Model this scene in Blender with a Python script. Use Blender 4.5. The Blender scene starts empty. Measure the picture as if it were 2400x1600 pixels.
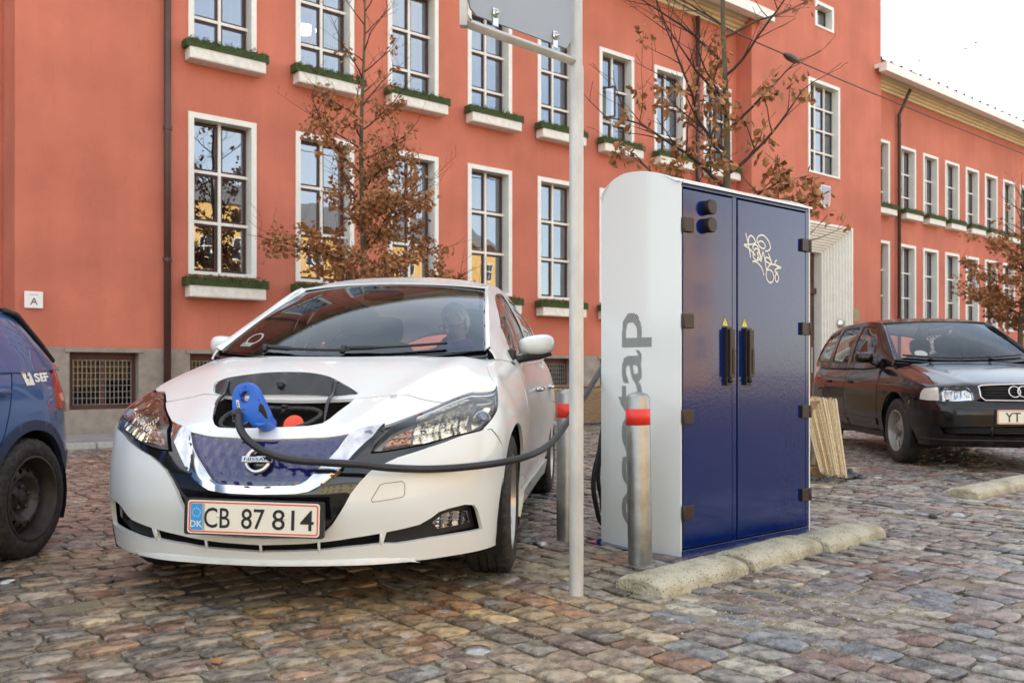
import bpy, bmesh, math, random, bisect
from mathutils import Vector, Matrix, Euler
from mathutils.geometry import delaunay_2d_cdt, tessellate_polygon
from mathutils import noise as mnoise
R = math.radians
rnd = random.Random(7)
SC = bpy.context.scene
COL = SC.collection

# ---------------------------------------------------------------- camera, sky, sun, exposure
CAM_H = .91
cam_d = bpy.data.cameras.new('camera'); cam = bpy.data.objects.new('camera', cam_d); COL.objects.link(cam)
cam_d.sensor_width = 36; cam_d.lens = 36*2090/2400
cam_d.shift_y = 72/2400                       # the lens is shifted up a little, so that verticals stay vertical
cam_d.clip_end = 3000; cam_d.clip_start = .05
cam.location = (0, 0, CAM_H); cam.rotation_euler = (R(90), 0, 0)
cam_d.dof.use_dof = True; cam_d.dof.focus_distance = 4.3; cam_d.dof.aperture_fstop = 4.5
SC.camera = cam

AL = R(39.56)                                 # direction of the street front
E1 = Vector((math.cos(AL), math.sin(AL), 0)); E2 = Vector((math.sin(AL), -math.cos(AL), 0))
SUN_EL = 22.0
sun_dir = (-E2*math.cos(R(SUN_EL)) + E1*.25 + Vector((0, 0, math.sin(R(SUN_EL))))).normalized()   # towards the sun, behind the red building
world = bpy.data.worlds.new('World'); SC.world = world; world.use_nodes = True
nt = world.node_tree; bg = nt.nodes['Background']
sky = nt.nodes.new('ShaderNodeTexSky'); sky.sky_type = 'NISHITA'; sky.sun_disc = False
sky.sun_elevation = math.asin(sun_dir.z)
sky.sun_rotation = math.atan2(sun_dir.x, sun_dir.y)
sky.dust_density = 0.6; sky.air_density = 1.0; sky.ozone_density = 1.0
# thin high cloud over the whole sky
tc = nt.nodes.new('ShaderNodeTexCoord'); mp = nt.nodes.new('ShaderNodeMapping'); mp.inputs['Scale'].default_value = (1.2, 1.2, 3.0)
nz = nt.nodes.new('ShaderNodeTexNoise'); nz.inputs['Scale'].default_value = 1.6; nz.inputs['Detail'].default_value = 7; nz.inputs['Roughness'].default_value = .55
rp = nt.nodes.new('ShaderNodeValToRGB'); rp.color_ramp.elements[0].position = .36; rp.color_ramp.elements[1].position = .66
rp.color_ramp.elements[0].color = (.25, .25, .25, 1); rp.color_ramp.elements[1].color = (.75, .75, .75, 1)
mx = nt.nodes.new('ShaderNodeMix'); mx.data_type = 'RGBA'
CLOUD = (6.0, 5.9, 5.7, 1)
mx.inputs[7].default_value = CLOUD
nt.links.new(tc.outputs['Generated'], mp.inputs['Vector']); nt.links.new(mp.outputs[0], nz.inputs['Vector'])
nt.links.new(nz.outputs['Fac'], rp.inputs[0]); nt.links.new(rp.outputs[0], mx.inputs[0])
gl_ = nt.nodes.new('ShaderNodeMix'); gl_.data_type = 'RGBA'; gl_.blend_type = 'DARKEN'; gl_.inputs[0].default_value = 1; gl_.inputs[7].default_value = (7, 7, 7.2, 1)   # caps the sky's brightness round the hidden sun, to limit its glare
nt.links.new(sky.outputs[0], gl_.inputs[6]); nt.links.new(gl_.outputs[2], mx.inputs[6]); nt.links.new(mx.outputs[2], bg.inputs['Color'])
bg.inputs['Strength'].default_value = .15
sl = bpy.data.lights.new('sun', 'SUN'); sl.energy = 5.0; sl.angle = R(.55); sl.color = (1, .86, .68)
so = bpy.data.objects.new('sun', sl); COL.objects.link(so); so.location = (0, 0, 30)
so.rotation_euler = sun_dir.to_track_quat('Z', 'Y').to_euler()
SC.view_settings.view_transform = 'Standard'; SC.view_settings.look = 'None'
SC.view_settings.exposure = 1.5; SC.view_settings.gamma = 1; SC.view_settings.use_curve_mapping = False
SC.cycles.max_bounces = 8; SC.cycles.transparent_max_bounces = 16; SC.cycles.caustics_reflective = False; SC.cycles.caustics_refractive = False
SC.cycles.use_denoising = True
SC.cycles.sample_clamp_indirect = 6

# ---------------------------------------------------------------- tags
def tag(o, label=None, cat=None, group=None, kind=None):
    if label: o['label'] = label
    if cat: o['category'] = cat
    if group: o['group'] = group
    if kind: o['kind'] = kind
    return o
def thing(name, label, cat, loc=(0, 0, 0), rz=0, group=None):
    o = bpy.data.objects.new(name, None); COL.objects.link(o); o.empty_display_size = .1
    o.location = loc; o.rotation_euler = (0, 0, rz)
    return tag(o, label, cat, group)
def mesh_obj(name, me, parent=None, mats=None):
    o = bpy.data.objects.new(name, me); COL.objects.link(o)
    if parent: o.parent = parent
    if mats and not me.materials:
        for m in (mats if isinstance(mats, (list, tuple)) else [mats]): me.materials.append(m)
    return o
def from_bm(name, bm, mat, parent=None, smooth=False, bevel=0, sharp=None):
    me = bpy.data.meshes.new(name); bm.normal_update(); bm.to_mesh(me); bm.free()
    if smooth: me.shade_smooth()
    o = mesh_obj(name, me, parent, mat)
    if sharp is not None:
        try: me.set_sharp_from_angle(angle=R(sharp))
        except Exception: pass
    if bevel:
        b = o.modifiers.new('bevel', 'BEVEL'); b.width = bevel; b.segments = 2; b.limit_method = 'ANGLE'; b.angle_limit = R(40)
    return o
def copy_tree(o, parent=None):
    c = o.copy(); COL.objects.link(c); c.parent = parent
    for ch in list(o.children): copy_tree(ch, c)
    return c

# ---------------------------------------------------------------- shapes into a bmesh
def box(bm, x0, x1, y0, y1, z0, z1, M=None, mi=0):
    vs = [bm.verts.new((x, y, z)) for z in (z0, z1) for y in (y0, y1) for x in (x0, x1)]
    if M: 
        for v in vs: v.co = M @ v.co
    for f in ((0, 2, 3, 1), (4, 5, 7, 6), (0, 1, 5, 4), (2, 6, 7, 3), (0, 4, 6, 2), (1, 3, 7, 5)):
        fa = bm.faces.new([vs[i] for i in f]); fa.material_index = mi
    return vs
def tube(bm, pts, r, n=8, caps=True, mi=0):
    """round tube along a polyline, r a number or a list"""
    pts = [Vector(p) for p in pts]; k = len(pts)
    rr = r if isinstance(r, (list, tuple)) else [r]*k
    rings = []; up = None
    for i, p in enumerate(pts):
        d = (pts[min(i+1, k-1)]-pts[max(i-1, 0)])
        if d.length < 1e-9: d = Vector((0, 0, 1))
        d.normalize()
        if up is None:
            up = Vector((0, 0, 1)) if abs(d.z) < .9 else Vector((1, 0, 0))
        a = (up-d*up.dot(d)).normalized(); b = d.cross(a); up = a
        rings.append([bm.verts.new(p+(a*math.cos(t)+b*math.sin(t))*rr[i]) for t in [2*math.pi*j/n for j in range(n)]])
    for i in range(k-1):
        for j in range(n):
            f = bm.faces.new((rings[i][j], rings[i][(j+1) % n], rings[i+1][(j+1) % n], rings[i+1][j])); f.smooth = True; f.material_index = mi
    if caps:
        f = bm.faces.new(rings[0][::-1]); f.material_index = mi
        f = bm.faces.new(rings[-1]); f.material_index = mi
    return rings
def lathe(bm, prof, n=32, M=None, mi=0, close=True, flat=False):
    """profile [(r, z)] turned round z"""
    rings = []
    for r, z in prof:
        if r < 1e-6:
            v = bm.verts.new((0, 0, z)); v.co = M @ v.co if M else v.co; rings.append([v])
        else:
            q = [bm.verts.new((r*math.cos(2*math.pi*j/n), r*math.sin(2*math.pi*j/n), z)) for j in range(n)]
            if M:
                for v in q: v.co = M @ v.co
            rings.append(q)
    for a, b in zip(rings, rings[1:]):
        for j in range(n):
            if len(a) == 1 and len(b) == 1: continue
            if len(a) == 1: f = bm.faces.new((a[0], b[(j+1) % n], b[j]))
            elif len(b) == 1: f = bm.faces.new((a[j], a[(j+1) % n], b[0]))
            else: f = bm.faces.new((a[j], a[(j+1) % n], b[(j+1) % n], b[j]))
            f.smooth = not flat; f.material_index = mi
def prism(bm, poly, y0, y1, M=None, mi=0):
    """outline in x,z pushed out along y"""
    n = len(poly)
    a = [bm.verts.new((x, y0, z)) for x, z in poly]; b = [bm.verts.new((x, y1, z)) for x, z in poly]
    if M:
        for v in a+b: v.co = M @ v.co
    for t in tessellate_polygon([[Vector((x, z, 0)) for x, z in poly]]):
        for q, rev in ((a, False), (b, True)):
            try:
                f = bm.faces.new([q[i] for i in (t[::-1] if rev else t)]); f.material_index = mi
            except ValueError: pass
    for i in range(n):
        f = bm.faces.new((a[i], a[(i+1) % n], b[(i+1) % n], b[i])); f.material_index = mi
    bmesh.ops.recalc_face_normals(bm, faces=bm.faces[:])
def text_mesh(s, size=1.0, extrude=.0, align='CENTER', shear=0, spacing=1.0, offset=0):
    cu = bpy.data.curves.new('lettering', 'FONT'); cu.body = s; cu.size = size; cu.extrude = extrude
    cu.align_x = align; cu.align_y = 'CENTER'; cu.shear = shear; cu.space_character = spacing; cu.offset = offset; cu.resolution_u = 3
    o = bpy.data.objects.new('lettering', cu); COL.objects.link(o)
    bpy.context.view_layer.update()
    me = bpy.data.meshes.new_from_object(o.evaluated_get(bpy.context.evaluated_depsgraph_get()))
    bpy.data.objects.remove(o); bpy.data.curves.remove(cu)
    return me
def text_obj(name, s, mat, parent, M, width=None, height=None, **k):
    """flat lettering; M places its plane; fitted to width and height"""
    me = text_mesh(s, **k)
    xs = [v.co.x for v in me.vertices]; ys = [v.co.y for v in me.vertices]
    cx, cy = (min(xs)+max(xs))/2, (min(ys)+max(ys))/2
    sx = (width/(max(xs)-min(xs))) if width else 1; sy = (height/(max(ys)-min(ys))) if height else sx
    if not width: sx = sy
    for v in me.vertices: v.co = M @ Vector(((v.co.x-cx)*sx, (v.co.y-cy)*sy, v.co.z))
    me.name = name; me.materials.clear()
    return mesh_obj(name, me, parent, mat)
def frameM(o, x, y, z=None):
    """matrix from an origin and two axes"""
    x = Vector(x).normalized(); y = Vector(y); y = (y-x*y.dot(x)).normalized(); z = x.cross(y)
    return Matrix(((x.x, y.x, z.x, o[0]), (x.y, y.y, z.y, o[1]), (x.z, y.z, z.z, o[2]), (0, 0, 0, 1)))

# ---------------------------------------------------------------- materials
MATS = {}
def mat(name, col, rough=.5, metal=0, coat=0, spec=None, ior=None, var=0, vscale=8, vdetail=6, bump=0, bscale=60, emit=None,
        col2=None, lo=.35, hi=.65, rvar=0, attr=None, stretch=None, coat_rough=.03, objrand=0, bdetail=5, sheen=0):
    m = bpy.data.materials.new(name); m.use_nodes = True; t = m.node_tree; p = t.nodes['Principled BSDF']
    L = t.links.new; N = t.nodes.new
    p.inputs['Base Color'].default_value = (*col, 1); p.inputs['Roughness'].default_value = rough; p.inputs['Metallic'].default_value = metal
    p.inputs['Coat Weight'].default_value = coat; p.inputs['Coat Roughness'].default_value = coat_rough
    if spec is not None: p.inputs['Specular IOR Level'].default_value = spec
    if ior: p.inputs['IOR'].default_value = ior
    if emit: p.inputs['Emission Color'].default_value = (*emit[:3], 1); p.inputs['Emission Strength'].default_value = emit[3]
    tcn = None
    def coords():
        nonlocal tcn
        if tcn is None:
            a = N('ShaderNodeTexCoord'); out = a.outputs['Object']
            if stretch:
                q = N('ShaderNodeMapping'); q.inputs['Scale'].default_value = stretch; L(out, q.inputs[0]); out = q.outputs[0]
            tcn = out
        return tcn
    csock = None
    if attr:
        a = N('ShaderNodeAttribute'); a.attribute_name = attr; csock = a.outputs['Color']
    if var or col2:
        n = N('ShaderNodeTexNoise'); n.inputs['Scale'].default_value = vscale; n.inputs['Detail'].default_value = vdetail; n.inputs['Roughness'].default_value = .6
        L(coords(), n.inputs['Vector'])
        r = N('ShaderNodeValToRGB'); e = r.color_ramp.elements; e[0].position = lo; e[1].position = hi
        L(n.outputs['Fac'], r.inputs[0])
        if attr:
            e[0].color = (1-var,)*3+(1,); e[1].color = (1+var,)*3+(1,)
            q = N('ShaderNodeMix'); q.data_type = 'RGBA'; q.blend_type = 'MULTIPLY'; q.inputs[0].default_value = 1
            L(csock, q.inputs[6]); L(r.outputs[0], q.inputs[7]); csock = q.outputs[2]
        else:
            c2 = col2 or tuple(min(1, c*(1+var)) for c in col); c1 = col if col2 else tuple(c*(1-var) for c in col)
            e[0].color = (*c1, 1); e[1].color = (*c2, 1); csock = r.outputs[0]
        if rvar:
            mr = N('ShaderNodeMapRange'); mr.inputs['To Min'].default_value = max(.02, rough-rvar); mr.inputs['To Max'].default_value = min(1, rough+rvar)
            mr.inputs['From Min'].default_value = .3; mr.inputs['From Max'].default_value = .7
            L(n.outputs['Fac'], mr.inputs['Value']); L(mr.outputs[0], p.inputs['Roughness'])
    if objrand:
        oi = N('ShaderNodeObjectInfo'); hs = N('ShaderNodeHueSaturation'); mr = N('ShaderNodeMapRange')
        mr.inputs['To Min'].default_value = 1-objrand; mr.inputs['To Max'].default_value = 1+objrand
        L(oi.outputs['Random'], mr.inputs['Value']); L(mr.outputs[0], hs.inputs['Value'])
        if csock: L(csock, hs.inputs['Color'])
        else: hs.inputs['Color'].default_value = (*col, 1)
        csock = hs.outputs[0]
    if csock: L(csock, p.inputs['Base Color'])
    if bump:
        n2 = N('ShaderNodeTexNoise'); n2.inputs['Scale'].default_value = bscale; n2.inputs['Detail'].default_value = bdetail
        b = N('ShaderNodeBump'); b.inputs['Strength'].default_value = bump; b.inputs['Distance'].default_value = .02
        L(coords(), n2.inputs['Vector']); L(n2.outputs['Fac'], b.inputs['Height']); L(b.outputs[0], p.inputs['Normal'])
    MATS[name] = m
    return m
def glass(name, tint=(.8, .85, .85), ior=1.5, rough=0.0, add=0.0, refl=(1, 1, 1), wobble=0, wscale=1.5):
    """thin pane: see-through, mirror-like by Fresnel"""
    m = bpy.data.materials.new(name); m.use_nodes = True; t = m.node_tree; t.nodes.clear(); L = t.links.new; N = t.nodes.new
    out = N('ShaderNodeOutputMaterial'); tr = N('ShaderNodeBsdfTransparent'); gl = N('ShaderNodeBsdfGlossy'); mi = N('ShaderNodeMixShader'); fr = N('ShaderNodeFresnel')
    tr.inputs['Color'].default_value = (*tint, 1); gl.inputs['Color'].default_value = (*refl, 1); gl.inputs['Roughness'].default_value = rough; fr.inputs['IOR'].default_value = ior
    a = N('ShaderNodeMath'); a.operation = 'ADD'; a.use_clamp = True; a.inputs[1].default_value = add
    ge = N('ShaderNodeNewGeometry'); sel = N('ShaderNodeMath'); sel.operation = 'SUBTRACT'; sel.inputs[0].default_value = 1
    # Fresnel with the face turned towards the ray on both sides
    L(fr.outputs[0], a.inputs[0]); L(a.outputs[0], mi.inputs[0]); L(tr.outputs[0], mi.inputs[1]); L(gl.outputs[0], mi.inputs[2]); L(mi.outputs[0], out.inputs[0])
    if wobble:
        tc_ = N('ShaderNodeTexCoord'); n2 = N('ShaderNodeTexNoise'); n2.inputs['Scale'].default_value = wscale; n2.inputs['Detail'].default_value = 1
        b = N('ShaderNodeBump'); b.inputs['Strength'].default_value = wobble; b.inputs['Distance'].default_value = .02
        L(tc_.outputs['Object'], n2.inputs['Vector']); L(n2.outputs['Fac'], b.inputs['Height']); L(b.outputs[0], gl.inputs['Normal']); L(b.outputs[0], fr.inputs['Normal'])
    t.nodes.remove(ge); t.nodes.remove(sel)
    MATS[name] = m
    return m
M_stucco = mat('red stucco', (.56, .178, .117), .9, var=.10, vscale=.9, vdetail=8, bump=.35, bscale=25, lo=.3, hi=.72)
# rain streaks, patches and grime in the render
t_ = M_stucco.node_tree; p_ = t_.nodes['Principled BSDF']; src = p_.inputs['Base Color'].links[0].from_socket; N_ = t_.nodes.new; L_ = t_.links.new
c_ = N_('ShaderNodeTexCoord')
for sc_, nsc, lo_, hi_, a_, b_ in (((.9, .9, .12), 3.0, .38, .70, (.95, .94, .93, 1), (1.03, 1.03, 1.03, 1)), ((.35, .35, .35), 1.3, .35, .66, (.92, .90, .89, 1), (1.05, 1.05, 1.04, 1)), ((3, 3, .5), 5.0, .60, .74, (1, 1, 1, 1), (.90, .90, .90, 1))):
    m_ = N_('ShaderNodeMapping'); m_.inputs['Scale'].default_value = sc_; n_ = N_('ShaderNodeTexNoise'); n_.inputs['Scale'].default_value = nsc; n_.inputs['Detail'].default_value = 9
    r_ = N_('ShaderNodeValToRGB'); r_.color_ramp.elements[0].position = lo_; r_.color_ramp.elements[1].position = hi_; r_.color_ramp.elements[0].color = a_; r_.color_ramp.elements[1].color = b_
    x_ = N_('ShaderNodeMix'); x_.data_type = 'RGBA'; x_.blend_type = 'MULTIPLY'; x_.inputs[0].default_value = 1
    L_(c_.outputs['Object'], m_.inputs[0]); L_(m_.outputs[0], n_.inputs['Vector']); L_(n_.outputs['Fac'], r_.inputs[0]); L_(src, x_.inputs[6]); L_(r_.outputs[0], x_.inputs[7]); src = x_.outputs[2]
L_(src, p_.inputs['Base Color'])
M_white = mat('white joinery paint', (.79, .78, .73), .5, var=.04, vscale=5)
M_stone = mat('grey plinth render', (.30, .26, .22), .85, var=.16, vscale=6, bump=.4, bscale=50)
M_brown = mat('dark brown sash paint', (.055, .018, .014), .4)
M_cornice = mat('cream cornice paint', (.70, .62, .45), .6, var=.05, vscale=3)
M_pipe = mat('brown downpipe paint', (.075, .035, .03), .45, var=.2, vscale=3)
M_box = mat('whitewashed planter', (.76, .74, .68), .8, var=.10, vscale=10, bump=.3, bscale=60)
M_green = mat('clipped box foliage', (.022, .042, .008), .8, col2=(.065, .095, .02), vscale=40)
M_pane = glass('window glass', (.55, .60, .62), 2.3, add=.18, refl=(.74, .82, .92), wobble=.10, wscale=2.2)
M_room = mat('dim room', (.16, .14, .12), .9, var=.4, vscale=.8)
M_curtain = mat('net curtain', (.55, .55, .55), .9)
M_dark = mat('black plastic', (.012, .012, .013), .45)
M_gloss = mat('gloss black trim', (.006, .006, .008), .08, coat=.6)
M_black = mat('matt black void', (.004, .004, .004), .9)
M_carwhite = mat('white car paint', (.715, .75, .735), .30, coat=.6, coat_rough=.02, var=.012, vscale=3)
M_chrome = mat('chrome', (.56, .56, .57), .10, metal=1)
M_satin = mat('satin chrome', (.62, .62, .62), .22, metal=1)
M_silver = mat('silver paint', (.50, .49, .46), .3, metal=.8)
M_glass = glass('car glass', (.96, .98, .97), 1.42, refl=(.80, .90, 1.0))
M_sideglass = glass('side car glass', (.82, .86, .85), 1.6)
M_cellar = glass('cellar glass', (.5, .5, .5), 1.35)
M_glassdark = glass('dark car glass', (.25, .28, .28), 1.45)
M_lens = glass('clear lens', (.93, .95, .97), 1.36)
M_rubber = mat('tyre rubber', (.018, .017, .016), .75, var=.3, vscale=50, bump=.2, bscale=120, col2=(.075, .065, .055), lo=.45, hi=.8)
M_galv = mat('galvanised steel', (.27, .28, .28), .36, metal=.85, col2=(.40, .41, .405), vscale=9, vdetail=5, rvar=.10, lo=.35, hi=.65, bump=.03, bscale=30)
M_zinc = mat('weathered zinc', (.46, .465, .45), .5, metal=.35, col2=(.62, .62, .59), vscale=8, vdetail=8, bump=.06, bscale=40, stretch=(1, 1, .4))
M_navy = mat('navy blue lacquer', (.0008, .013, .105), .12, spec=.4, coat=.55, coat_rough=.06, bump=.035, bscale=70, bdetail=2)
M_shell = mat('white powder coat', (.73, .77, .76), .22, coat=.5, coat_rough=.08)
M_hinge = mat('dark bronze metal', (.045, .034, .028), .4, metal=.5)
M_blueplug = mat('bright blue plastic', (.012, .13, .62), .35, var=.05)
M_red = mat('signal red tape', (.72, .032, .018), .35)
M_yellow = mat('yellow sticker', (.85, .75, .05), .5)
M_cable = mat('black cable sheath', (.015, .015, .018), .45, var=.4, vscale=6)
M_plate = mat('plate white', (.78, .76, .66), .45)
M_ink = mat('black ink', (.008, .008, .008), .5)
M_inkred = mat('red border ink', (.75, .08, .03), .5)
M_eu = mat('blue band ink', (.03, .32, .72), .5)
M_papery = mat('white paint marker', (.78, .76, .66), .6)
M_concrete = mat('mossy concrete', (.36, .31, .17), .9, col2=(.50, .44, .30), vscale=7, bump=.5, bscale=45)
# ---------------------------------------------------------------- car shell surfaces
def pchip(xs, ys):
    """smooth monotone interpolation through a table"""
    xs = [float(v) for v in xs]; ys = [float(v) for v in ys]
    n = len(xs); h = [xs[i+1]-xs[i] for i in range(n-1)]
    d = [(ys[i+1]-ys[i])/h[i] for i in range(n-1)]
    m = [d[0]] + [0 if d[i-1]*d[i] <= 0 else 2*d[i-1]*d[i]/(d[i-1]+d[i]) for i in range(1, n-1)] + [d[-1]]
    def f(x):
        if x <= xs[0]: return ys[0] + m[0]*(x-xs[0])*(x > xs[0]-1)
        if x >= xs[-1]: return ys[-1]
        i = bisect.bisect_right(xs, x)-1
        t = (x-xs[i])/h[i]; t2 = t*t; t3 = t2*t
        return ((2*t3-3*t2+1)*ys[i] + (t3-2*t2+t)*h[i]*m[i] + (-2*t3+3*t2)*ys[i+1] + (t3-t2)*h[i]*m[i+1])
    return f

def smooth(a, b, x):
    t = min(1, max(0, (x-a)/(b-a))); return t*t*(3-2*t)

class Shell:
    """lower body of a car: the plan contour (front centre, round the corner, to the tail) lifted by a
    profile. s = distance along the contour, h: 0..1 flank, 1..1.25 shoulder, 1.25..2.25 bonnet."""
    def __init__(self, contour, front, side, hood, zlow, zbelt, fil=.05, cowl=None, xhood=-.45):
        self.fil = fil; self.front = front; self.side = side; self.hood = hood
        self.zlow = zlow; self.zbelt = zbelt; self.xhood = xhood; self.cowl = cowl
        # dense Catmull-Rom of the contour
        P = [(contour[0][0], -contour[1][1])] + list(contour) + [(contour[-1][0], -contour[-2][1])]
        pts = []
        for i in range(1, len(P)-2):
            a, b, c, d = P[i-1], P[i], P[i+1], P[i+2]
            for k in range(12):
                t = k/12
                pts.append(tuple(.5*((2*b[j])+(-a[j]+c[j])*t+(2*a[j]-5*b[j]+4*c[j]-d[j])*t*t+(-a[j]+3*b[j]-3*c[j]+d[j])*t**3) for j in (0, 1)))
        pts.append(tuple(P[-2]))
        S = [0]
        for i in range(1, len(pts)): S.append(S[-1]+math.hypot(pts[i][0]-pts[i-1][0], pts[i][1]-pts[i-1][1]))
        self.S = S; self.pts = pts; self.L = S[-1]
        self.cache = {}
    def plan(self, s):
        s = min(max(s, 0), self.L-1e-6)
        i = min(bisect.bisect_right(self.S, s)-1, len(self.S)-2)
        t = (s-self.S[i])/(self.S[i+1]-self.S[i])
        a, b = self.pts[i], self.pts[i+1]
        x, y = a[0]+(b[0]-a[0])*t, a[1]+(b[1]-a[1])*t
        def tang(j):
            j0, j1 = max(j-1, 0), min(j+1, len(self.pts)-1)
            dx, dy = self.pts[j1][0]-self.pts[j0][0], self.pts[j1][1]-self.pts[j0][1]
            l = math.hypot(dx, dy); return dx/l, dy/l
        ta, tb = tang(i), tang(i+1)
        tx, ty = ta[0]+(tb[0]-ta[0])*t, ta[1]+(tb[1]-ta[1])*t
        if s < 1e-4: tx, ty = 0, 1
        l = math.hypot(tx, ty)
        return x, y, ty/l, -tx/l                      # point, outward normal
    def flank(self, s, z):
        x, y, nx, ny = self.plan(s)
        w = max(nx, 0)**1.5
        wb = max(-nx, 0)**1.5
        d = w*self.front(z) + (1-w)*self.side(x, z) + wb*.0
        return (x-nx*d, y-ny*d, z)
    def edge(self, s):
        """height at which the flank meets the bonnet (or the belt line)"""
        k = round(s, 4)
        if k in self.cache: return self.cache[k]
        x, y, nx, ny = self.plan(s)
        lo, hi = .35, 1.3
        for _ in range(26):
            m = (lo+hi)/2; p = self.flank(s, m)
            if m < self.hood(p[0], p[1]): lo = m
            else: hi = m
        ze = lo
        k2 = smooth(self.xhood, self.xhood+.12, x)
        z = ze*k2 + self.zbelt(x)*(1-k2)
        self.cache[k] = z
        return z
    def at(self, s, h):
        sg = -1 if s < 0 else 1; s = abs(s)
        ze = self.edge(s)
        z1 = ze-self.fil
        if h <= 1:
            z0 = self.zlow(self.plan(s)[0]); p = self.flank(s, z0+(z1-z0)*h)
            return (p[0], sg*p[1], p[2])
        A = self.flank(s, z1); E = self.flank(s, ze)
        x, y, nx, ny = self.plan(s)
        # spine target: where this profile ends on the cowl line
        yy = E[1]; tx = self.cowl(yy*.0); ty = 0.0
        k = self.tgt(s, E)
        dx, dy = k[0]-E[0], k[1]-E[1]; L = math.hypot(dx, dy) or 1e-6
        f = min(self.fil*1.25, L*.5)
        Bx, By = E[0]+dx/L*f, E[1]+dy/L*f
        B = (Bx, By, self.hood(Bx, By))
        E = (E[0], E[1], self.hood(E[0], E[1]) if E[0] > self.xhood+.1 else E[2])
        if h <= 1.25:
            t = (h-1)/.25
            p = [(1-t)**2*A[i]+2*t*(1-t)*E[i]+t*t*B[i] for i in range(3)]
        else:
            t = h-1.25
            px, py = Bx+(k[0]-Bx)*t, By+(k[1]-By)*t
            p = [px, py, self.hood(px, py)]
        return (p[0], sg*p[1], p[2])
    def tgt(self, s, E):
        # all profiles run to the cowl: y shrinks towards the centre
        q = min(1, max(0, (E[1])/.8))
        ty = E[1]*(.96 if E[0] < 0 else .96)*q**.15 if q > 0 else 0
        ty = min(ty, .70)
        return (self.cowl(ty), ty)
    def off(self, s, h, d):
        """point pushed out along the surface normal by d"""
        p = self.at(s, h)
        if not d: return p
        n = self.normal(s, h)
        return tuple(p[i]+n[i]*d for i in range(3))
    def normal(self, s, h):
        e = .004
        a, b = self.at(s+e, h), self.at(s-e, h)
        c, d = self.at(s, h+e), self.at(s, max(h-e, 0))
        u = [a[i]-b[i] for i in range(3)]; v = [c[i]-d[i] for i in range(3)]
        n = [u[1]*v[2]-u[2]*v[1], u[2]*v[0]-u[0]*v[2], u[0]*v[1]-u[1]*v[0]]
        l = math.sqrt(sum(c*c for c in n)) or 1
        return [c/l for c in n]

def leaf_shell():
    contour = [(.872, 0), (.864, .15), (.842, .30), (.80, .45), (.728, .59), (.625, .705), (.51, .80), (.38, .855),
               (.2, .875), (0, .889), (-.3, .888), (-.6, .884), (-1.2, .884), (-2.0, .888), (-2.5, .90), (-2.85, .90), (-3.1, .865),
               (-3.35, .77), (-3.52, .60), (-3.62, .3), (-3.645, 0)]
    front = pchip([.15, .22, .3, .4, .5, .58, .64, .70, .78, .86, .95, 1.3], [.045, .03, .015, 0, .012, .04, .07, .11, .19, .30, .45, 1.2])
    sf = pchip([.15, .25, .35, .5, .65, .72, .8, .86, .9, .95, 1.0, 1.3], [.030, .016, .008, 0, 0, .012, .045, .08, .105, .14, .18, .5])
    sd = pchip([.15, .25, .35, .5, .62, .7, .8, .9, .95, 1.0, 1.06, 1.3], [.075, .05, .03, .015, 0, .003, .015, .04, .06, .09, .14, .4])
    def side(x, z):
        k = smooth(-.75, -.1, x); return sf(z)*k + sd(z)*(1-k)
    hc = pchip([-.7, -.4, -.2, 0, .2, .45, .6, .7, .79, .9], [1.07, 1.035, .992, .943, .878, .79, .735, .697, .662, .60])
    def hood(x, y):
        a = abs(y)
        ridge = .62 - .30*smooth(-.4, .85, x)          # the crease running from pillar to nose
        return hc(x) - .075*(a/.8)**3.2 + .010*math.exp(-((a-ridge)/.07)**2)
    zb = pchip([-3.7, -3.3, -2.9, -2.3, -1.5, -.6, -.4, 0], [1.05, 1.07, 1.06, 1.01, .985, .972, .985, .99])
    return Shell(contour, front, side, hood, lambda x: .185, zb, fil=.05,
                 cowl=lambda y: -.17-.42*abs(y)**2.2, xhood=-.5)
def estate_shell():
    contour = [(.895, 0), (.89, .2), (.87, .4), (.825, .57), (.74, .70), (.61, .785), (.43, .83), (.2, .852), (0, .86), (-1.3, .863), (-2.3, .863), (-2.75, .855),
               (-3.05, .835), (-3.3, .77), (-3.47, .60), (-3.54, .3), (-3.56, 0)]
    front = pchip([.15, .22, .33, .42, .57, .61, .65, .72, .78, .84, .95, 1.3], [.16, .11, .03, 0, .0, .03, .062, .075, .10, .19, .45, 1.2])
    side_ = pchip([.15, .25, .35, .5, .7, .8, .86, .92, .98, 1.05, 1.3], [.08, .05, .025, 0, .0, .015, .035, .06, .10, .16, .4])
    hc = pchip([-.7, -.5, -.2, .2, .5, .7, .82, .9], [1.075, 1.045, 1.0, .93, .868, .82, .785, .74])
    def hood(x, y):
        a = abs(y); return hc(x)-.075*(a/.8)**3.4+.006*math.exp(-((a-(.58-.10*smooth(-.4, .8, x)))/.05)**2)
    zb = pchip([-3.7, -3, -1.5, -.5, 0], [1.0, 1.0, .985, .975, .98])
    return Shell(contour, front, lambda x, z: side_(z), hood, lambda x: .23, zb, fil=.045, cowl=lambda y: -.30-.35*abs(y)**2.2, xhood=-.55)
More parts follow.
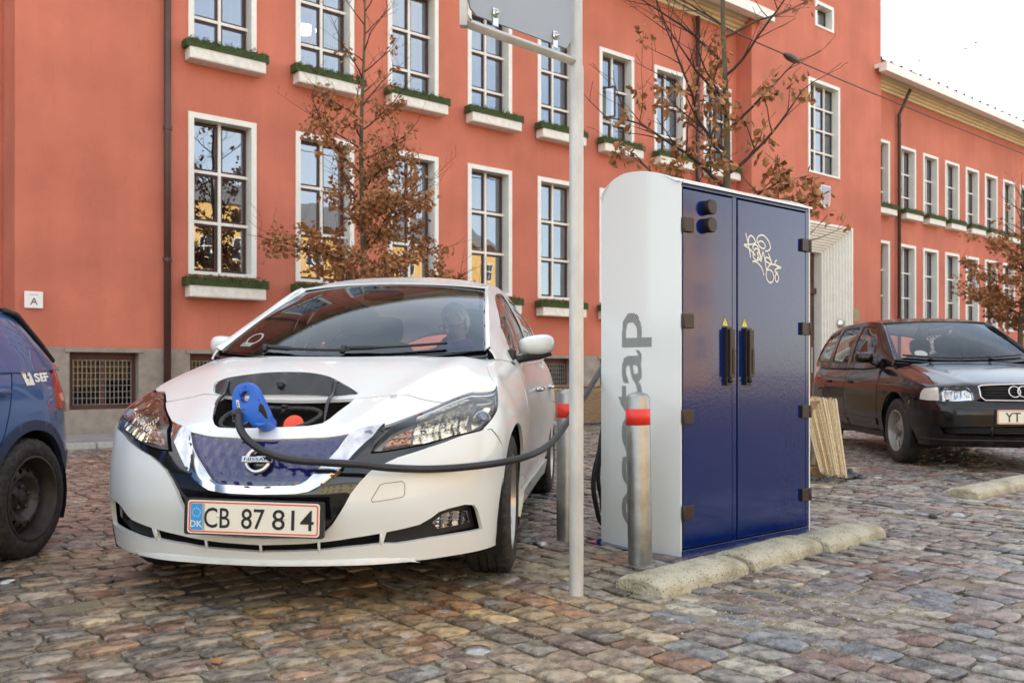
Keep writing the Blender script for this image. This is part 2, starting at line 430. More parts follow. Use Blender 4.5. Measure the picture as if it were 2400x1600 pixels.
def small_shell():
    # a small hatchback, its tail taken as the front of the shell
    contour = [(.74, 0), (.725, .3), (.67, .52), (.57, .67), (.43, .765), (.25, .81), (0, .825), (-1.2, .83), (-2.4, .825), (-2.8, .79), (-3.05, .65), (-3.15, .35), (-3.18, 0)]
    front = pchip([.15, .25, .35, .5, .6, .7, .85, .95, 1.05, 1.3], [.10, .04, .01, 0, .01, .03, .07, .12, .20, .5])
    side_ = pchip([.15, .25, .4, .55, .7, .8, .9, 1.0, 1.3], [.07, .04, .01, 0, .005, .02, .045, .09, .3])
    return Shell(contour, front, lambda x, z: side_(z), lambda x, y: .98+.0*x, lambda x: .22, pchip([-3.2, -1, 0, .8], [.93, .95, .97, 1.0]), fil=.04, cowl=lambda y: -.2, xhood=3)
# ---------------------------------------------------------------- ground and cobbles
def ab(a, b, z=0):                    # a along the street front, b towards the square, measured from the camera foot
    return E1*a + E2*b + Vector((0, 0, z))
M_sand = mat('sandy joints', (.23, .185, .115), .95, col2=(.43, .365, .255), vscale=3.5, vdetail=12, lo=.3, hi=.7, bump=1.0, bscale=160)
M_asph = mat('far paving', (.16, .13, .12), .9, var=.3, vscale=5)
bm = bmesh.new()
n = 60
gv = {}
for i in range(n+1):
    for j in range(n+1):
        p = ab(-6+26*i/n, -13.3+15.3*j/n)
        d = .0045*mnoise.noise(Vector((p.x*5, p.y*5, 1)))+.003*mnoise.noise(Vector((p.x*17, p.y*17, 1)))
        gv[i, j] = bm.verts.new((p.x, p.y, -.0070+d*.7))
for i in range(n):
    for j in range(n):
        bm.faces.new((gv[i, j], gv[i, j+1], gv[i+1, j+1], gv[i+1, j]))
# the sheet goes on to the horizon
ring = [bm.verts.new((*(ab(a, b)).xy, -.010)) for a, b in ((-900, -900), (-900, 900), (900, 900), (900, -900))]
cs = [gv[0, 0], gv[0, n], gv[n, n], gv[n, 0]]
for k in range(4):
    k2 = (k+1) % 4
    if k == 0: inner = [gv[0, j] for j in range(n+1)]
    elif k == 1: inner = [gv[i, n] for i in range(n+1)]
    elif k == 2: inner = [gv[n, n-j] for j in range(n+1)]
    else: inner = [gv[n-i, 0] for i in range(n+1)]
    bm.faces.new([ring[k], ring[k2]] + inner[::-1])
bmesh.ops.recalc_face_normals(bm, faces=bm.faces[:])
for f in bm.faces:
    if f.normal.z < 0: f.normal_flip()
ground = tag(from_bm('ground', bm, M_sand, smooth=True), kind='structure')

M_cob = mat('worn cobble stone', (.2, .2, .2), .34, attr='stone', var=.48, vscale=15, vdetail=14, lo=.41, hi=.60, bump=.45, bscale=110, rvar=.2, spec=.55)
t_ = M_cob.node_tree; p_ = t_.nodes['Principled BSDF']; src = p_.inputs['Base Color'].links[0].from_socket; N_ = t_.nodes.new; L_ = t_.links.new
ge_ = N_('ShaderNodeNewGeometry')
for sc_, lo_, hi_, fac_, c_ in ((9, .56, .63, .55, (.46, .43, .37, 1)), (26, .58, .66, .5, (.40, .37, .32, 1)), (17, .60, .68, .65, (.05, .045, .045, 1)), (90, .62, .72, .5, (.06, .055, .05, 1))):
    n_ = N_('ShaderNodeTexNoise'); n_.inputs['Scale'].default_value = sc_; n_.inputs['Detail'].default_value = 8; n_.inputs['Roughness'].default_value = .65
    r_ = N_('ShaderNodeValToRGB'); r_.color_ramp.elements[0].position = lo_; r_.color_ramp.elements[1].position = hi_; r_.color_ramp.elements[1].color = (fac_, fac_, fac_, 1)
    x_ = N_('ShaderNodeMix'); x_.data_type = 'RGBA'; x_.inputs[7].default_value = c_
    L_(ge_.outputs['Position'], n_.inputs['Vector']); L_(n_.outputs['Fac'], r_.inputs[0]); L_(r_.outputs[0], x_.inputs[0]); L_(src, x_.inputs[6]); src = x_.outputs[2]
L_(src, p_.inputs['Base Color'])
STONES = [((.15, .105, .10), 4), ((.19, .145, .125), 6), ((.235, .20, .165), 7), ((.14, .13, .13), 5), ((.20, .20, .195), 5), ((.065, .065, .07), 3), ((.16, .08, .055), 3), ((.31, .27, .205), 5), ((.23, .22, .19), 5), ((.11, .125, .15), 3), ((.24, .155, .115), 3), ((.38, .345, .27), 2)]
bag = [c for c, w in STONES for _ in range(w)]
def stone_geo(cx, cy, ux, uy, L, W, hgt, fine, seed, col):
    """one worn cobble: domed top with uneven outline, sides down into the sand"""
    r = random.Random(seed)
    gx = (-1, -.93, -.74, -.38, 0, .38, .74, .93, 1) if fine else (-1, -.8, 0, .8, 1); gy = (-1, -.91, -.62, 0, .62, .91, 1) if fine else (-1, -.75, .75, 1)
    nx, ny = len(gx)-1, len(gy)-1
    verts = []; faces = []
    ph = [r.uniform(-1, 1) for _ in range(8)]
    rot = r.uniform(-.05, .05); c, s = math.cos(rot), math.sin(rot)
    sk1, sk2 = r.uniform(-.10, .10), r.uniform(-.10, .10)
    tx, ty = r.uniform(-.04, .04), r.uniform(-.05, .05)
    for j in range(ny+1):
        for i in range(nx+1):
            a = gx[i]; b = gy[j]
            # round the corners: squircle
            q = max(abs(a), abs(b)); rr = (abs(a)**7+abs(b)**7)**(1/7) if q > 0 else 1
            k = q/rr if rr > 0 else 1
            a2 = a*k*(1+sk1*b+.05*ph[0]*b*b+.05*ph[1]*math.sin(3*b+ph[2]*3)); b2 = b*k*(1+sk2*a+.05*ph[3]*a*a+.05*ph[4]*math.sin(3*a+ph[5]*3))
            e = 1-q
            z = hgt + .003 - .0014*q*q - .0042*(q**18) + (a*tx+b*ty)*L*.5
            if fine: z += .0022*mnoise.noise(Vector((a*2.1+seed, b*1.6, seed*.37)))+.0010*mnoise.noise(Vector((a*6+seed, b*5, seed*.37)))
            x, y = a2*L/2, b2*W/2
            x, y = x*c-y*s, x*s+y*c
            verts.append((cx+ux[0]*x+uy[0]*y, cy+ux[1]*x+uy[1]*y, z))
    w = nx+1
    for j in range(ny):
        for i in range(nx):
            faces.append((j*w+i, j*w+i+1, (j+1)*w+i+1, (j+1)*w+i))
    rim = [i for i in range(nx+1)] + [j*w+nx for j in range(1, ny+1)] + [ny*w+i for i in range(nx-1, -1, -1)] + [j*w for j in range(ny-1, 0, -1)]
    m_ = len(rim); b0 = len(verts)                  # the sides do not share the top's points, so that the arris stays crisp
    for i in rim: verts.append(verts[i])
    for i in rim:
        x, y, z = verts[i]; verts.append((cx+(x-cx)*1.03, cy+(y-cy)*1.03, -.035))
    for k in range(m_): faces.append((b0+k, b0+m_+k, b0+m_+(k+1) % m_, b0+(k+1) % m_))
    return verts, faces
def keep(x, y):
    if y < 1.9 or abs(x) > y*.60+.5: return False
    a = Vector((x, y, 0)).dot(E1); b = Vector((x, y, 0)).dot(E2)
    return b > -11.42
cob = []
SP = 1.62                                            # the two laying directions meet on this line
def lay(rows_along_e1, amin, amax, bmin, bmax):
    rr = random.Random(31 if rows_along_e1 else 32)
    if rows_along_e1:
        b = bmin
        while b < bmax:
            W = rr.uniform(.105, .135); a = amin+rr.uniform(0, .2)
            while a < amax:
                L = rr.uniform(.13, .20); wob = .02*math.sin(a*1.3+b*.6)
                cob.append((a+L/2, b+W/2+wob, L-.008, W-.009, 0)); a += L+.004
            b += W+.006
    else:
        a = amin
        while a < amax:
            W = rr.uniform(.105, .14); b = bmin+rr.uniform(0, .2)
            while b < bmax:
                L = rr.uniform(.15, .23); wob = .02*math.sin(b*1.1+a*.5)
                cob.append((a+W/2+wob, b+L/2, L-.008, W-.009, 1)); b += L+.004
            a += W+.006
lay(True, -8, SP, -11.4, 2.6)
lay(False, SP+.03, 22, -11.4, 4.6)
bare = [(1.05, 4.15, .30, .16), (.95, 3.2, .16, .10), (-.15, 3.5, .20, .12)]      # patches where sand has buried the stones
nice = []
for a, b, L, W, d in cob:
    p = ab(a, b)
    if not keep(p.x, p.y): continue
    sd = rnd.randrange(1 << 20)
    r = random.Random(sd)
    col = Vector(r.choice(bag))
    if p.x < -.9 and 5 < p.y < 9.5: col = col*.5+Vector((.27, .125, .075))*.55      # redder setts between the cars
    col = col*.72+Vector((.20, .165, .125))*.28
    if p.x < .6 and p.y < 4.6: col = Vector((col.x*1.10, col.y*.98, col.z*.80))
    if (p.x+.35)**2/.5+(p.y-3.35)**2/.25 < 1: col = Vector((col.x*1.12, col.y*.97, col.z*.76))  # golden patch of reflected sunlight, painted into the stone colours
    k = r.uniform(.8, 1.2); col = col*k
    hz = r.uniform(-.003, .004)
    # sand drifts: where it lies thick the stones sink
    dr = mnoise.noise(Vector((p.x*.9+3, p.y*.9, 5)))
    hz -= max(0, dr-.22)*.022
    e = ((p.x-1.12)/.62)**2+((p.y-3.42)/.38)**2
    if e < 1.0: hz -= .0105*(1-e*.4)
    if r.random() < .02: hz -= .015
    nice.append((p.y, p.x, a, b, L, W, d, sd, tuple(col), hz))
nice.sort(key=lambda t: t[0]**2+.35*t[1]**2)
pave = thing('cobblestone_pavement', None, None); pave['kind'] = 'structure'
big_v, big_f, big_c = [], [], []
for idx, (py, px, a, b, L, W, d, sd, col, hz) in enumerate(nice):
    ux, uy = ((E1.x, E1.y), (E2.x, E2.y)) if d == 0 else ((E2.x, E2.y), (-E1.x, -E1.y))
    first = idx < 300
    v, f = stone_geo(0 if first else px, 0 if first else py, ux, uy, L, W, .004+hz, py < 7.5, sd, col)
    if first:
        me = bpy.data.meshes.new('cobble'); me.from_pydata(v, [], f); me.shade_smooth()
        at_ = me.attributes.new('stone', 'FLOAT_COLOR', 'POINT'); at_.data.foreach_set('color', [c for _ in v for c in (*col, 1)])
        me.materials.append(M_cob)
        o = mesh_obj('cobble', me, pave); o.location = (px, py, 0)
    else:
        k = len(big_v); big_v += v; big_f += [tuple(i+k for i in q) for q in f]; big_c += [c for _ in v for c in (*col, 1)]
me = bpy.data.meshes.new('cobbles_beyond'); me.from_pydata(big_v, [], big_f); me.shade_smooth()
at_ = me.attributes.new('stone', 'FLOAT_COLOR', 'POINT'); at_.data.foreach_set('color', big_c); me.materials.append(M_cob)
o = mesh_obj('cobbles_beyond', me, pave); o['kind'] = 'stuff'

# loose grit in the joints and drifts
M_grit = mat('grit', (.36, .31, .24), .9, attr='stone', var=.2, vscale=30)
gv_, gf_, gc_ = [], [], []
rg = random.Random(5)
for _ in range(5200):
    y = 2.2+rg.random()**1.6*5.5; x = rg.uniform(-.62, .62)*y
    if _ < 1500: x = rg.gauss(1.1, .42); y = rg.gauss(3.45, .3)
    if y < 2: continue
    s = rg.uniform(.0016, .0045)*(1.8 if rg.random() < .05 else 1); k = len(gv_)
    z = -.006+rg.uniform(0, .006)
    q = [(x+s*rg.uniform(.6, 1), y, z), (x, y+s*rg.uniform(.6, 1), z), (x-s*rg.uniform(.6, 1), y, z), (x, y-s, z), (x+rg.uniform(-.3, .3)*s, y, z+s)]
    gv_ += q; gf_ += [(k, k+1, k+4), (k+1, k+2, k+4), (k+2, k+3, k+4), (k+3, k, k+4)]
    c = rg.choice([(.45, .40, .32), (.30, .25, .20), (.20, .18, .17), (.55, .52, .47), (.33, .22, .15)]); gc_ += [t for _ in q for t in (*c, 1)]
me = bpy.data.meshes.new('grit'); me.from_pydata(gv_, [], gf_); at_ = me.attributes.new('stone', 'FLOAT_COLOR', 'POINT'); at_.data.foreach_set('color', gc_); me.materials.append(M_grit)
tag(mesh_obj('grit', me), 'loose sand grit scattered in the joints between the cobbles', 'grit', kind='stuff')

# moss and grass tufts in the joints
M_moss = mat('joint moss', (.10, .12, .025), .95, col2=(.20, .19, .06), vscale=30)
bm = bmesh.new()
for _ in range(900):
    y = 3+rg.random()*9; x = rg.uniform(-.5, .62)*y
    if rg.random() < .4: x = abs(x)+.4
    s = rg.uniform(.006, .016)
    lathe(bm, [(s, -.012), (s*.7, -.003), (0, .001)], 5, Matrix.Translation((x, y, 0)))
tag(from_bm('moss', bm, M_moss), 'small clumps of green moss in the joints between cobbles', 'moss', kind='stuff')

# studs marking the bays
M_stud = mat('worn aluminium stud', (.36, .35, .33), .30, metal=1, var=.2, vscale=30)
for (x, y, lab) in ((-.115, 2.9, 'domed metal road stud nearest the camera, in the foreground cobbles'), (.158, 4.71, 'domed metal road stud between the white car tyre and the sign post'),
                    (2.82, 5.66, 'domed metal road stud out in the cobbles right of the kerb stones'), (-2.2, 3.87, 'domed metal road stud in front of the blue car wheel'), (3.14, 7.67, 'domed metal road stud beside the reed mat')):
    bm = bmesh.new(); lathe(bm, [(.05, .0), (.048, .006), (.036, .013), (.018, .017), (0, .018)], 28)
    o = from_bm('road_stud', bm, M_stud, smooth=True); o.location = (x, y, .002); tag(o, lab, 'road stud', 'metal studs marking the parking bays')
# ---------------------------------------------------------------- the red building
D0 = 13.54
bld = thing('town_hall', 'long red rendered building with white framed windows, cornice and projecting entrance bay', 'building', (-E2*D0), AL)
# local axes of the building: x along the front, y inwards (away from the square), z up
def wall(name, x0, x1, z0, z1, y, holes, m, th=.4):
    xs = sorted({x0, x1, *[h[0] for h in holes], *[h[1] for h in holes]}); zs = sorted({z0, z1, *[h[2] for h in holes], *[h[3] for h in holes]})
    bm = bmesh.new(); g = {}
    def V(x, z): 
        if (x, z) not in g: g[x, z] = bm.verts.new((x, y, z))
        return g[x, z]
    for a, b in zip(xs, xs[1:]):
        for c, d in zip(zs, zs[1:]):
            if a < x0-1e-6 or b > x1+1e-6 or c < z0-1e-6 or d > z1+1e-6: continue
            if any(h[0]-1e-6 <= a and b <= h[1]+1e-6 and h[2]-1e-6 <= c and d <= h[3]+1e-6 for h in holes): continue
            bm.faces.new((V(a, c), V(b, c), V(b, d), V(a, d)))
    for h in holes:                                    # the sides of each opening
        a, b, c, d = h
        q = [(a, c), (b, c), (b, d), (a, d)]
        for k in range(4):
            p0, p1 = q[k], q[(k+1) % 4]
            vs = [bm.verts.new((p0[0], y, p0[1])), bm.verts.new((p0[0], y+th, p0[1])), bm.verts.new((p1[0], y+th, p1[1])), bm.verts.new((p1[0], y, p1[1]))]
            bm.faces.new(vs)
    return from_bm(name, bm, m, bld)
REC = .17
def window_meshes(w, h, nx, nz):
    """surround with mullions, one sash, one pane, inner frame: shared meshes for one window size"""
    bm = bmesh.new(); t = .085
    for (a, b, c, d) in ((-.001, w+.001, h-t, h+.001), (-.001, w+.001, -.001, t*.6), (-.001, t, t*.6, h-t), (w-t, w+.001, t*.6, h-t)):
        box(bm, a, b, -.022, REC+.05, c, d)
    iw, ih = w-2*t, h-1.6*t; x0, z0 = t, t*.6
    mw = .045
    for i in range(1, nx): box(bm, x0+iw*i/nx-mw/2, x0+iw*i/nx+mw/2, REC-.035, REC+.05, z0, z0+ih)
    for j in range(1, nz): box(bm, x0, x0+iw, REC-.033, REC+.048, z0+ih*j/nz-mw/2, z0+ih*j/nz+mw/2)
    def me_(bm, n, m):
        me = bpy.data.meshes.new(n); bm.normal_update(); bm.to_mesh(me); bm.free(); me.materials.append(m); return me
    sur = me_(bm, 'window', M_white)
    cw, ch = iw/nx-mw, ih/nz-mw
    bm = bmesh.new(); f = .035
    for (a, b, c, d) in ((0, cw, 0, f), (0, cw, ch-f, ch), (0, f, f, ch-f), (cw-f, cw, f, ch-f)): box(bm, a, b, 0, .035, c, d)
    sash = me_(bm, 'sash', M_brown)
    bm = bmesh.new(); v = [bm.verts.new(p) for p in ((f-.002, .018, f-.002), (cw-f+.002, .018, f-.002), (cw-f+.002, .018, ch-f+.002), (f-.002, .018, ch-f+.002))]; bm.faces.new(v)
    pane = me_(bm, 'pane', M_pane)
    bm = bmesh.new(); f2 = .07
    for i in range(nx):
        for j in range(nz):
            X, Z = x0+iw*i/nx+mw/2, z0+ih*j/nz+mw/2
            for (a, b, c, d) in ((0, cw, 0, f2), (0, cw, ch-f2, ch), (0, f2, f2, ch-f2), (cw-f2, cw, f2, ch-f2)): box(bm, X+a, X+b, REC+.14, REC+.17, Z+c, Z+d)
    inner = me_(bm, 'inner_frame', M_white)
    bm = bmesh.new()                                    # pleated curtains hanging at both sides
    for sx in (0, 1):
        k = 14; cwid = iw*.20; prev = None
        for i in range(k+1):
            xx = (x0+cwid*i/k) if sx == 0 else (x0+iw-cwid*i/k); yy = REC+.26+.02*math.sin(i*1.9)
            a, b = bm.verts.new((xx, yy, z0)), bm.verts.new((xx, yy, z0+ih))
            if prev: bm.faces.new((prev[0], a, b, prev[1]))
            prev = (a, b)
    cur = me_(bm, 'curtain', M_curtain)
    cells = [(x0+iw*i/nx+mw/2, z0+ih*j/nz+mw/2) for i in range(nx) for j in range(nz)]
    return sur, sash, pane, inner, cur, cells
WM = {}
def window(x, z, w, h, y=0, nx=2, nz=3, curtain=True, inner=True, panes=True, open_cell=None):
    k = (w, h, nx, nz)
    if k not in WM: WM[k] = window_meshes(*k)
    sur, sash, pane, inn, cur, cells = WM[k]
    wo = mesh_obj('window', sur, bld); wo.location = (x, y, z)
    for ci, (cx, cz) in enumerate(cells):
        s = mesh_obj('sash', sash, wo); s.location = (cx, REC, cz)
        p = mesh_obj('pane', pane, wo); p.location = (cx, REC, cz); p.rotation_euler = (0, 0, 0)
        if open_cell == ci:
            s.rotation_euler = (0, 0, R(-62)); p.rotation_euler = (0, 0, R(-62))
            s.location.y = p.location.y = REC
    if inner: mesh_obj('inner_frame', inn, wo)
    if curtain: mesh_obj('curtain', cur, wo)
    return wo
low_z, low_h, up_z, up_h = 2.40, 2.46, 5.60, 2.28
WW = 1.08
main_x = [4.82+1.757*k for k in range(8)]
wing_x = [24.98, 26.62] + [26.62+1.51*k for k in range(1, 16)]
left_x = [1.30, -.55, -2.4]
holes_main = [(x, x+WW, low_z, low_z+low_h) for x in main_x] + [(x, x+WW, up_z, up_z+up_h) for x in main_x]
bas = [3.16+2.02*0] ; 
bas_x = [3.16, 4.84, 6.55, 8.28, 10.05, 11.83, 13.6, 15.36]
wall('wall', 2.49, 18.46, 1.26, 9.7, 0, holes_main, M_stucco)
wall('plinth', 2.49, 18.46, -.02, 1.26, -.03, [(x, x+.93, .38, 1.19) for x in bas_x], M_stone, .25)
wall('wall', -12, 2.49, 1.26, 9.7, .82, [(x, x+WW, low_z, low_z+low_h) for x in left_x] + [(x, x+WW, up_z, up_z+up_h) for x in left_x], M_stucco)
wall('plinth', -12, 2.49, -.02, 1.26, .79, [], M_stone)
holes_w = [(x, x+1.02, low_z, low_z+low_h) for x in wing_x] + [(x, x+1.02, up_z, up_z+up_h) for x in wing_x]
wall('wall', 24.66, 52, 1.26, 9.7, 0, holes_w, M_stucco)
wall('plinth', 24.66, 52, -.02, 1.26, -.03, [], M_stone)
TY = -.45
tower_holes = [(20.88, 22.42, 6.17, 8.66), (21.21, 22.11, 10.08, 10.76), (20.02, 23.08, -.02, 4.9)]
wall('wall', 18.42, 24.66, -.02, 14.5, TY, tower_holes, M_stucco)
bm = bmesh.new()                                        # side returns, attics, roofs
box(bm, 2.492, 2.6, .001, .82, -.02, 9.7); from_bm('side_return', bm, M_stucco, bld)
for a_, b_ in ((18.422, 18.60), (24.5, 24.658)):
    bm = bmesh.new(); box(bm, a_, b_, TY+.002, 3, -.02, 14.5); from_bm('side_return', bm, M_stucco, bld)
bm = bmesh.new()
box(bm, -12, 2.49, 1.1, 1.3, 9.7, 10.3); box(bm, 2.49, 18.42, .25, .45, 9.7, 10.3); box(bm, 24.66, 52, .25, .45, 9.7, 10.3)
from_bm('attic_wall', bm, M_stucco, bld)
M_tile = mat('dark roof covering', (.05, .03, .028), .7, var=.3, vscale=6)
bm = bmesh.new()
for a, b in ((-12, 18.42), (24.66, 52)):
    v = [bm.verts.new(p) for p in ((a, .05, 10.30), (b, .05, 10.30), (b, 6.5, 13.6), (a, 6.5, 13.6))]; bm.faces.new(v)
    v2 = [bm.verts.new(p) for p in ((a, 6.5, 13.6), (b, 6.5, 13.6), (b, 13, 10.3), (a, 13, 10.3))]; bm.faces.new(v2)
v = [bm.verts.new(p) for p in ((18.3, TY-.1, 14.5), (24.8, TY-.1, 14.5), (24.8, 13, 14.5), (18.3, 13, 14.5))]; bm.faces.new(v)
from_bm('roof', bm, M_tile, bld)
bm = bmesh.new()
box(bm, -12, 52, 12.9, 13.1, 0, 10.3); box(bm, -12.1, -11.9, .8, 13, 0, 10.3); box(bm, 51.9, 52.1, 0, 13, 0, 10.3)
box(bm, 18.42, 24.66, 12.8, 12.89, 0, 14.5)
from_bm('rear_wall', bm, M_stucco, bld)
bm = bmesh.new()
for a, b, y in ((-11.8, 2.3, .82), (2.8, 18.2, 0), (24.8, 51.7, 0), (18.8, 24.3, TY)):
    box(bm, a, b, y+3.2, y+3.3, .1, 9.6)
    for z in ((.0, 1.75, 4.98, 8.2) if y != TY else (.0, 4.98, 8.9)): box(bm, a, b, y+.41, y+3.2, z, z+.25)
from_bm('interior', bm, M_room, bld)
# cornice with soffit and moulding, wrapping round the tower corners
def cornice(x0, x1, name='cornice'):
    c = mesh_obj(name, bpy.data.meshes.new(name), bld)
    bm = bmesh.new(); box(bm, x0, x1, -.82, -.60, 9.47, 9.72); box(bm, x0, x1, -.60, .24, 9.60, 9.715)
    bm.to_mesh(c.data); bm.free(); c.data.materials.append(M_white)
    bm = bmesh.new()
    a, b = max(x0, -12), min(x1, 52)
    if x0 > 20: a = 24.67
    elif x1 < 20: b = 18.41
    for k, (d, z) in enumerate(((-.10, 9.30), (-.17, 9.37), (-.26, 9.44), (-.36, 9.52))): box(bm, a, b, d, .01, z, z+.0695 if k < 3 else 9.598)
    from_bm('moulding', bm, M_cornice, c)
    return c
cornice(2.2, 18.85); cornice(24.28, 52)
c_ = bmesh.new(); box(c_, -12, 2.3, .1, 1.2, 9.47, 9.72); from_bm('cornice', c_, M_white, bld)
# gutter with brackets
for a, b in ((2.4, 18.4), (24.7, 52)):
    bm = bmesh.new(); tube(bm, [(a, .12, 10.30), (b, .12, 10.30)], .07, 8)
    x = a+.3
    while x < b: box(bm, x, x+.03, .03, .22, 10.20, 10.39); x += .62
    from_bm('gutter', bm, M_pipe, bld)
for x, yy in ((4.48, 0), (16.8, 0), (26.42, 0)):
    bm = bmesh.new()
    pts = [(x, -.10, .03), (x, -.10, 8.75), (x-.0, -.30, 9.15), (x, -.45, 9.45)] if x > 20 else [(x, -.10, .03), (x, -.10, 9.3)]
    tube(bm, pts, .052, 12)
    z = .6
    while z < 9: lathe(bm, [(.065, z), (.065, z+.05)], 12, Matrix.Translation((x, -.10, 0))); z += 1.95
    if x > 20: tube(bm, [(x, -.62, 9.72), (x-.0, -.60, 9.85), (x-.25, -.1, 10.15), (x-.25, .05, 10.32)], .05, 10)
    from_bm('downpipe', bm, M_pipe, bld)
for k, x in enumerate(main_x):
    window(x, low_z, WW, low_h); window(x, up_z, WW, up_h, nz=3, open_cell=1 if k == 5 else None)
for x in left_x: window(x, low_z, WW, low_h, .82); window(x, up_z, WW, up_h, .82)
for k, x in enumerate(wing_x):
    window(x, low_z, 1.02, low_h, inner=k < 9); window(x, up_z, 1.02, up_h, inner=k < 9)
window(20.88, 6.17, 1.54, 2.49, TY, nx=3, nz=4)
wo = window(21.21, 10.08, .90, .68, TY, nx=1, nz=1, curtain=False)
# cellar windows with wire grids
for x in bas_x:
    bm = bmesh.new()
    for a, b, c, d in ((0, .93, .71, .81), (0, .93, 0, .06), (0, .07, .06, .71), (.86, .93, .06, .71), (.43, .50, .06, .71)): box(bm, a, b, .12, .19, c, d)
    w_ = from_bm('cellar_window', bm, mat('cellar frame', (.085, .03, .022), .6) if 'cellar frame' not in MATS else MATS['cellar frame'], bld); w_.location = (x, 0, .38)
    bm = bmesh.new()
    for i in range(7):
        for o_ in (.08, .51): box(bm, o_+.35*i/6-.004, o_+.35*i/6+.004, .10, .107, .07, .70)
    for j in range(8): box(bm, .07, .86, .1075, .113, .07+.63*j/7-.004, .07+.63*j/7+.004)
    g = from_bm('wire_grid', bm, MATS.get('grey wire') or mat('grey wire', (.30, .29, .27), .5), w_)
    bm = bmesh.new(); v = [bm.verts.new(p) for p in ((.05, .155, .05), (.88, .155, .05), (.88, .155, .73), (.05, .155, .73))]; bm.faces.new(v)
    from_bm('pane', bm, M_cellar, w_)
    bm = bmesh.new(); box(bm, -.06, .99, -.055, -.002, .815, .87); from_bm('lintel', bm, M_stone, w_)
# entrance: stepped white portal, door
bm = bmesh.new(); px0, px1, pz = 20.02, 23.08, 4.9
for k in range(11):
    d = .062*k; yy = TY-.03+.055*k
    lo_, hi_ = (.062, .0) 
    box(bm, px1-d-.062, px1-d, yy, yy+.25, -.02, pz-d); box(bm, px0+d, px0+d+.062, yy, yy+.25, -.02, pz-d); box(bm, px0+d+.062, px1-d-.062, yy, yy+.25, pz-d-.062, pz-d)
from_bm('portal', bm, M_white, bld)
bm = bmesh.new(); box(bm, px0+.6, px1-.6, TY+.76, TY+.82, 0, 4.3)
for a in (20.75, 21.55): box(bm, a, a+.7, TY+.70, TY+.76, .3, 2.9); 
box(bm, 20.7, 22.4, TY+.68, TY+.76, 3.1, 3.25)
dd = from_bm('door', bm, mat('varnished door', (.075, .028, .018), .4, var=.3, vscale=3), bld)
bm = bmesh.new(); box(bm, 22.05, 22.09, TY+.62, TY+.70, .9, 1.6); from_bm('handle', bm, M_satin, dd)
bm = bmesh.new(); lathe(bm, [(0, 0), (.16, 0), (.16, .05), (.10, .12), (0, .14)], 20, Matrix.Translation((22.85, TY+.25, 2.25)) @ Matrix.Rotation(R(90), 4, 'X')); from_bm('bell_plate', bm, M_satin, bld, smooth=True)
# shield and plaque on the bay
def shield_pts(w, h): return [(-w/2, h/2), (w/2, h/2), (w/2, -h*.15)] + [(w/2*math.cos(t), -h*.15-h*.35*math.sin(t)) for t in [math.pi*i/10 for i in range(1, 10)]] + [(-w/2, -h*.15)]
bm = bmesh.new(); prism(bm, shield_pts(.46, .60), -.05, 0, Matrix.Translation((21.65, TY-.003, 5.6)))
sh = from_bm('shield', bm, M_white, bld)
bm = bmesh.new(); prism(bm, shield_pts(.38, .52), -.012, 0, Matrix.Translation((21.65, TY-.055, 5.61))); from_bm('field', bm, mat('pale blue enamel', (.30, .42, .55), .4), sh)
bm = bmesh.new()
for i in range(4): box(bm, 21.50+i*.085, 21.545+i*.085, TY-.075, TY-.068, 5.50, 5.72+.05*(i % 2))
box(bm, 21.49, 21.81, TY-.075, TY-.068, 5.44, 5.495)
from_bm('charge', bm, mat('rose enamel', (.60, .38, .32), .5), sh)
bm = bmesh.new(); box(bm, 23.10, 23.42, TY-.03, TY-.002, 2.32, 2.70); from_bm('brass_plaque', bm, mat('tarnished brass', (.28, .20, .09), .4, metal=.5, var=.2), bld)
# entrance letter sign
bm = bmesh.new(); box(bm, 2.60, 2.83, -.035, -.003, 1.78, 2.01); sg = from_bm('letter_sign', bm, mat('sign white', (.80, .80, .80), .5), bld, bevel=.01)
text_obj('lettering', 'A', M_ink, sg, Matrix.Translation((2.715, -.0375, 1.875)) @ Matrix.Rotation(R(90), 4, 'X'), height=.095)
bm = bmesh.new()
for k in range(7): box(bm, 2.662+.015*k, 2.673+.015*k, -.0375, -.0355, 1.960, 1.970+.003*(k % 3 == 0))
from_bm('small_print', bm, MATS.get('grey wire'), sg)
# lamps inside
M_lampglow = mat('lit lamp glass', (.9, .85, .7), .5, emit=(1, .80, .50, 6))
for k, (x, z, y) in enumerate(((7.28, 7.02, 1.1), (14.55, 7.15, 1.1), (21.3, 7.7, .6), (12.3, 4.15, 1.0))):
    bm = bmesh.new(); lathe(bm, [(0, -.06), (.16, -.05), (.22, 0), (.16, .05), (0, .06)], 20)
    o = from_bm('ceiling_lamp', bm, M_lampglow, bld, smooth=True); o.location = (x, y, z)

# planters on the sills
def tuft_mesh(L, W, Hh, n, seed):
    r = random.Random(seed); bm = bmesh.new()
    for _ in range(n):
        a = r.uniform(0, L); b = r.uniform(-W/2, W/2); c = r.uniform(0, 1)
        bump = .72+.28*abs(math.sin(a*17+seed))
        p = Vector((a, b, Hh*c**.6*bump*r.uniform(.85, 1.15)))
        s = r.uniform(.014, .030); d = Vector((r.uniform(-1, 1), r.uniform(-1, 1), r.uniform(-.2, 1))).normalized()
        e = d.orthogonal().normalized()*s*.5
        bm.faces.new([bm.verts.new(p-e), bm.verts.new(p+e), bm.verts.new(p+d*s*1.6)])
    for k in range(int(L/.05)+1):
        a = k*.05; hh = Hh*(.6+.2*abs(math.sin(a*17+seed)))
        box(bm, a-.026, a+.026, -W*.46, W*.46, 0, hh*1.0)
    me = bpy.data.meshes.new('foliage'); bm.normal_update(); bm.to_mesh(me); bm.free(); me.materials.append(M_green); return me
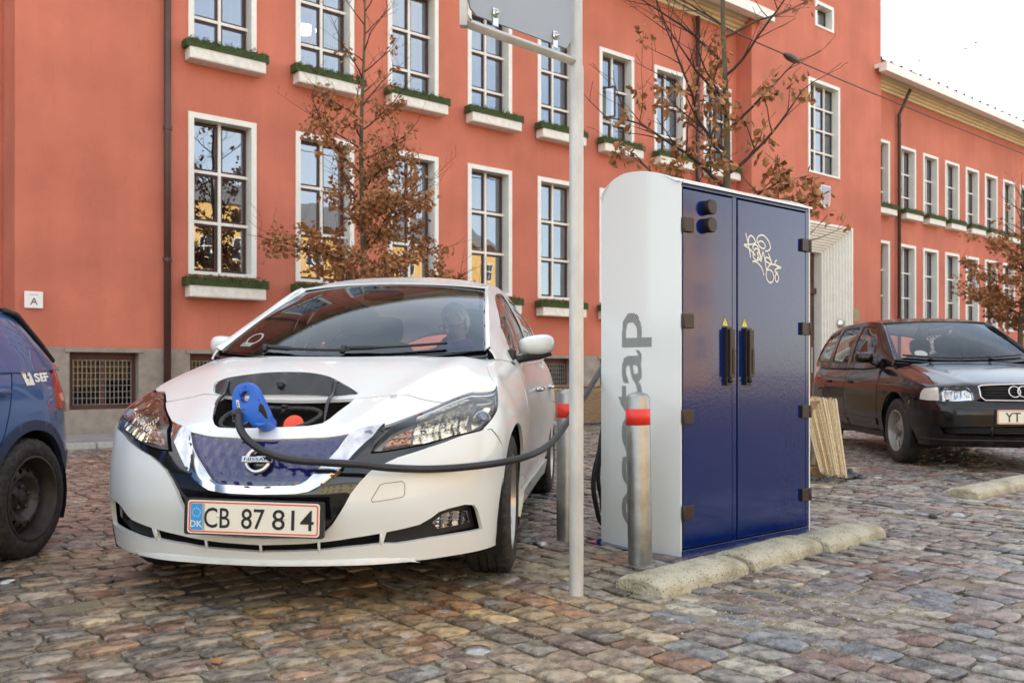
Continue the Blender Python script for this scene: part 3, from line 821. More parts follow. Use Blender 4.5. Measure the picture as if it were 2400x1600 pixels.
def planter_box_mesh(w, h, d):
    bm = bmesh.new(); box(bm, 0, w, -d, 0, 0, h)
    bmesh.ops.bevel(bm, geom=bm.edges[:], offset=.006, segments=1, affect='EDGES')
    box(bm, .03, w-.03, -d-.006, -d+.001, h-.022, h-.012); box(bm, .03, w-.03, -d-.006, -d+.001, .02, .03)
    me = bpy.data.meshes.new('box'); bm.normal_update(); bm.to_mesh(me); bm.free(); me.materials.append(M_box); return me
pb = {}
ORD = ['leftmost', 'second', 'third', 'fourth', 'fifth', 'sixth', 'seventh', 'eighth', 'ninth', 'tenth', 'eleventh', 'twelfth', 'thirteenth', 'fourteenth', 'fifteenth', 'sixteenth', 'seventeenth']
def planter(x, z, w, lab, grp, tuf=True, y=0):
    k = round(w, 2)
    if k not in pb: pb[k] = (planter_box_mesh(w, .180, .22), [tuft_mesh(w+.05, .22, .165, int(1500*w), s) for s in (1, 2, 3)])
    o = thing('window_planter', lab, 'planter', bld.matrix_basis @ Vector((x, -.03+y, z)), AL, grp)
    mesh_obj('box', pb[k][0], o)
    if tuf:
        f = mesh_obj('foliage', pb[k][1][rnd.randrange(3)], o); f.location = (-.03, -.13, .17)
bpy.context.view_layer.update()
G1 = 'white planters with clipped greenery under the windows'
for k, x in enumerate(main_x):
    o_ = ORD[k]
    planter(x-.06, up_z, WW+.12, f'planter of clipped green under the {o_} upper window left of the entrance bay', G1)
    planter(x-.06, low_z-.36, WW+.12, f'planter of clipped green under the {o_} lower window left of the entrance bay', G1)
for k, x in enumerate(wing_x[:12]):
    planter(x-.03, up_z, 1.06, f'planter of clipped green under the {ORD[k]} upper window of the far right wing', G1)

# pavement along the building with kerb
M_slab = mat('pavement slab', (.27, .25, .235), .85, var=.12, vscale=4, bump=.3, bscale=60, objrand=.10)
sw = thing('pavement', None, None, bld.location, AL); sw['kind'] = 'structure'
bm = bmesh.new(); box(bm, 0, .98, 0, .58, -.05, .045); me = bpy.data.meshes.new('paving_slab'); bmesh.ops.bevel(bm, geom=bm.edges[:], offset=.006, segments=1, affect='EDGES'); bm.to_mesh(me); bm.free(); me.materials.append(M_slab)
for i in range(-4, 40):
    for j in range(3):
        o = mesh_obj('paving_slab', me, sw); o.location = (i+(.5 if j % 2 else 0), -.68-.6*j, 0)
M_kerb = mat('granite kerb', (.42, .41, .39), .8, var=.12, vscale=20, objrand=.08)
bm = bmesh.new(); box(bm, 0, .99, -.15, 0, -.05, .06); me = bpy.data.meshes.new('kerb_stone'); bmesh.ops.bevel(bm, geom=bm.edges[:], offset=.012, segments=2, affect='EDGES'); bm.to_mesh(me); bm.free(); me.materials.append(M_kerb)
for i in range(-4, 40):
    o = mesh_obj('kerb_stone', me, sw); o.location = (i, -1.90, 0)

# houses on the other side of the square, seen in reflections
M_och = mat('ochre render', (.58, .36, .13), .85, var=.10, vscale=1.0)
M_brick = mat('orange brick', (.42, .17, .08), .85, var=.2, vscale=6)
M_cream = mat('cream render', (.66, .58, .42), .85, var=.08, vscale=1)
M_slate = mat('slate roof', (.17, .16, .16), .6)
for k, (x0, w, h, m, lab) in enumerate(((-34, 16, 10.5, M_cream, 'cream rendered house across the square behind the camera, leftmost'), (-17.5, 14, 12.0, M_och, 'ochre rendered house across the square, directly behind the camera'),
                                    (-3, 13, 10.0, M_cream, 'cream rendered house across the square beside the ochre one'), (10.5, 17, 12.0, M_och, 'long ochre rendered house across the square towards the right'), (28, 18, 11.0, M_och, 'ochre rendered house at the far right end across the square'))):
    t_ = thing('townhouse', lab, 'house', E1*x0+E2*30, AL)
    bm = bmesh.new(); box(bm, 0, w, -9, 0, 0, h); b_ = from_bm('wall', bm, m, t_)
    bm = bmesh.new(); prism(bm, [(-9.3, h), (.3, h), (-4.5, h+2.6)], 0, w, Matrix.Rotation(R(90), 4, 'Z') @ Matrix.Translation((0, 0, 0)))
    rf = from_bm('roof', bm, M_slate, t_); rf.location = (w, 0, 0)
    nW = int(w/2.4)
    bm = bmesh.new(); box(bm, 0, 1.1, 0, .06, 0, 1.7); me = bpy.data.meshes.new('window'); bm.to_mesh(me); bm.free(); me.materials.append(M_white)
    bm = bmesh.new()
    for a in (.08, .58): 
        for c in (.08, .88): box(bm, a, a+.44, .055, .075, c, c+.74)
    me2 = bpy.data.meshes.new('pane'); bm.to_mesh(me2); bm.free(); me2.materials.append(M_gloss)
    for i in range(nW):
        for fl in range(3):
            o = mesh_obj('window', me, t_); o.location = (.8+i*w/nW, 0, 1.6+fl*3.3); mesh_obj('pane', me2, o)
# ---------------------------------------------------------------- flat outlines with holes, and general surface panels
def pip(x, y, poly):
    c = False; n = len(poly); j = n-1
    for i in range(n):
        xi, yi = poly[i]; xj, yj = poly[j]
        if (yi > y) != (yj > y) and x < (xj-xi)*(y-yi)/(yj-yi)+xi: c = not c
        j = i
    return c
def densify(poly, step, ky=1.0):
    out = []
    for i in range(len(poly)):
        a, b = poly[i], poly[(i+1) % len(poly)]
        d = math.hypot(b[0]-a[0], (b[1]-a[1])*ky); k = max(1, int(math.ceil(d/step)))
        for t in range(k): out.append((a[0]+(b[0]-a[0])*t/k, a[1]+(b[1]-a[1])*t/k))
    return out
def seg_d(px, py, poly, ky):
    best = 9
    n = len(poly)
    for i in range(n):
        ax, ay = poly[i]; bx, by = poly[(i+1) % n]
        ay *= ky; by *= ky
        dx, dy = bx-ax, by-ay; l = dx*dx+dy*dy
        t = 0 if l == 0 else max(0, min(1, ((px-ax)*dx+(py*ky-ay)*dy)/l))
        d = math.hypot(px-ax-dx*t, py*ky-ay-dy*t)
        if d < best: best = d
    return best
def triangulate(outer, holes=(), step=(.05, .05), edge=.04, ky=1.0, extra=()):
    outer = densify(outer, edge, ky); holes = [densify(h, edge, ky) for h in holes]
    V = []; Ed = []
    for loop in [outer]+holes:
        k = len(V); V += loop; Ed += [(k+i, k+(i+1) % len(loop)) for i in range(len(loop))]
    if step:
        x0, x1 = min(p[0] for p in outer), max(p[0] for p in outer); y0, y1 = min(p[1] for p in outer), max(p[1] for p in outer)
        nx, ny = int((x1-x0)/step[0])+1, int((y1-y0)/step[1])+1
        mn = min(step[0], step[1]*ky)*.45
        for i in range(nx+1):
            for j in range(ny+1):
                x, y = x0+(i+.5*(j % 2))*step[0], y0+j*step[1]
                if pip(x, y, outer) and not any(pip(x, y, h) for h in holes):
                    if min(seg_d(x, y, l, ky) for l in [outer]+holes) > mn: V.append((x, y))
    V += list(extra)
    r = delaunay_2d_cdt([Vector((p[0], p[1]*ky)) for p in V], Ed, [], 0, 1e-7)
    vv = [(p[0], p[1]/ky) for p in r[0]]
    F = []
    for f in r[2]:
        cx = sum(vv[i][0] for i in f)/3; cy = sum(vv[i][1] for i in f)/3
        if pip(cx, cy, outer) and not any(pip(cx, cy, h) for h in holes):
            a, b, c = (vv[i] for i in f)
            ar = (b[0]-a[0])*(c[1]-a[1])-(c[0]-a[0])*(b[1]-a[1])
            if abs(ar) > 1e-10: F.append(tuple(f) if ar > 0 else tuple(f[::-1]))
    return vv, F
def boundary(F):
    cnt = {}
    for f in F:
        for k in range(3):
            e = (f[k], f[(k+1) % 3]); cnt[e] = cnt.get(e, 0)+1
    return [e for e in cnt if (e[1], e[0]) not in cnt]
def panel(name, m, parent, fn, outer, holes=(), off=0.0, lip=.012, step=(.045, .05), edge=.03, ky=1.0, offfn=None, smooth=True, flip=False):
    """a sheet cut to an outline in the surface's own coordinates, with its edges turned in; fn(s, h, d) -> point"""
    vv, F = triangulate(outer, holes, step, edge, ky)
    P = [fn(a, b, off+(offfn(a, b) if offfn else 0)) for a, b in vv]
    if flip: F = [f[::-1] for f in F]
    me = bpy.data.meshes.new(name)
    V2 = list(P); F2 = list(F)
    if lip:
        for a, b in boundary(F):
            k = len(V2)
            ra = fn(vv[a][0], vv[a][1], off-lip); rb = fn(vv[b][0], vv[b][1], off-lip)
            V2 += [P[a], P[b], rb, ra]; F2.append((k+1, k, k+3, k+2))
    me.from_pydata(V2, [], F2)
    if smooth: me.shade_smooth()
    me.validate()
    return mesh_obj(name, me, parent, m)
def slab(name, m, parent, outer, holes, t0, t1, M, bevel=0, edge=.05, smooth=False, seg=2):
    """flat outline given thickness along its z"""
    vv, F = triangulate(outer, holes, None, edge)
    bm = bmesh.new(); a = [bm.verts.new((x, y, t0)) for x, y in vv]; b = [bm.verts.new((x, y, t1)) for x, y in vv]
    for f in F:
        bm.faces.new([a[i] for i in f[::-1]]); bm.faces.new([b[i] for i in f])
    for i, j in boundary(F): bm.faces.new((a[i], a[j], b[j], b[i]))
    bmesh.ops.dissolve_limit(bm, angle_limit=R(1), verts=bm.verts[:], edges=bm.edges[:])
    for v in bm.verts: v.co = M @ v.co
    o = from_bm(name, bm, m, parent)
    if bevel:
        bb = o.modifiers.new('bevel', 'BEVEL'); bb.width = bevel; bb.segments = seg; bb.limit_method = 'ANGLE'; bb.angle_limit = R(50); bb.harden_normals = False
    if smooth: o.data.shade_smooth()
    return o
def ribbon(bm, pts, w, y, M=None, mi=0):
    """painted stroke of width w in the x,z plane"""
    n = len(pts); L = []; Rr = []
    for i, (x, z) in enumerate(pts):
        a, b = pts[max(i-1, 0)], pts[min(i+1, n-1)]
        dx, dz = b[0]-a[0], b[1]-a[1]; l = math.hypot(dx, dz) or 1
        L.append(bm.verts.new((x-dz/l*w/2, y, z+dx/l*w/2))); Rr.append(bm.verts.new((x+dz/l*w/2, y, z-dx/l*w/2)))
    for i in range(n-1):
        f = bm.faces.new((L[i], Rr[i], Rr[i+1], L[i+1])); f.material_index = mi
def smooth_line(pts, k=5):
    out = []
    P = [pts[0]]+list(pts)+[pts[-1]]
    for i in range(1, len(P)-2):
        a, b, c, d = P[i-1:i+3]
        for j in range(k):
            t = j/k
            out.append(tuple(.5*((2*b[q])+(-a[q]+c[q])*t+(2*a[q]-5*b[q]+4*c[q]-d[q])*t*t+(-a[q]+3*b[q]-3*c[q]+d[q])*t**3) for q in range(len(b))))
    out.append(tuple(pts[-1])); return out

# ---------------------------------------------------------------- charging cabinet
CH = thing('charging_station', 'tall white and blue electric charging cabinet with arched roof, two doors and white scrawled tag', 'charging station', (.829, 4.362, 0), AL)
CW, CD = 1.118, .54
_arch = pchip([-.02, .006, .062, .146, .233, .341, .435, .490, .520, .54], [1.846, 1.848, 1.874, 1.904, 1.925, 1.934, 1.918, 1.893, 1.868, 1.835])
def arch(y): return _arch(y)
def bulge(y): return .024*(1-((y-CD/2)/(CD/2))**2)
def side_sheet(x, sg, name):
    bm = bmesh.new(); ny, nz_ = 28, 12; g = {}
    for i in range(ny+1):
        y = CD*(.5-.5*math.cos(math.pi*i/ny)); 
        for j in range(nz_+1):
            z = .008+(arch(y)+.004-.008)*(j/nz_); g[i, j] = bm.verts.new((x+sg*bulge(y), y, z))
    for i in range(ny):
        for j in range(nz_): 
            f = bm.faces.new((g[i, j], g[i+1, j], g[i+1, j+1], g[i, j+1])); f.smooth = True
    bmesh.ops.recalc_face_normals(bm, faces=bm.faces[:])
    o = from_bm(name, bm, M_shell, CH, smooth=True)
    s = o.modifiers.new('sheet', 'SOLIDIFY'); s.thickness = .012; s.offset = -1
    es = o.modifiers.new('crisp', 'EDGE_SPLIT'); es.split_angle = R(40)
    return o
side_sheet(-.006, -1, 'side_panel'); side_sheet(CW+.008, 1, 'side_panel')
bm = bmesh.new(); n = 30; g = []
for i in range(n+1):
    y = CD*(.5-.5*math.cos(math.pi*i/n)); z = arch(y)
    g.append([bm.verts.new((x, y, z)) for x in (-.02, CW+.02)])
for a, b in zip(g, g[1:]): f = bm.faces.new((a[0], a[1], b[1], b[0])); f.smooth = True
v = [bm.verts.new(p) for p in ((-.004, -.012, 1.8335), (CW+.004, -.012, 1.8335), (CW+.004, -.012, 1.8455), (-.004, -.012, 1.8455))]; bm.faces.new(v)
v = [bm.verts.new(p) for p in ((-.004, CD, .02), (CW+.004, CD, .02), (CW+.004, CD, 1.846), (-.004, CD, 1.846))]; bm.faces.new(v)
bmesh.ops.recalc_face_normals(bm, faces=bm.faces[:])
ro = from_bm('roof', bm, M_shell, CH, smooth=False); sm = ro.modifiers.new('sheet', 'SOLIDIFY'); sm.thickness = .006
bm = bmesh.new(); 
box(bm, .004, CW-.004, .03, CD-.02, .03, 1.82); cab_in = from_bm('inner_body', bm, M_black, CH)
bm = bmesh.new()                                             # frame round the doors
for (a, b, c, d) in ((.001, CW-.001, .0, .037), (.001, CW-.001, 1.818, 1.833), (.406, .440, .0375, 1.8175), (1.081, CW-.001, .0375, 1.8175)): box(bm, a, b, 0, .04, c, d)
from_bm('door_frame', bm, M_navy, CH, bevel=.002)
d1 = slab('door', M_navy, CH, [(.010, .045), (.398, .045), (.398, 1.809), (.010, 1.809)], [], -.004, .03, Matrix(((1, 0, 0, 0), (0, 0, 1, 0), (0, 1, 0, 0), (0, 0, 0, 1))), .003)
d2 = slab('door', M_navy, CH, [(.448, .045), (1.072, .045), (1.072, 1.809), (.448, 1.809)], [], -.004, .03, Matrix(((1, 0, 0, 0), (0, 0, 1, 0), (0, 1, 0, 0), (0, 0, 0, 1))), .003)
for d in (d1, d2):
    for p in d.data.polygons: pass
    bm = bmesh.new(); bm.from_mesh(d.data); bmesh.ops.recalc_face_normals(bm, faces=bm.faces[:]); bm.to_mesh(d.data); bm.free()
def hinge(z, x0, right, par):
    bm = bmesh.new(); h = .070
    if not right: box(bm, x0, x0+.068, -.020, -.004, z-h, z); tube(bm, [(x0-.004, -.012, z-h), (x0-.004, -.012, z)], .009, 10)
    else: box(bm, x0-.078, x0-.014, -.020, -.004, z-h, z); tube(bm, [(x0, -.014, z-h), (x0, -.014, z)], .012, 10)
    from_bm('hinge', bm, M_hinge, par, bevel=.002)
for z in (1.668, 1.196, .727, .257): hinge(z, .005, False, d1)
for z in (1.660, 1.190, .724, .256): hinge(z, 1.100, True, d2)
for x, d in ((.335, d1), (.500, d2)):
    bm = bmesh.new(); box(bm, x-.003, x+.043, -.022, -.004, .842, 1.142); box(bm, x+.001, x+.039, -.040, -.022, .885, 1.130)
    box(bm, x+.020, x+.039, -.044, -.040, .905, 1.03)
    ho = from_bm('handle', bm, M_hinge, d, bevel=.005)
    bm = bmesh.new(); lathe(bm, [(0, .0), (.013, 0), (.013, .008), (.009, .016), (0, .018)], 16, Matrix.Translation((x+.02, -.022, .868)) @ Matrix.Rotation(R(90), 4, 'X')); from_bm('lock', bm, M_dark, ho, smooth=True)
for x, d in ((.338, d1), (.503, d2)):
    bm = bmesh.new(); v = [bm.verts.new(p) for p in ((x-.027, -.0046, 1.147), (x+.027, -.0046, 1.147), (x, -.0046, 1.194))]; bm.faces.new(v); wz = from_bm('warning_sticker', bm, M_yellow, d)
    bm = bmesh.new(); ribbon(bm, [(x-.025, 1.148), (x+.025, 1.148), (x, 1.1925), (x-.025, 1.148)], .003, -.0052); ribbon(bm, [(x+.004, 1.180), (x-.005, 1.167), (x+.005, 1.167), (x-.002, 1.153)], .003, -.0052)
    from_bm('flash_symbol', bm, M_ink, wz)
for z in (1.735, 1.645):
    bm = bmesh.new(); lathe(bm, [(0, .0), (.034, 0), (.036, .006), (.036, .022), (.038, .024), (.038, .036), (.034, .040), (0, .041)], 32, Matrix.Translation((.190, -.004, z)) @ Matrix.Rotation(R(90), 4, 'X')); from_bm('round_vent', bm, M_hinge, d1, smooth=True, sharp=40)
G_ = [[(0.514, 1.639), (0.524, 1.617), (0.536, 1.586), (0.541, 1.57), (0.55, 1.542), (0.555, 1.515)], [(0.538, 1.587), (0.539, 1.615), (0.555, 1.631), (0.579, 1.625), (0.596, 1.609), (0.598, 1.598), (0.574, 1.588), (0.531, 1.582), (0.5, 1.577), (0.526, 1.567), (0.559, 1.554), (0.598, 1.53)], [(0.579, 1.562), (0.576, 1.576), (0.596, 1.587), (0.617, 1.581), (0.634, 1.561), (0.639, 1.538), (0.642, 1.526)], [(0.617, 1.594), (0.612, 1.617), (0.627, 1.635), (0.656, 1.644), (0.686, 1.638), (0.716, 1.618), (0.733, 1.593), (0.731, 1.576), (0.711, 1.564), (0.686, 1.561)], [(0.627, 1.59), (0.627, 1.604), (0.647, 1.611), (0.671, 1.605), (0.686, 1.591), (0.681, 1.578), (0.666, 1.572), (0.642, 1.579), (0.627, 1.59)], [(0.583, 1.553), (0.598, 1.566), (0.617, 1.565), (0.63, 1.551), (0.62, 1.539)], [(0.581, 1.55), (0.578, 1.533), (0.583, 1.516), (0.603, 1.506), (0.622, 1.506)], [(0.612, 1.549), (0.622, 1.528), (0.615, 1.51)], [(0.622, 1.528), (0.637, 1.511), (0.649, 1.504), (0.656, 1.528), (0.667, 1.555), (0.679, 1.524), (0.689, 1.492), (0.696, 1.466), (0.698, 1.455)], [(0.622, 1.506), (0.642, 1.518), (0.644, 1.541)], [(0.571, 1.496), (0.598, 1.497), (0.627, 1.487), (0.652, 1.469), (0.669, 1.444), (0.674, 1.427)], [(0.713, 1.551), (0.726, 1.533), (0.736, 1.516), (0.746, 1.497)], [(0.746, 1.497), (0.726, 1.521), (0.701, 1.528), (0.686, 1.521), (0.691, 1.507), (0.721, 1.498), (0.746, 1.494)], [(0.701, 1.461), (0.716, 1.48), (0.736, 1.493), (0.766, 1.494), (0.797, 1.49), (0.833, 1.482), (0.802, 1.477), (0.779, 1.469), (0.776, 1.456), (0.792, 1.453), (0.799, 1.458)], [(0.794, 1.52), (0.779, 1.514), (0.774, 1.502), (0.779, 1.493), (0.807, 1.486)], [(0.701, 1.461), (0.726, 1.463), (0.751, 1.453), (0.764, 1.43), (0.756, 1.406), (0.736, 1.394), (0.711, 1.4), (0.696, 1.419), (0.694, 1.44), (0.701, 1.461)], [(0.776, 1.425), (0.781, 1.44), (0.797, 1.444), (0.807, 1.43), (0.804, 1.409), (0.792, 1.402), (0.779, 1.41), (0.776, 1.425)]]
bm = bmesh.new()
for k, s in enumerate(G_): ribbon(bm, smooth_line(s, 5), .0085, -.0047-.00008*k)
from_bm('marker_tag', bm, M_papery, d2)
bm = bmesh.new(); box(bm, -.075, CW+.03, -.03, CD+.05, .001, .008); from_bm('base_plate', bm, M_navy, CH, bevel=.002)
# the name punched as small holes into the side panel
me = text_mesh('ecotap', size=1, offset=.015)
vs = [v.co.copy() for v in me.vertices]; tris = []
for p in me.polygons:
    q = list(p.vertices)
    for k in range(1, len(q)-1): tris.append((vs[q[0]], vs[q[k]], vs[q[k+1]]))
x0, x1 = min(v.x for v in vs), max(v.x for v in vs); ylow = min(v.y for v in vs)
import numpy as _np
bpy.data.meshes.remove(me)
xh = None
def in_text(x, y):
    for a, b, c in tris:
        d1_ = (x-b.x)*(a.y-b.y)-(a.x-b.x)*(y-b.y); d2_ = (x-c.x)*(b.y-c.y)-(b.x-c.x)*(y-c.y); d3_ = (x-a.x)*(c.y-a.y)-(c.x-a.x)*(y-a.y)
        if (d1_ >= 0) == (d2_ >= 0) == (d3_ >= 0) or not ((d1_ < 0 or d2_ < 0 or d3_ < 0) and (d1_ > 0 or d2_ > 0 or d3_ > 0)): return True
    return False
# text runs upwards: z from .118 to 1.217; letter tops point towards the back (larger y)
sx = (1.217-.118)/(x1-x0); yl, yb = .175, .242                    # descender end, baseline
sy = (.416-.242)/.55                                              # x-height of the lettering is about .55
basel = 0
ys_ = sorted(v.y for v in vs)
bm = bmesh.new(); pitch = .0128; row = 0; zz = .118
def base_y():
    # the baseline lies above the descender of the p
    return ylow + (.26)*1.0
bl = base_y()
sy = (.242-.175)/(bl-ylow); sy = (sy+(.416-.242)/.54)/2
while zz < 1.217:
    yy = .165+(pitch/2 if row % 2 else 0)
    while yy < .47:
        tx_, ty_ = x0+(zz-.118)/sx, bl+(yy-.242)/sy
        if in_text(tx_, ty_):
            c = Vector((-.0063-.0012-bulge(yy), yy, zz)); r0 = .0042
            vsn = [bm.verts.new(c+Vector((0, r0*math.cos(t), r0*math.sin(t)))) for t in [2*math.pi*k/7 for k in range(7)]]
            for v in vsn: v.co.x = -.0063-.0006-bulge(v.co.y)
            bm.faces.new(vsn)
        yy += pitch
    zz += pitch*.5*1.0 if False else pitch*.55; row += 1
from_bm('punched_name', bm, M_black, CH)['kind'] = 'stuff'

# hanging cable loops behind the cabinet
lp = [(0.554, 5.15, 0.693), (0.52, 5.13, 0.571), (0.498, 5.1, 0.449), (0.47, 5.08, 0.349), (0.464, 5.08, 0.246), (0.483, 5.1, 0.141), (0.514, 5.12, 0.045), (.60, 5.17, .02), (.70, 5.22, .12), (.72, 5.22, .5), (.72, 5.2, 1.0)]
bm = bmesh.new(); tube(bm, smooth_line(lp, 5), .014, 10); tube(bm, smooth_line([(x+.03, y+.03, z*.93+.06) for x, y, z in lp[:7]]+[(.72, 5.22, .3), (.74, 5.2, .9)], 5), .012, 10)
tag(from_bm('hanging_cable', bm, M_cable), 'black cable hanging in a loop behind the left edge of the charging cabinet', 'cable')

# ---------------------------------------------------------------- charging cable and connector
cb = [(-1.033, 3.38, 0.748), (-1.02, 3.34, 0.705), (-0.982, 3.31, 0.66), (-0.913, 3.29, 0.617), (-0.814, 3.27, 0.591), (-0.686, 3.26, 0.581), (-0.563, 3.27, 0.572), (-0.448, 3.31, 0.555), (-0.319, 3.42, 0.539), (-0.178, 3.48, 0.541), (-0.033, 3.60, 0.548), (0.071, 3.70, 0.565), (0.155, 3.85, 0.593), (0.217, 4.02, 0.639), (0.267, 4.17, 0.689), (0.373, 4.53, 0.793), (0.495, 4.93, 0.931), (0.586, 5.1, 1.049), (.68, 5.16, 1.15)]
PC = thing('charging_cable', 'thick black charging cable with bright blue connector plugged into the white car nose', 'charging cable', cb[0])
inv = Matrix.Translation(-Vector(cb[0]))
bm = bmesh.new(); tube(bm, smooth_line(cb, 6), .0145, 14)
for v in bm.verts: v.co = inv @ v.co
from_bm('cable', bm, M_cable, PC)
PY = 3.42
def q(x, y): return ((470+x*.17007-603)/2090*PY, (872-(840+y*.17007))/2090*PY)
out = [q(*p) for p in smooth_line([(468, 640), (470, 540), (480, 460), (520, 390), (570, 350), (640, 332), (710, 345), (770, 390), (810, 450), (850, 540), (900, 640), (950, 740), (975, 820), (965, 890), (900, 926), (820, 930), (750, 926), (690, 860), (650, 870), (605, 905), (585, 860), (540, 790), (475, 740)], 3)]
hole = [q(*p) for p in smooth_line([(580, 565), (582, 515), (612, 465), (660, 448), (705, 480), (690, 560), (640, 620), (596, 605), (580, 565)], 3)[:-1]]
Mp = inv @ Matrix.Translation((-.977, PY, .91)) @ Matrix(((1, 0, 0, 0), (0, 0, -1, 0), (0, 1, 0, 0), (0, 0, 0, 1)))
co = slab('connector', M_blueplug, PC, out[::-1] if False else out, [hole], -.030, .030, Mp, .012, seg=3)
bmx = bmesh.new(); bmx.from_mesh(co.data); bmesh.ops.recalc_face_normals(bmx, faces=bmx.faces[:]); bmx.to_mesh(co.data); bmx.free(); co.data.shade_smooth()
c1 = q(850, 800); bm = bmesh.new(); lathe(bm, [(0, .0), (.034, .0), (.036, .01), (.036, .10), (.0, .10)], 28, Mp @ Matrix.Translation((c1[0], c1[1], .022)) @ Matrix.Rotation(R(180), 4, 'X') @ Matrix.Rotation(R(-20), 4, 'X')); from_bm('connector_head', bm, M_blueplug, co, smooth=True, sharp=40)
ins = [q(*p) for p in ((860, 600), (900, 640), (940, 720), (962, 800), (958, 826), (930, 815), (870, 750), (832, 710), (835, 650))]
slab('display_window', M_gloss, co, ins, [], .028, .0335, Mp, .002)
slab('serial_label', M_plate, co, [q(*p) for p in ((522, 568), (560, 565), (577, 668), (540, 675))], [], .030, .0312, Mp)
bm = bmesh.new()
for k in range(4): box(bm, *(q(535+k*2.5, 590+k*20)[0], q(553+k*2.5, 590+k*20)[0]), *(q(0, 604+k*20)[1], q(0, 592+k*20)[1]), .0313, .0318)
for v in bm.verts: v.co = Mp @ v.co
from_bm('label_print', bm, M_ink, co)
for (x, y, m_) in ((648, 384, M_dark), (588, 440, M_red), (575, 495, M_dark), (835, 568, M_dark), (627, 695, M_dark)):
    a = q(x, y); bm = bmesh.new(); lathe(bm, [(0, 0), (.0032, 0), (.0028, .0015), (0, .0015)], 10, Mp @ Matrix.Translation((a[0], a[1], .0300))); from_bm('screw', bm, m_, co)
a = q(545, 770); bm = bmesh.new()
lathe(bm, [(0, -.02), (.026, -.02), (.028, -.012), (.028, .008), (.022, .016), (.018, .03), (.0, .03)], 8, Mp @ Matrix.Translation((a[0], a[1], .012)) @ Matrix.Rotation(R(72), 4, 'X') @ Matrix.Rotation(R(-14), 4, 'Y'), flat=True); from_bm('cable_gland', bm, M_dark, co)

# ---------------------------------------------------------------- bollards
def bollard(x, y, h, lean, lab):
    t = thing('bollard', lab, 'bollard', (x, y, 0), 0, 'galvanised bollards with a red band guarding the charging cabinet')
    t.rotation_euler = (R(lean[1]), R(lean[0]), R(rnd.uniform(0, 60)))
    bm = bmesh.new(); lathe(bm, [(.0572, -.02), (.0572, h-.03), (.0555, h-.024)], 40); from_bm('tube', bm, M_galv, t, smooth=True)
    bm = bmesh.new(); lathe(bm, [(.0555, h-.026), (.056, h-.020), (.048, h-.008), (.025, h+.003), (0, h+.006)], 40); from_bm('cap', bm, M_galv, t, smooth=True)
    bm = bmesh.new(); lathe(bm, [(.0572, h-.149), (.0583, h-.1489), (.0583, h-.073), (.0572, h-.0729)], 40); from_bm('red_band', bm, M_red, t, smooth=True)
    bm = bmesh.new(); tube(bm, [(.0565, 0, 0), (.0565, 0, h-.05)], .0035, 6); from_bm('weld_seam', bm, M_galv, t, smooth=True); collar(t, .057, int(x*1000))
M_mortar = mat('mortar collar', (.30, .27, .22), .95, var=.25, vscale=40, bump=.8, bscale=80)
def collar(par, r0, seed):
    bm = bmesh.new(); n = 22; q = random.Random(seed); rr = [r0*q.uniform(1.25, 1.9) for _ in range(n)]
    a = [bm.verts.new((r0*.9*math.cos(6.283*i/n), r0*.9*math.sin(6.283*i/n), .012)) for i in range(n)]; b = [bm.verts.new((rr[i]*math.cos(6.283*i/n), rr[i]*math.sin(6.283*i/n), -.010)) for i in range(n)]
    for i in range(n): bm.faces.new((a[i], b[i], b[(i+1) % n], a[(i+1) % n]))
    return from_bm('mortar_collar', bm, M_mortar, par, smooth=True)
bollard(.606, 4.21, .812, (-1.0, 0), 'galvanised bollard with red band in front of the white cabinet side')
bollard(.297, 4.80, .815, (0, 0), 'galvanised bollard with red band between the white car and the sign post')

# ---------------------------------------------------------------- sign on its post, seen from behind
SPx, SPy = .261, 3.615
sp = thing('street_sign', 'grey backed street sign in a galvanised tube frame on a tall post, seen from behind', 'sign', (SPx, SPy, 0)); collar(sp, .029, 4)
bm = bmesh.new(); lathe(bm, [(.0290, -.03), (.0290, 2.135), (.0275, 2.150)], 32); from_bm('post', bm, M_zinc, sp, smooth=True)
bm = bmesh.new(); lathe(bm, [(.0245, 2.12), (.0245, 3.4), (0, 3.4)], 28); from_bm('upper_tube', bm, M_zinc, sp, smooth=True)
dv = Vector((-.411, -.39, 0)).normalized(); wl = .60
Ms = frameM((0, 0, 0), dv, (0, 0, 1))
fr = [(.02, 2.165), (wl-.055, 2.165), (wl-.022, 2.175), (wl-.005, 2.20), (wl, 2.235), (wl, 3.34), (wl-.05, 3.37), (.02, 3.37)]
bm = bmesh.new(); pts = smooth_line(fr, 4); rr = []
for i in range(len(pts)-1):
    pass
tube(bm, [Ms @ Vector((x, z, 0)) for x, z in pts], .019, 4)
from_bm('frame', bm, M_zinc, sp, bevel=.004)
pn = [(.035, 2.245), (.06, 2.205), (wl-.06, 2.205), (wl-.03, 2.225), (wl-.022, 2.26), (wl-.022, 3.32), (.035, 3.32)]
slab('sign_back', mat('sign grey back', (.31, .36, .42), .45, metal=.15, var=.03, vscale=2), sp, pn, [], -.004, .004, Ms)
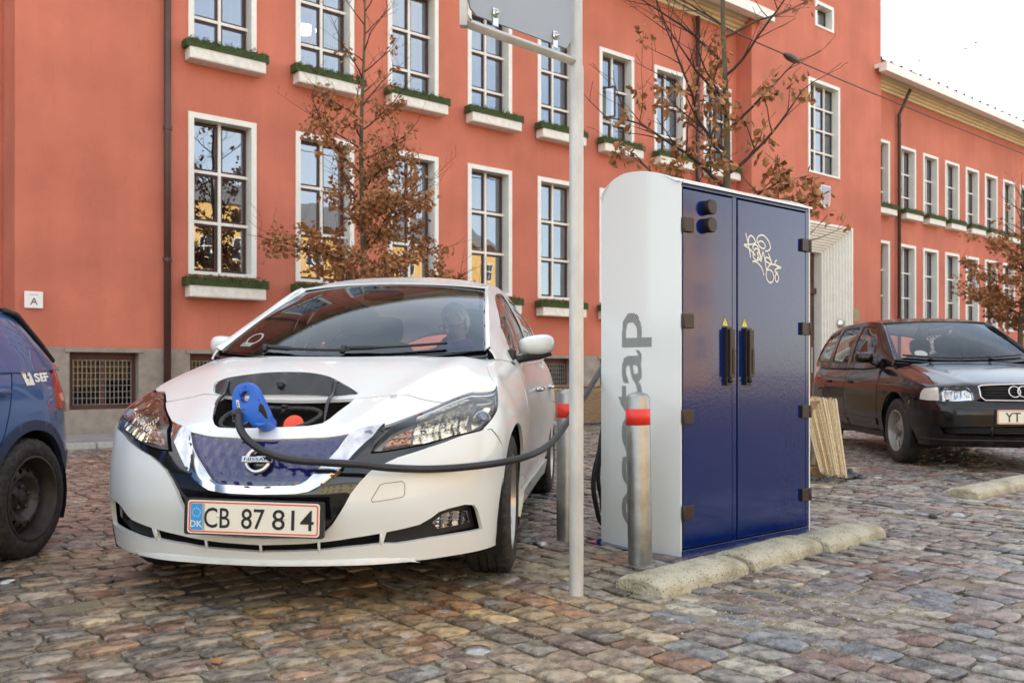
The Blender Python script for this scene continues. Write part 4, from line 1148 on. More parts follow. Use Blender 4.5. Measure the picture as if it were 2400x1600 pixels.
for x in (.13, .45):
    bm = bmesh.new()
    Mb = Ms @ Matrix.Translation((x, 2.235, -.004)) @ Matrix.Rotation(R(180), 4, 'X')
    box(bm, -.013, .013, -.02, .045, .0, .004, Mb); lathe(bm, [(0, .004), (.016, .004), (.016, .007), (0, .007)], 20, Mb); lathe(bm, [(0, .007), (.008, .007), (.008, .016), (.004, .016), (.004, .026), (0, .026)], 6, Mb)
    bk = from_bm('bracket', bm, M_satin, sp)
    for Mb2 in (Ms @ Matrix.Translation((x, 2.235, .004)),):
        bm = bmesh.new(); box(bm, -.013, .013, -.03, .02, 0, .004, Mb2); lathe(bm, [(0, .004), (.016, .004), (.016, .007), (0, .007)], 20, Mb2); lathe(bm, [(0, .007), (.008, .007), (.008, .016), (.004, .016), (.004, .026), (0, .026)], 6, Mb2)
        from_bm('bolt', bm, M_satin, bk)

# ---------------------------------------------------------------- concrete wheel stops
def wheel_stop(x, y, L, rz, lab, seed):
    bm = bmesh.new(); r = random.Random(seed); nL, nA = 34, 16; g = {}
    for i in range(nL+1):
        a = i/nL; e = min(a, 1-a)*L; k = min(1, (e/.035))**.5 if e < .035 else 1
        for j in range(nA+1):
            t = math.pi*j/nA; c = math.cos(t)
            yy = -.125*c; zz = .022+.052*math.sin(t)**.8 if 0 < j < nA else -.03
            if j in (0, nA): yy *= 1.0
            k2 = .80+.20*k
            p = Vector((a*L, yy*(.94+.06*k), max(zz*k2, -.03) if zz > 0 else zz))
            p.z += .002*mnoise.noise(Vector((a*9+seed, yy*14, seed)))*(zz > 0); p.y += .0025*mnoise.noise(Vector((a*7, yy*9, seed+3)))
            g[i, j] = bm.verts.new(p)
    for i in range(nL):
        for j in range(nA):
            f = bm.faces.new((g[i, j], g[i+1, j], g[i+1, j+1], g[i, j+1])); f.smooth = True
    bm.faces.new([g[0, j] for j in range(nA+1)]); bm.faces.new([g[nL, j] for j in range(nA, -1, -1)])
    bmesh.ops.recalc_face_normals(bm, faces=bm.faces[:])
    o = from_bm('wheel_stop', bm, M_stop); o.location = (x, y, 0); o.rotation_euler = (0, 0, rz)
    tag(o, lab, 'kerb stone', 'mossy concrete wheel stops')
M_stop = mat('old concrete wheel stop', (.27, .24, .155), .92, col2=(.47, .435, .325), vscale=7, vdetail=14, lo=.38, hi=.60, bump=.7, bscale=70, bdetail=10)
# dark aggregate speckles and green algae towards damp places, as the stone itself has them
t_ = M_stop.node_tree; p_ = t_.nodes['Principled BSDF']; src = p_.inputs['Base Color'].links[0].from_socket
vo = t_.nodes.new('ShaderNodeTexVoronoi'); vo.inputs['Scale'].default_value = 62; tcs = t_.nodes.new('ShaderNodeTexCoord'); t_.links.new(tcs.outputs['Object'], vo.inputs['Vector'])
rs = t_.nodes.new('ShaderNodeValToRGB'); rs.color_ramp.elements[0].position = .16; rs.color_ramp.elements[1].position = .24; t_.links.new(vo.outputs['Distance'], rs.inputs[0])
ms = t_.nodes.new('ShaderNodeMix'); ms.data_type = 'RGBA'; ms.inputs[6].default_value = (.09, .08, .06, 1); t_.links.new(rs.outputs[0], ms.inputs[0]); t_.links.new(src, ms.inputs[7]); t_.links.new(ms.outputs[2], p_.inputs['Base Color'])
kd = R(44); kn = (-math.sin(kd)*.122, math.cos(kd)*.122)
for (x, y, lab, s) in ((.60, 3.56, 'mossy concrete wheel stop nearest the camera, its rounded end beside the sign post', 1), (1.108, 4.05, 'mossy concrete wheel stop in the middle of the row of three along the blue doors', 2), (1.60, 4.47, 'mossy concrete wheel stop furthest right of the row of three by the cabinet', 3)):
    wheel_stop(x+kn[0], y+kn[1], .655, kd, lab, s)
wheel_stop(3.25, 6.45, .7, R(40), 'mossy concrete wheel stop at the right edge, in front of the black estate car', 4)
wheel_stop(3.80, 6.93, .7, R(40), 'mossy concrete wheel stop beyond the right edge of the picture, next to the other', 5)

# ---------------------------------------------------------------- wire with a lamp over the square
wpts = [(0.709, 11.4, 6.321), (2.249, 12.5, 6.125), (3.533, 13.8, 6.126), (4.464, 14.6, 6.107), (4.777, 14.9, 6.1), (7.493, 17.4, 6.163), (12.632, 22.0, 6.289), (20.813, 29.0, 6.488)]
bm = bmesh.new(); tube(bm, smooth_line(wpts, 4), .011, 6)
wi = tag(from_bm('overhead_wire', bm, M_cable), 'thin black wire sagging across the front of the red building with a slim grey coupling', 'wire')
a, b = Vector(wpts[3]), Vector(wpts[4]); d = (b-a).normalized(); Mq = Matrix.Translation(a) @ d.to_track_quat('Z', 'Y').to_matrix().to_4x4(); l = (b-a).length*1.15
bm = bmesh.new(); lathe(bm, [(0, -.05), (.03, 0), (.06, l*.25), (.065, l*.6), (.03, l*.95), (0, l)], 14, Mq); from_bm('coupling', bm, M_pipe, wi, smooth=True)
M_refl = mat('lamp reflector with painted warm reflection', (.92, .80, .60), .10, metal=1)  # silver part; the warm tint stands in for sunlit houses reflected in it
M_lampgrey = mat('lamp housing grey', (.33, .31, .29), .35, metal=.35)
# ---------------------------------------------------------------- white electric hatchback
YAW = .1058
LF = thing('white_hatchback', 'white electric hatchback facing the camera, nose flap open and charging, plate CB 87 814', 'car', (-.857, 4.197, 0), -(math.pi/2+YAW))
LS = leaf_shell()
# speed: tabulate the edge height
_tab = [LS.edge(LS.L*i/700) for i in range(701)]
def _fast_edge(s):
    t = min(max(s/LS.L*700, 0), 699.999); i = int(t); return _tab[i]+(_tab[i+1]-_tab[i])*(t-i)
LS.edge = _fast_edge
def sh_of(shell, x, z):
    lo, hi = .02, shell.L
    for _ in range(40):
        m = (lo+hi)/2
        if shell.plan(m)[0] > x: lo = m
        else: hi = m
    z0 = shell.zlow(x); return (lo, (z-z0)/(shell.edge(lo)-shell.fil-z0))
def mir(p): return [(-a, b) for a, b in p]
def both(p):                        # half outline from the centre line out and back to the centre line -> whole outline
    return list(p)+[(-a, b) for a, b in reversed(p) if abs(a) > 1e-4]
F_ = LS.off
lamp = [(1.262, 1.33), (1.172, 1.255), (1.067, 1.145), (.988, 1.06), (.945, 1.02), (.867, 1.012), (.733, .997), (.616, .979), (.508, .96), (.43, .944), (.459, 1.035), (.494, 1.143), (.51, 1.23), (.545, 1.275), (.632, 1.352), (.731, 1.436), (.875, 1.53), (1.05, 1.485), (1.2, 1.425)]
chr_o = [(.476, 1.226), (.432, 1.062), (.362, .916), (.312, .807), (.272, .741), (.233, .687), (.193, .645), (.144, .63), (0, .627)]
blue_r = [(0, 1.093), (.09, 1.096), (.174, 1.098), (.261, 1.097), (.342, 1.078), (.301, .961), (.23, .823), (.190, .735), (.167, .705), (.143, .692), (0, .690)]
bump_in = [(.98, 1.012), (.865, .992), (.67, .950), (.531, .890), (.474, .845), (.42, .781), (.381, .691), (.345, .59), (.325, .51), (.302, .429), (.277, .345), (.251, .29), (.209, .253), (.125, .240), (0, .236)]
slot_r = [(0, .177), (.167, .190), (.31, .215), (.386, .236), (.468, .265), (.455, .168), (.386, .153), (.31, .143), (.227, .128), (0, .112)]
fog = [(.482, .269), (.470, .170), (.52, .160), (.663, .182), (.935, .180), (.893, .353), (.87, .405), (.818, .423), (.736, .415), (.695, .401), (.663, .361), (.612, .312), (.551, .291)]
fogl = [(.684, .300), (.738, .357), (.788, .363), (.862, .342), (.882, .246), (.8, .233), (.712, .235)]
port = [(-.395, 1.472), (-.37, 1.66), (.27, 1.66), (.275, 1.556), (.265, 1.504), (.236, 1.417), (.217, 1.342), (.197, 1.299), (.148, 1.279), (-.005, 1.272), (-.242, 1.235), (-.278, 1.263), (-.315, 1.309), (-.357, 1.392)]
AX, AZ, AR = 0.0, .305, .372
def arc(cx, cz, r, a0, a1, n=14): return [(cx+r*math.cos(R(a0+(a1-a0)*i/n)), cz+r*math.sin(R(a0+(a1-a0)*i/n))) for i in range(n+1)]
seam = [(.985, 1.0), (1.006, .995), (1.079, .844)]
arch_f = [sh_of(LS, *p) for p in arc(AX, AZ, AR, 40, -18, 8)]
bumper = [(0, .236)] + bump_in[::-1][1:] + seam + arch_f + [(sh_of(LS, .30, .19)[0], 0.0), (0, 0)]
body = panel('front_bumper', M_carwhite, LF, F_, both(bumper), [both(slot_r), fog, mir(fog)], 0, .018, (.045, .06), .025, ky=.45)
nose_r = [(0, 1.115), (.172, 1.118), (.33, 1.100), (.362, 1.102), (.476, 1.234), (.607, 1.345), (.714, 1.440), (.52, 1.552), (.28, 1.557), (0, 1.557)]
def nose_poly():
    full = both(nose_r)
    return full
# the nose is open at the top where the charging flap sits: cut the outline there
port_low = [p for p in port if p[1] < 1.6]
rgt = [(0.0, 1.115), (.172, 1.118), (.33, 1.100), (.362, 1.102), (.476, 1.234), (.607, 1.345), (.714, 1.440), (.52, 1.552), (.282, 1.557)]
lft = [(-.41, 1.553), (-.52, 1.548), (-.714, 1.440), (-.607, 1.345), (-.476, 1.234), (-.362, 1.102), (-.33, 1.100), (-.172, 1.118)]
nose = rgt + port[3:] + [(-.397, 1.50), (-.392, 1.555)] + lft
panel('nose_cover', M_carwhite, LF, F_, nose, [], 0, .014, (.04, .05), .02)
hood_r = [(0, 1.566), (.28, 1.566), (.526, 1.561), (.722, 1.452), (.872, 1.548), (1.05, 1.508), (1.205, 1.450), (1.055, 1.768), (.985, 2.035), (.96, 2.25), (0, 2.25)]
panel('bonnet', M_carwhite, LF, F_, both(hood_r), [], 0, .014, (.035, .045), .025)
for sg in (1, -1):
    T = (lambda p: p) if sg == 1 else mir
    fend = [(1.215, 1.447), (1.275, 1.33), (1.182, 1.255), (1.077, 1.145), (.998, 1.06), (.955, 1.012), (.99, 1.006), (1.014, 1.0), (1.087, .848)] + [sh_of(LS, *p) for p in arc(AX, AZ, AR, 37, 198, 26)] + [sh_of(LS, -.36, .30), sh_of(LS, -.615, .30), sh_of(LS, -.615, .60), (sh_of(LS, -.615, .6)[0], 1.02), (sh_of(LS, -.50, .6)[0], 1.24), (1.80, 1.6), (1.5, 2.25), (.966, 2.25), (.992, 2.035), (1.065, 1.768)]
    panel('front_wing', M_carwhite, LF, F_, T(fend), [], 0, .014, (.05, .06), .03, ky=.6)
    xs = lambda x, h: (sh_of(LS, x, .6)[0], h)
    hz = lambda x, z: sh_of(LS, x, z)
    d1p = [hz(-.625, .30), hz(-1.60, .30), hz(-1.62, .60), xs(-1.62, 1.20), xs(-.80, 1.20), xs(-.63, 1.05), hz(-.625, .6)]
    dr = panel('front_door', M_carwhite, LF, F_, T(d1p), [], 0, .014, (.07, .08), .05, ky=.6)
    d2p = [hz(-1.63, .30), hz(-2.26, .30)] + [hz(*p) for p in arc(-2.70, AZ, .40, 175, 128, 6)] + [hz(-2.50, .70), xs(-2.56, 1.20), xs(-1.63, 1.20), hz(-1.63, .6)]
    dr2 = panel('rear_door', M_carwhite, LF, F_, T(d2p), [], 0, .014, (.07, .08), .05, ky=.6)
    Ls = LS.L
    qp = [hz(-2.51, .705)] + [hz(*p) for p in arc(-2.70, AZ, .39, 118, 0, 14)] + [hz(-3.05, .30), (Ls-.001, hz(-3.6, .30)[1]), (Ls-.001, 1.2), xs(-2.57, 1.2)]
    panel('rear_quarter', M_carwhite, LF, F_, T(qp), [], 0, .014, (.07, .08), .05, ky=.6)
    sp_ = [hz(-.36, .19), hz(-2.34, .19), hz(-2.30, .292), hz(-.37, .292)]
    panel('sill_skirt', M_carwhite, LF, F_, T(sp_), [], .018, .03, (.09, .08), .06, ky=.6)
    for x_, par in ((-1.42, dr), (-2.35, dr2)):
        bm = bmesh.new(); p = LS.off(sg*hz(x_, .80)[0], hz(x_, .80)[1], .03)
        tube(bm, smooth_line([(p[0]+.09, p[1]-sg*.03, p[2]), (p[0]+.07, p[1], p[2]), (p[0]-.07, p[1], p[2]+.004), (p[0]-.09, p[1]-sg*.03, p[2]+.004)], 4), .014, 10)
        from_bm('door_handle', bm, M_chrome, par, smooth=True)
    tl = [hz(-3.12, .86), hz(-3.12, 1.0), (hz(-3.45, .9)[0], 1.18), hz(-3.45, .86)]
    panel('tail_lamp', M_tail if 'M_tail' in globals() else mat('tail lamp red', (.35, .012, .01), .1, coat=1), LF, F_, T(tl), [], .012, .03, (.05, .05), .04)
    # headlamp: housing, reflectors and clear cover
    hs = panel('headlamp', M_lampgrey, LF, F_, T([(a, b) for a, b in lamp]), [], -.040, -.001, (.03, .03), .02)
    hs2 = panel('housing_wall', M_dark, hs, F_, T(lamp), [], -.004, .06, None, .02)
    # keep only the turned-in wall of that piece
    bmh = bmesh.new(); bmh.from_mesh(hs2.data); bmesh.ops.delete(bmh, geom=[f for f in bmh.faces if len(f.verts) == 3], context='FACES_ONLY'); bmh.to_mesh(hs2.data); bmh.free()
    rf1 = [(.607, 1.0), (.735, 1.012), (.885, 1.03), (.900, 1.475), (.80, 1.425), (.71, 1.355), (.617, 1.275)]
    panel('reflector', M_refl, hs, F_, T(rf1), [], -.026, .012, (.012, .012), .012, offfn=lambda a, b: .010*abs(math.sin(a*33))*abs(math.sin(b*11))-.004+.0015*math.sin(a*190), smooth=False)
    rf2 = [(.91, 1.045), (.975, 1.08), (1.07, 1.18), (1.16, 1.28), (1.19, 1.37), (1.07, 1.44), (.925, 1.47)]
    panel('reflector', M_refl, hs, F_, T(rf2), [], -.020, .02, (.012, .012), .012, offfn=lambda a, b: -.018*max(0, 1-((abs(a)-.985)/.085)**2-((b-1.225)/.13)**2), smooth=True)
    ind = [(.475, .985), (.60, 1.005), (.605, 1.20), (.56, 1.18), (.50, 1.06)]
    panel('indicator', MATS.get('indicator') or mat('indicator', (.45, .25, .17), .12, metal=.6, var=.25, vscale=60), hs, F_, T(ind), [], -.024, .02, (.014, .014), .012, offfn=lambda a, b: .010*abs(math.sin(a*70))*abs(math.sin(b*40)), smooth=False)
    bez = [(.608, 1.30), (.722, 1.395), (.873, 1.485), (1.05, 1.448), (1.19, 1.395), (1.205, 1.41), (1.05, 1.475), (.875, 1.517), (.731, 1.425), (.612, 1.325)]
    panel('lamp_bezel', M_satin, hs, F_, T(bez), [], -.007, .02, (.03, .03), .03)
    c = Vector(LS.off(sg*.985, 1.225, -.035)); nn = Vector((.93, sg*.25, .12)).normalized(); Mq = Matrix.Translation(c) @ nn.to_track_quat('Z', 'Y').to_matrix().to_4x4()
    bm = bmesh.new(); lathe(bm, [(.036, 0), (.036, .012), (.033, .014), (.030, .012)], 28, Mq); from_bm('projector_ring', bm, M_chrome, hs, smooth=True)
    bm = bmesh.new(); lathe(bm, [(.031, .008), (.027, .019), (.018, .027), (.009, .031), (0, .032)], 24, Mq); from_bm('projector_lens', bm, MATS.get('projector') or mat('projector', (.10, .12, .22), .03, coat=1, ior=1.9), hs, smooth=True)
    for a_, b_ in ((.66, 1.15), (.76, 1.2), (.83, 1.22)):
        c = Vector(LS.off(sg*a_, b_, -.03)); Mq = Matrix.Translation(c) @ nn.to_track_quat('Z', 'Y').to_matrix().to_4x4()
        bm = bmesh.new(); lathe(bm, [(0, .012), (.008, .010), (.010, .0), (.016, -.006)], 12, Mq); from_bm('bulb', bm, M_chrome, hs, smooth=True)
    panel('lamp_cover', M_lens, hs, F_, T(lamp), [], .001, 0, (.04, .04), .02)
    # fog lamp recess
    fg = panel('fog_surround', M_dark, LF, F_, T(fog), [T(fogl)], -.022, .04, (.04, .04), .02, offfn=lambda a, b: -.02*smooth(.62, .9, abs(a)))
    rimf = [(.545, .285), (.61, .305), (.66, .352), (.70, .392), (.74, .405), (.815, .412), (.862, .395), (.882, .35), (.905, .215), (.93, .185), (.893, .353), (.87, .405), (.818, .423), (.736, .415), (.695, .401), (.663, .361), (.612, .312), (.551, .291)]
    fl = panel('fog_lamp', M_chrome, fg, F_, T(fogl), [], -.052, -.02, (.012, .015), .012, offfn=lambda a, b: -.012*abs(math.sin(a*60)), smooth=False)
    panel('lamp_cover', M_lens, fl, F_, T(fogl), [], -.028, 0, (.04, .04), .02)
# trims of the front
vt = [(0, .236)] + [(a, b+.004) for a, b in bump_in[::-1][1:]] + [(.867, 1.006), (.733, .990), (.616, .972), (.508, .953), (.422, .938), (.449, 1.035), (.484, 1.143), (.50, 1.235), (.54, 1.285), (.60, 1.34), (.48, 1.232), (.36, 1.108), (0, 1.118)]
panel('grille_surround', M_gloss, LF, F_, both(vt), [], -.016, .02, (.04, .05), .025, ky=.6, offfn=lambda a, b: -.020*(1-smooth(.40, .62, b)))
U = both(chr_o[::1])
ring_ = [(a, b) for a, b in chr_o] + [(-a, b) for a, b in chr_o[-2::-1]] + [(-a, b) for a, b in ([(.342, 1.078)] + blue_r[5:10])] + [(0, .690)] + [(a, b) for a, b in blue_r[4:10][::-1]]
panel('chrome_v', M_chrome, LF, F_, ring_, [], .012, .035, (.014, .022), .012, ky=.6, offfn=lambda a, b: .006*math.sin(min(1, abs(abs(a)-.30-(b-.85)*.12)/.1)*3.1))
edge_o = [(.352, 1.082), (.311, .961), (.240, .823), (.199, .733), (.172, .697), (.145, .682), (0, .679)]
edge_i = [(.338, 1.078), (.297, .963), (.226, .826), (.187, .741), (.164, .712), (.141, .699), (0, .697)]
er = edge_o + [(-a, b) for a, b in edge_o[-2::-1]] + [(-a, b) for a, b in edge_i] [:-1] + [(a, b) for a, b in edge_i[::-1]]
panel('chrome_edge', M_chrome, LF, F_, er, [], .014, .02, None, .02)
M_gblue = mat('deep blue grille glass', (.012, .014, .10), .06, coat=1, coat_rough=.02)
def tri_pat(a, b):
    u_ = a/.052; v_ = b/.115
    r_ = math.floor(v_); u2 = u_+(.5 if int(r_) % 2 else 0)
    fx = abs((u2 % 1)-.5)*2; fy = v_-r_
    return .0028*max(0, 1-fx-abs(fy-.35)*1.3)
gp = panel('blue_grille', M_gblue, LF, F_, both(blue_r), [], -.004, .02, (.0075, .0145), .02, ky=.6, offfn=tri_pat, smooth=False)
# badge ring with bar
c = Vector(LS.off(-.008, .905, .012)); n_ = Vector(LS.normal(-.008, .905)); Mb = Matrix.Translation(c) @ frameM((0, 0, 0), (0, 1, 0), n_.cross(Vector((0, 1, 0))))
bd = thing('badge', None, None); bd.parent = LF
bm = bmesh.new(); N1, N2 = 48, 10
gg = [[bm.verts.new(Mb @ Vector(((.0445+.009*math.cos(t2))*math.cos(t1), (.0445+.009*math.cos(t2))*math.sin(t1), .008+.008*math.sin(t2)))) for t2 in [2*math.pi*j/N2 for j in range(N2)]] for t1 in [2*math.pi*i/N1 for i in range(N1)]]
for i in range(N1):
    for j in range(N2):
        f = bm.faces.new((gg[i][j], gg[(i+1) % N1][j], gg[(i+1) % N1][(j+1) % N2], gg[i][(j+1) % N2])); f.smooth = True
from_bm('ring', bm, M_chrome, bd)
bm = bmesh.new(); box(bm, -.060, .060, -.0125, .0125, .006, .022, Mb); from_bm('bar', bm, M_chrome, bd, bevel=.003)
text_obj('lettering', 'NISSAN', M_ink, bd, Mb @ Matrix.Translation((0, 0, .0225)), width=.098, height=.0125, offset=.012)
bm = bmesh.new(); lathe(bm, [(0, 0), (.047, 0), (.047, -.01)], 28, Mb); from_bm('disc', bm, M_gloss, bd)
# lower grille: dark void, white bars, splitter
panel('lower_grille', M_black, LF, F_, both([(a*1.02, b) for a, b in slot_r]), [], -.05, -.045, (.06, .05), .05)
for s_ in (-.462, -.225, 0, .225, .462):
    a = F_(s_, .105 if abs(s_) < .3 else .155, -.004); b = F_(s_, .185 if abs(s_) < .1 else (.205 if abs(s_) < .3 else .262), -.004); bm = bmesh.new(); tube(bm, [a, b], .0055, 6); from_bm('grille_bar', bm, M_carwhite, LF)
lipp = [(0, -.002), (0.30, .002), (.62, -.004), (.60, .055), (.30, .042), (0, .040)]
panel('splitter', M_carwhite, LF, F_, both(lipp), [], .012, .03, (.05, .02), .04, ky=.5, offfn=lambda a, b: -.010*smooth(.02, .055, b)-.010*smooth(.35, .62, abs(a)))
# towing eye cover: a fine seam
tw = [(.426, .53), (.423, .551), (.457, .671), (.476, .685), (.539, .692), (.549, .68), (.552, .659), (.55, .581), (.542, .561)]
bm = bmesh.new(); tube(bm, [F_(a, b, .0) for a, b in densify(tw+[tw[0]], .03)][:-1]+[F_(*tw[0], .0)], .0011, 4); from_bm('towing_cover_seam', bm, M_dark, LF)
# number plate
def plate(parent, M, W, Hh, txt, eu=True, hgt=.075, tw_=None, tx=0):
    t = thing('number_plate', None, None); t.parent = parent; t.matrix_local = M
    def rr(w, h, r): return [(cx*(w/2-r)+r*math.cos(R(a)), cy*(h/2-r)+r*math.sin(R(a))) for cx, cy, a0 in ((1, 1, 0), (-1, 1, 90), (-1, -1, 180), (1, -1, 270)) for a in range(a0, a0+91, 18)]
    I = Matrix.Identity(4)
    slab('backing', M_dark, t, rr(W+.03, Hh+.012, .01), [], -.022, -.004, I, .002)
    slab('plate', M_plate, t, rr(W, Hh, .012), [], -.004, .0, I)
    slab('border', M_inkred, t, rr(W-.010, Hh-.010, .010), [rr(W-.020, Hh-.020, .007)], .0002, .0010, I)
    x0_ = -W/2+.012
    if eu:
        slab('blue_band', M_eu, t, [(x0_, -Hh/2+.012), (x0_+.045, -Hh/2+.012), (x0_+.045, Hh/2-.012), (x0_, Hh/2-.012)], [], .0002, .0008, I)
        bm = bmesh.new()
        for k in range(12):
            a = 2*math.pi*k/12; lathe(bm, [(0, 0), (.0022, 0)], 5, Matrix.Translation((x0_+.0225+.0155*math.cos(a), .016+.0155*math.sin(a), .0012)))
        from_bm('stars', bm, M_yellow, t)
        text_obj('country_letters', 'DK', M_papery, t, Matrix.Translation((x0_+.0225, -.026, .0012)), height=.024, offset=.01)
        slab('hologram', M_silver, t, [(x0_+.046, -Hh/2+.012), (x0_+.054, -Hh/2+.012), (x0_+.054, Hh/2-.012), (x0_+.046, Hh/2-.012)], [], .0002, .0008, I)
    for k, (s_, w_, xc) in enumerate(txt): text_obj('characters', s_, M_ink, t, Matrix.Translation((xc, -.002, .0012)), width=w_, height=hgt, offset=.006)
    bm = bmesh.new()
    for x_ in ((-.134, .121)): lathe(bm, [(.006, .0012), (.005, .0035), (0, .004)], 10, Matrix.Translation((x_, .004, 0)))
    from_bm('screw', bm, M_plate, t, smooth=True)
    return t
pc = Vector((.918, 0, .372)); pn = Vector((1, 0, .03)).normalized()
Mpl = frameM(pc, (0, 1, 0), pn.cross(Vector((0, 1, 0)))) @ Matrix.Rotation(R(-1.0), 4, 'Z')
plate(LF, Mpl, .504, .122, [('CB', .100, -.138), ('87', .090, .000), ('814', .158, .152)])
# body behind the panels, so that gaps read dark: floor and inner liner
bm = bmesh.new(); box(bm, -3.3, .36, -.62, .62, .20, .26); box(bm, -.2, .50, -.50, .50, .26, .58); box(bm, -2.2, -.45, -.80, .80, .22, .30)
from_bm('underbody', bm, M_black, LF)
def liner(shell, name, par, s0, s1, hs, d=-.03, n=70):
    vs_, fs_ = [], []
    for i in range(n+1):
        s_ = s0+(s1-s0)*i/n
        for h_ in hs: vs_.append(shell.off(s_, h_, d))
    k = len(hs)
    for i in range(n):
        for j in range(k-1): fs_.append((i*k+j, (i+1)*k+j, (i+1)*k+j+1, i*k+j+1))
    me = bpy.data.meshes.new(name); me.from_pydata(vs_, [], fs_); return mesh_obj(name, me, par, M_black)
liner(LS, 'inner_liner', LF, -.90, .90, [.04, .2, .4, .6, .8, .93], -.10)
for sg in (1, -1): liner(LS, 'inner_liner', LF, sg*2.0, sg*3.5, [0, .5, .9, 1.0], -.03, 20)
# wheel house
for cx in (0, -2.70):
    for sg in (1, -1):
        bm = bmesh.new(); pr = arc(cx, AZ, .385, 205, -25, 20); a = [bm.verts.new((x, sg*.86, z)) for x, z in pr]; b = [bm.verts.new((x, sg*.60, z)) for x, z in pr]
        for i in range(len(pr)-1): bm.faces.new((a[i], a[i+1], b[i+1], b[i]))
        bm.faces.new(b); from_bm('wheel_house', bm, M_black, LF)
def wheel(parent, x, y, z, Rr, W, sg, steer=0, rim='alloy', rimR=.21, blocks=72):
    """wheel with its axle along y; sg: which side its face looks to"""
    t = thing('wheel', None, None); t.parent = parent; t.location = (x, y, z); t.rotation_euler = (R(90)*(-sg), 0, R(steer))
    bm = bmesh.new(); h = W/2; s = Rr
    prof = [(rimR, -h*.86), (rimR+.015, -h*.97), (rimR+(s-rimR)*.5, -h*1.02), (s-.022, -h*.93), (s-.006, -h*.80)]
    tread = [-h*.72, -h*.46, -h*.42, -h*.36, -h*.32, -h*.04, h*.04]
    tr = [(s-.001, -h*.70), (s, -h*.42), (s-.008, -h*.40), (s-.008, -h*.33), (s, -h*.31), (s, -h*.05), (s-.008, -h*.03), (s-.008, h*.03), (s, h*.05), (s, h*.31), (s-.008, h*.33), (s-.008, h*.40), (s, h*.42), (s-.001, h*.70)]
    prof += tr + [(s-.006, h*.80), (s-.022, h*.93), (rimR+(s-rimR)*.5, h*1.02), (rimR+.015, h*.97), (rimR, h*.86)]
    lathe(bm, prof, blocks*2)
    # cross sipes cut into the shoulders
    for f in bm.faces: pass
    ty = from_bm('tyre', bm, M_rubber, t, smooth=True, sharp=35)
    me = ty.data; nv = blocks*2
    for vi, v in enumerate(me.vertices):
        r_ = math.hypot(v.co.x, v.co.y); j = vi % nv
        if r_ > s-.0075 and abs(v.co.z) > h*.28 and j % 4 == 0: k = (s-.009)/r_; v.co.x *= k; v.co.y *= k
    return t
def rim_alloy(t, rimR, W, m, spokes=5, sw=.05):
    h = W/2
    bm = bmesh.new(); lathe(bm, [(rimR+.004, h*.86), (rimR+.004, h*.93), (rimR-.008, h*.93), (rimR-.014, h*.6), (rimR-.03, -h*.8), (rimR-.004, -h*.86)], 60)
    from_bm('rim', bm, m, t, smooth=True, sharp=40)
    bm = bmesh.new()
    for k in range(spokes):
        Mk = Matrix.Rotation(2*math.pi*k/spokes, 4, 'Z')
        vs_ = [Vector((x_, y_, z_)) for x_, y_, z_ in ((.04, -sw*.5, h*.55), (.04, sw*.5, h*.55), (rimR-.012, sw*.35, h*.78), (rimR-.012, -sw*.35, h*.78), (.04, -sw*.5, h*.2), (.04, sw*.5, h*.2), (rimR-.012, sw*.35, h*.5), (rimR-.012, -sw*.35, h*.5))]
        v = [bm.verts.new(Mk @ q_) for q_ in vs_]
        for f in ((0, 3, 2, 1), (4, 5, 6, 7), (0, 1, 5, 4), (1, 2, 6, 5), (2, 3, 7, 6), (3, 0, 4, 7)): bm.faces.new([v[i] for i in f])
    lathe(bm, [(.062, h*.1), (.062, h*.6), (.05, h*.66), (0, h*.67)], 24)
    from_bm('spokes', bm, m, t, bevel=.004)
    bm = bmesh.new(); lathe(bm, [(0, h*.0), (rimR-.03, h*.0)], 32); from_bm('brake_disc', bm, M_dark, t)
for (x, y, sg, st) in ((0, .768, 1, 2), (0, -.755, -1, 0), (-2.70, .78, 1, 0), (-2.70, -.78, -1, 0)):
    w_ = wheel(LF, x, y, .316, .318, .21, sg, st, rimR=.212); rim_alloy(w_, .212, .21, M_silver)

# ---- greenhouse
class Green:
    """upper body: side surface from belt line to roof rail, x along the car, t from 0 (belt) to 1 (rail)"""
    def __init__(self, belt, rail, bulge=.03):
        xs = [p[0] for p in belt][::-1]; self.by = pchip(xs, [p[1] for p in belt][::-1]); self.bz = pchip(xs, [p[2] for p in belt][::-1])
        xs = [p[0] for p in rail][::-1]; self.ry = pchip(xs, [p[1] for p in rail][::-1]); self.rz = pchip(xs, [p[2] for p in rail][::-1]); self.b = bulge
    def at(self, x, t, d=0):
        y0, z0, y1, z1 = self.by(x), self.bz(x), self.ry(x), self.rz(x)
        k = math.sin(math.pi*min(1, max(0, t)))*self.b*min(1, (z1-z0)/.35)
        y, z = y0+(y1-y0)*t, z0+(z1-z0)*t
        ny, nz = (z1-z0), (y0-y1); l = math.hypot(ny, nz) or 1
        return (x, y+ny/l*(k+d), z+nz/l*(k+d))
    def R(self, x, t, d=0): p = self.at(-x, t, d); return p                     # left side, x given as -x so that outlines turn the right way
    def L(self, x, t, d=0): p = self.at(-x, t, d); return (p[0], -p[1], p[2])
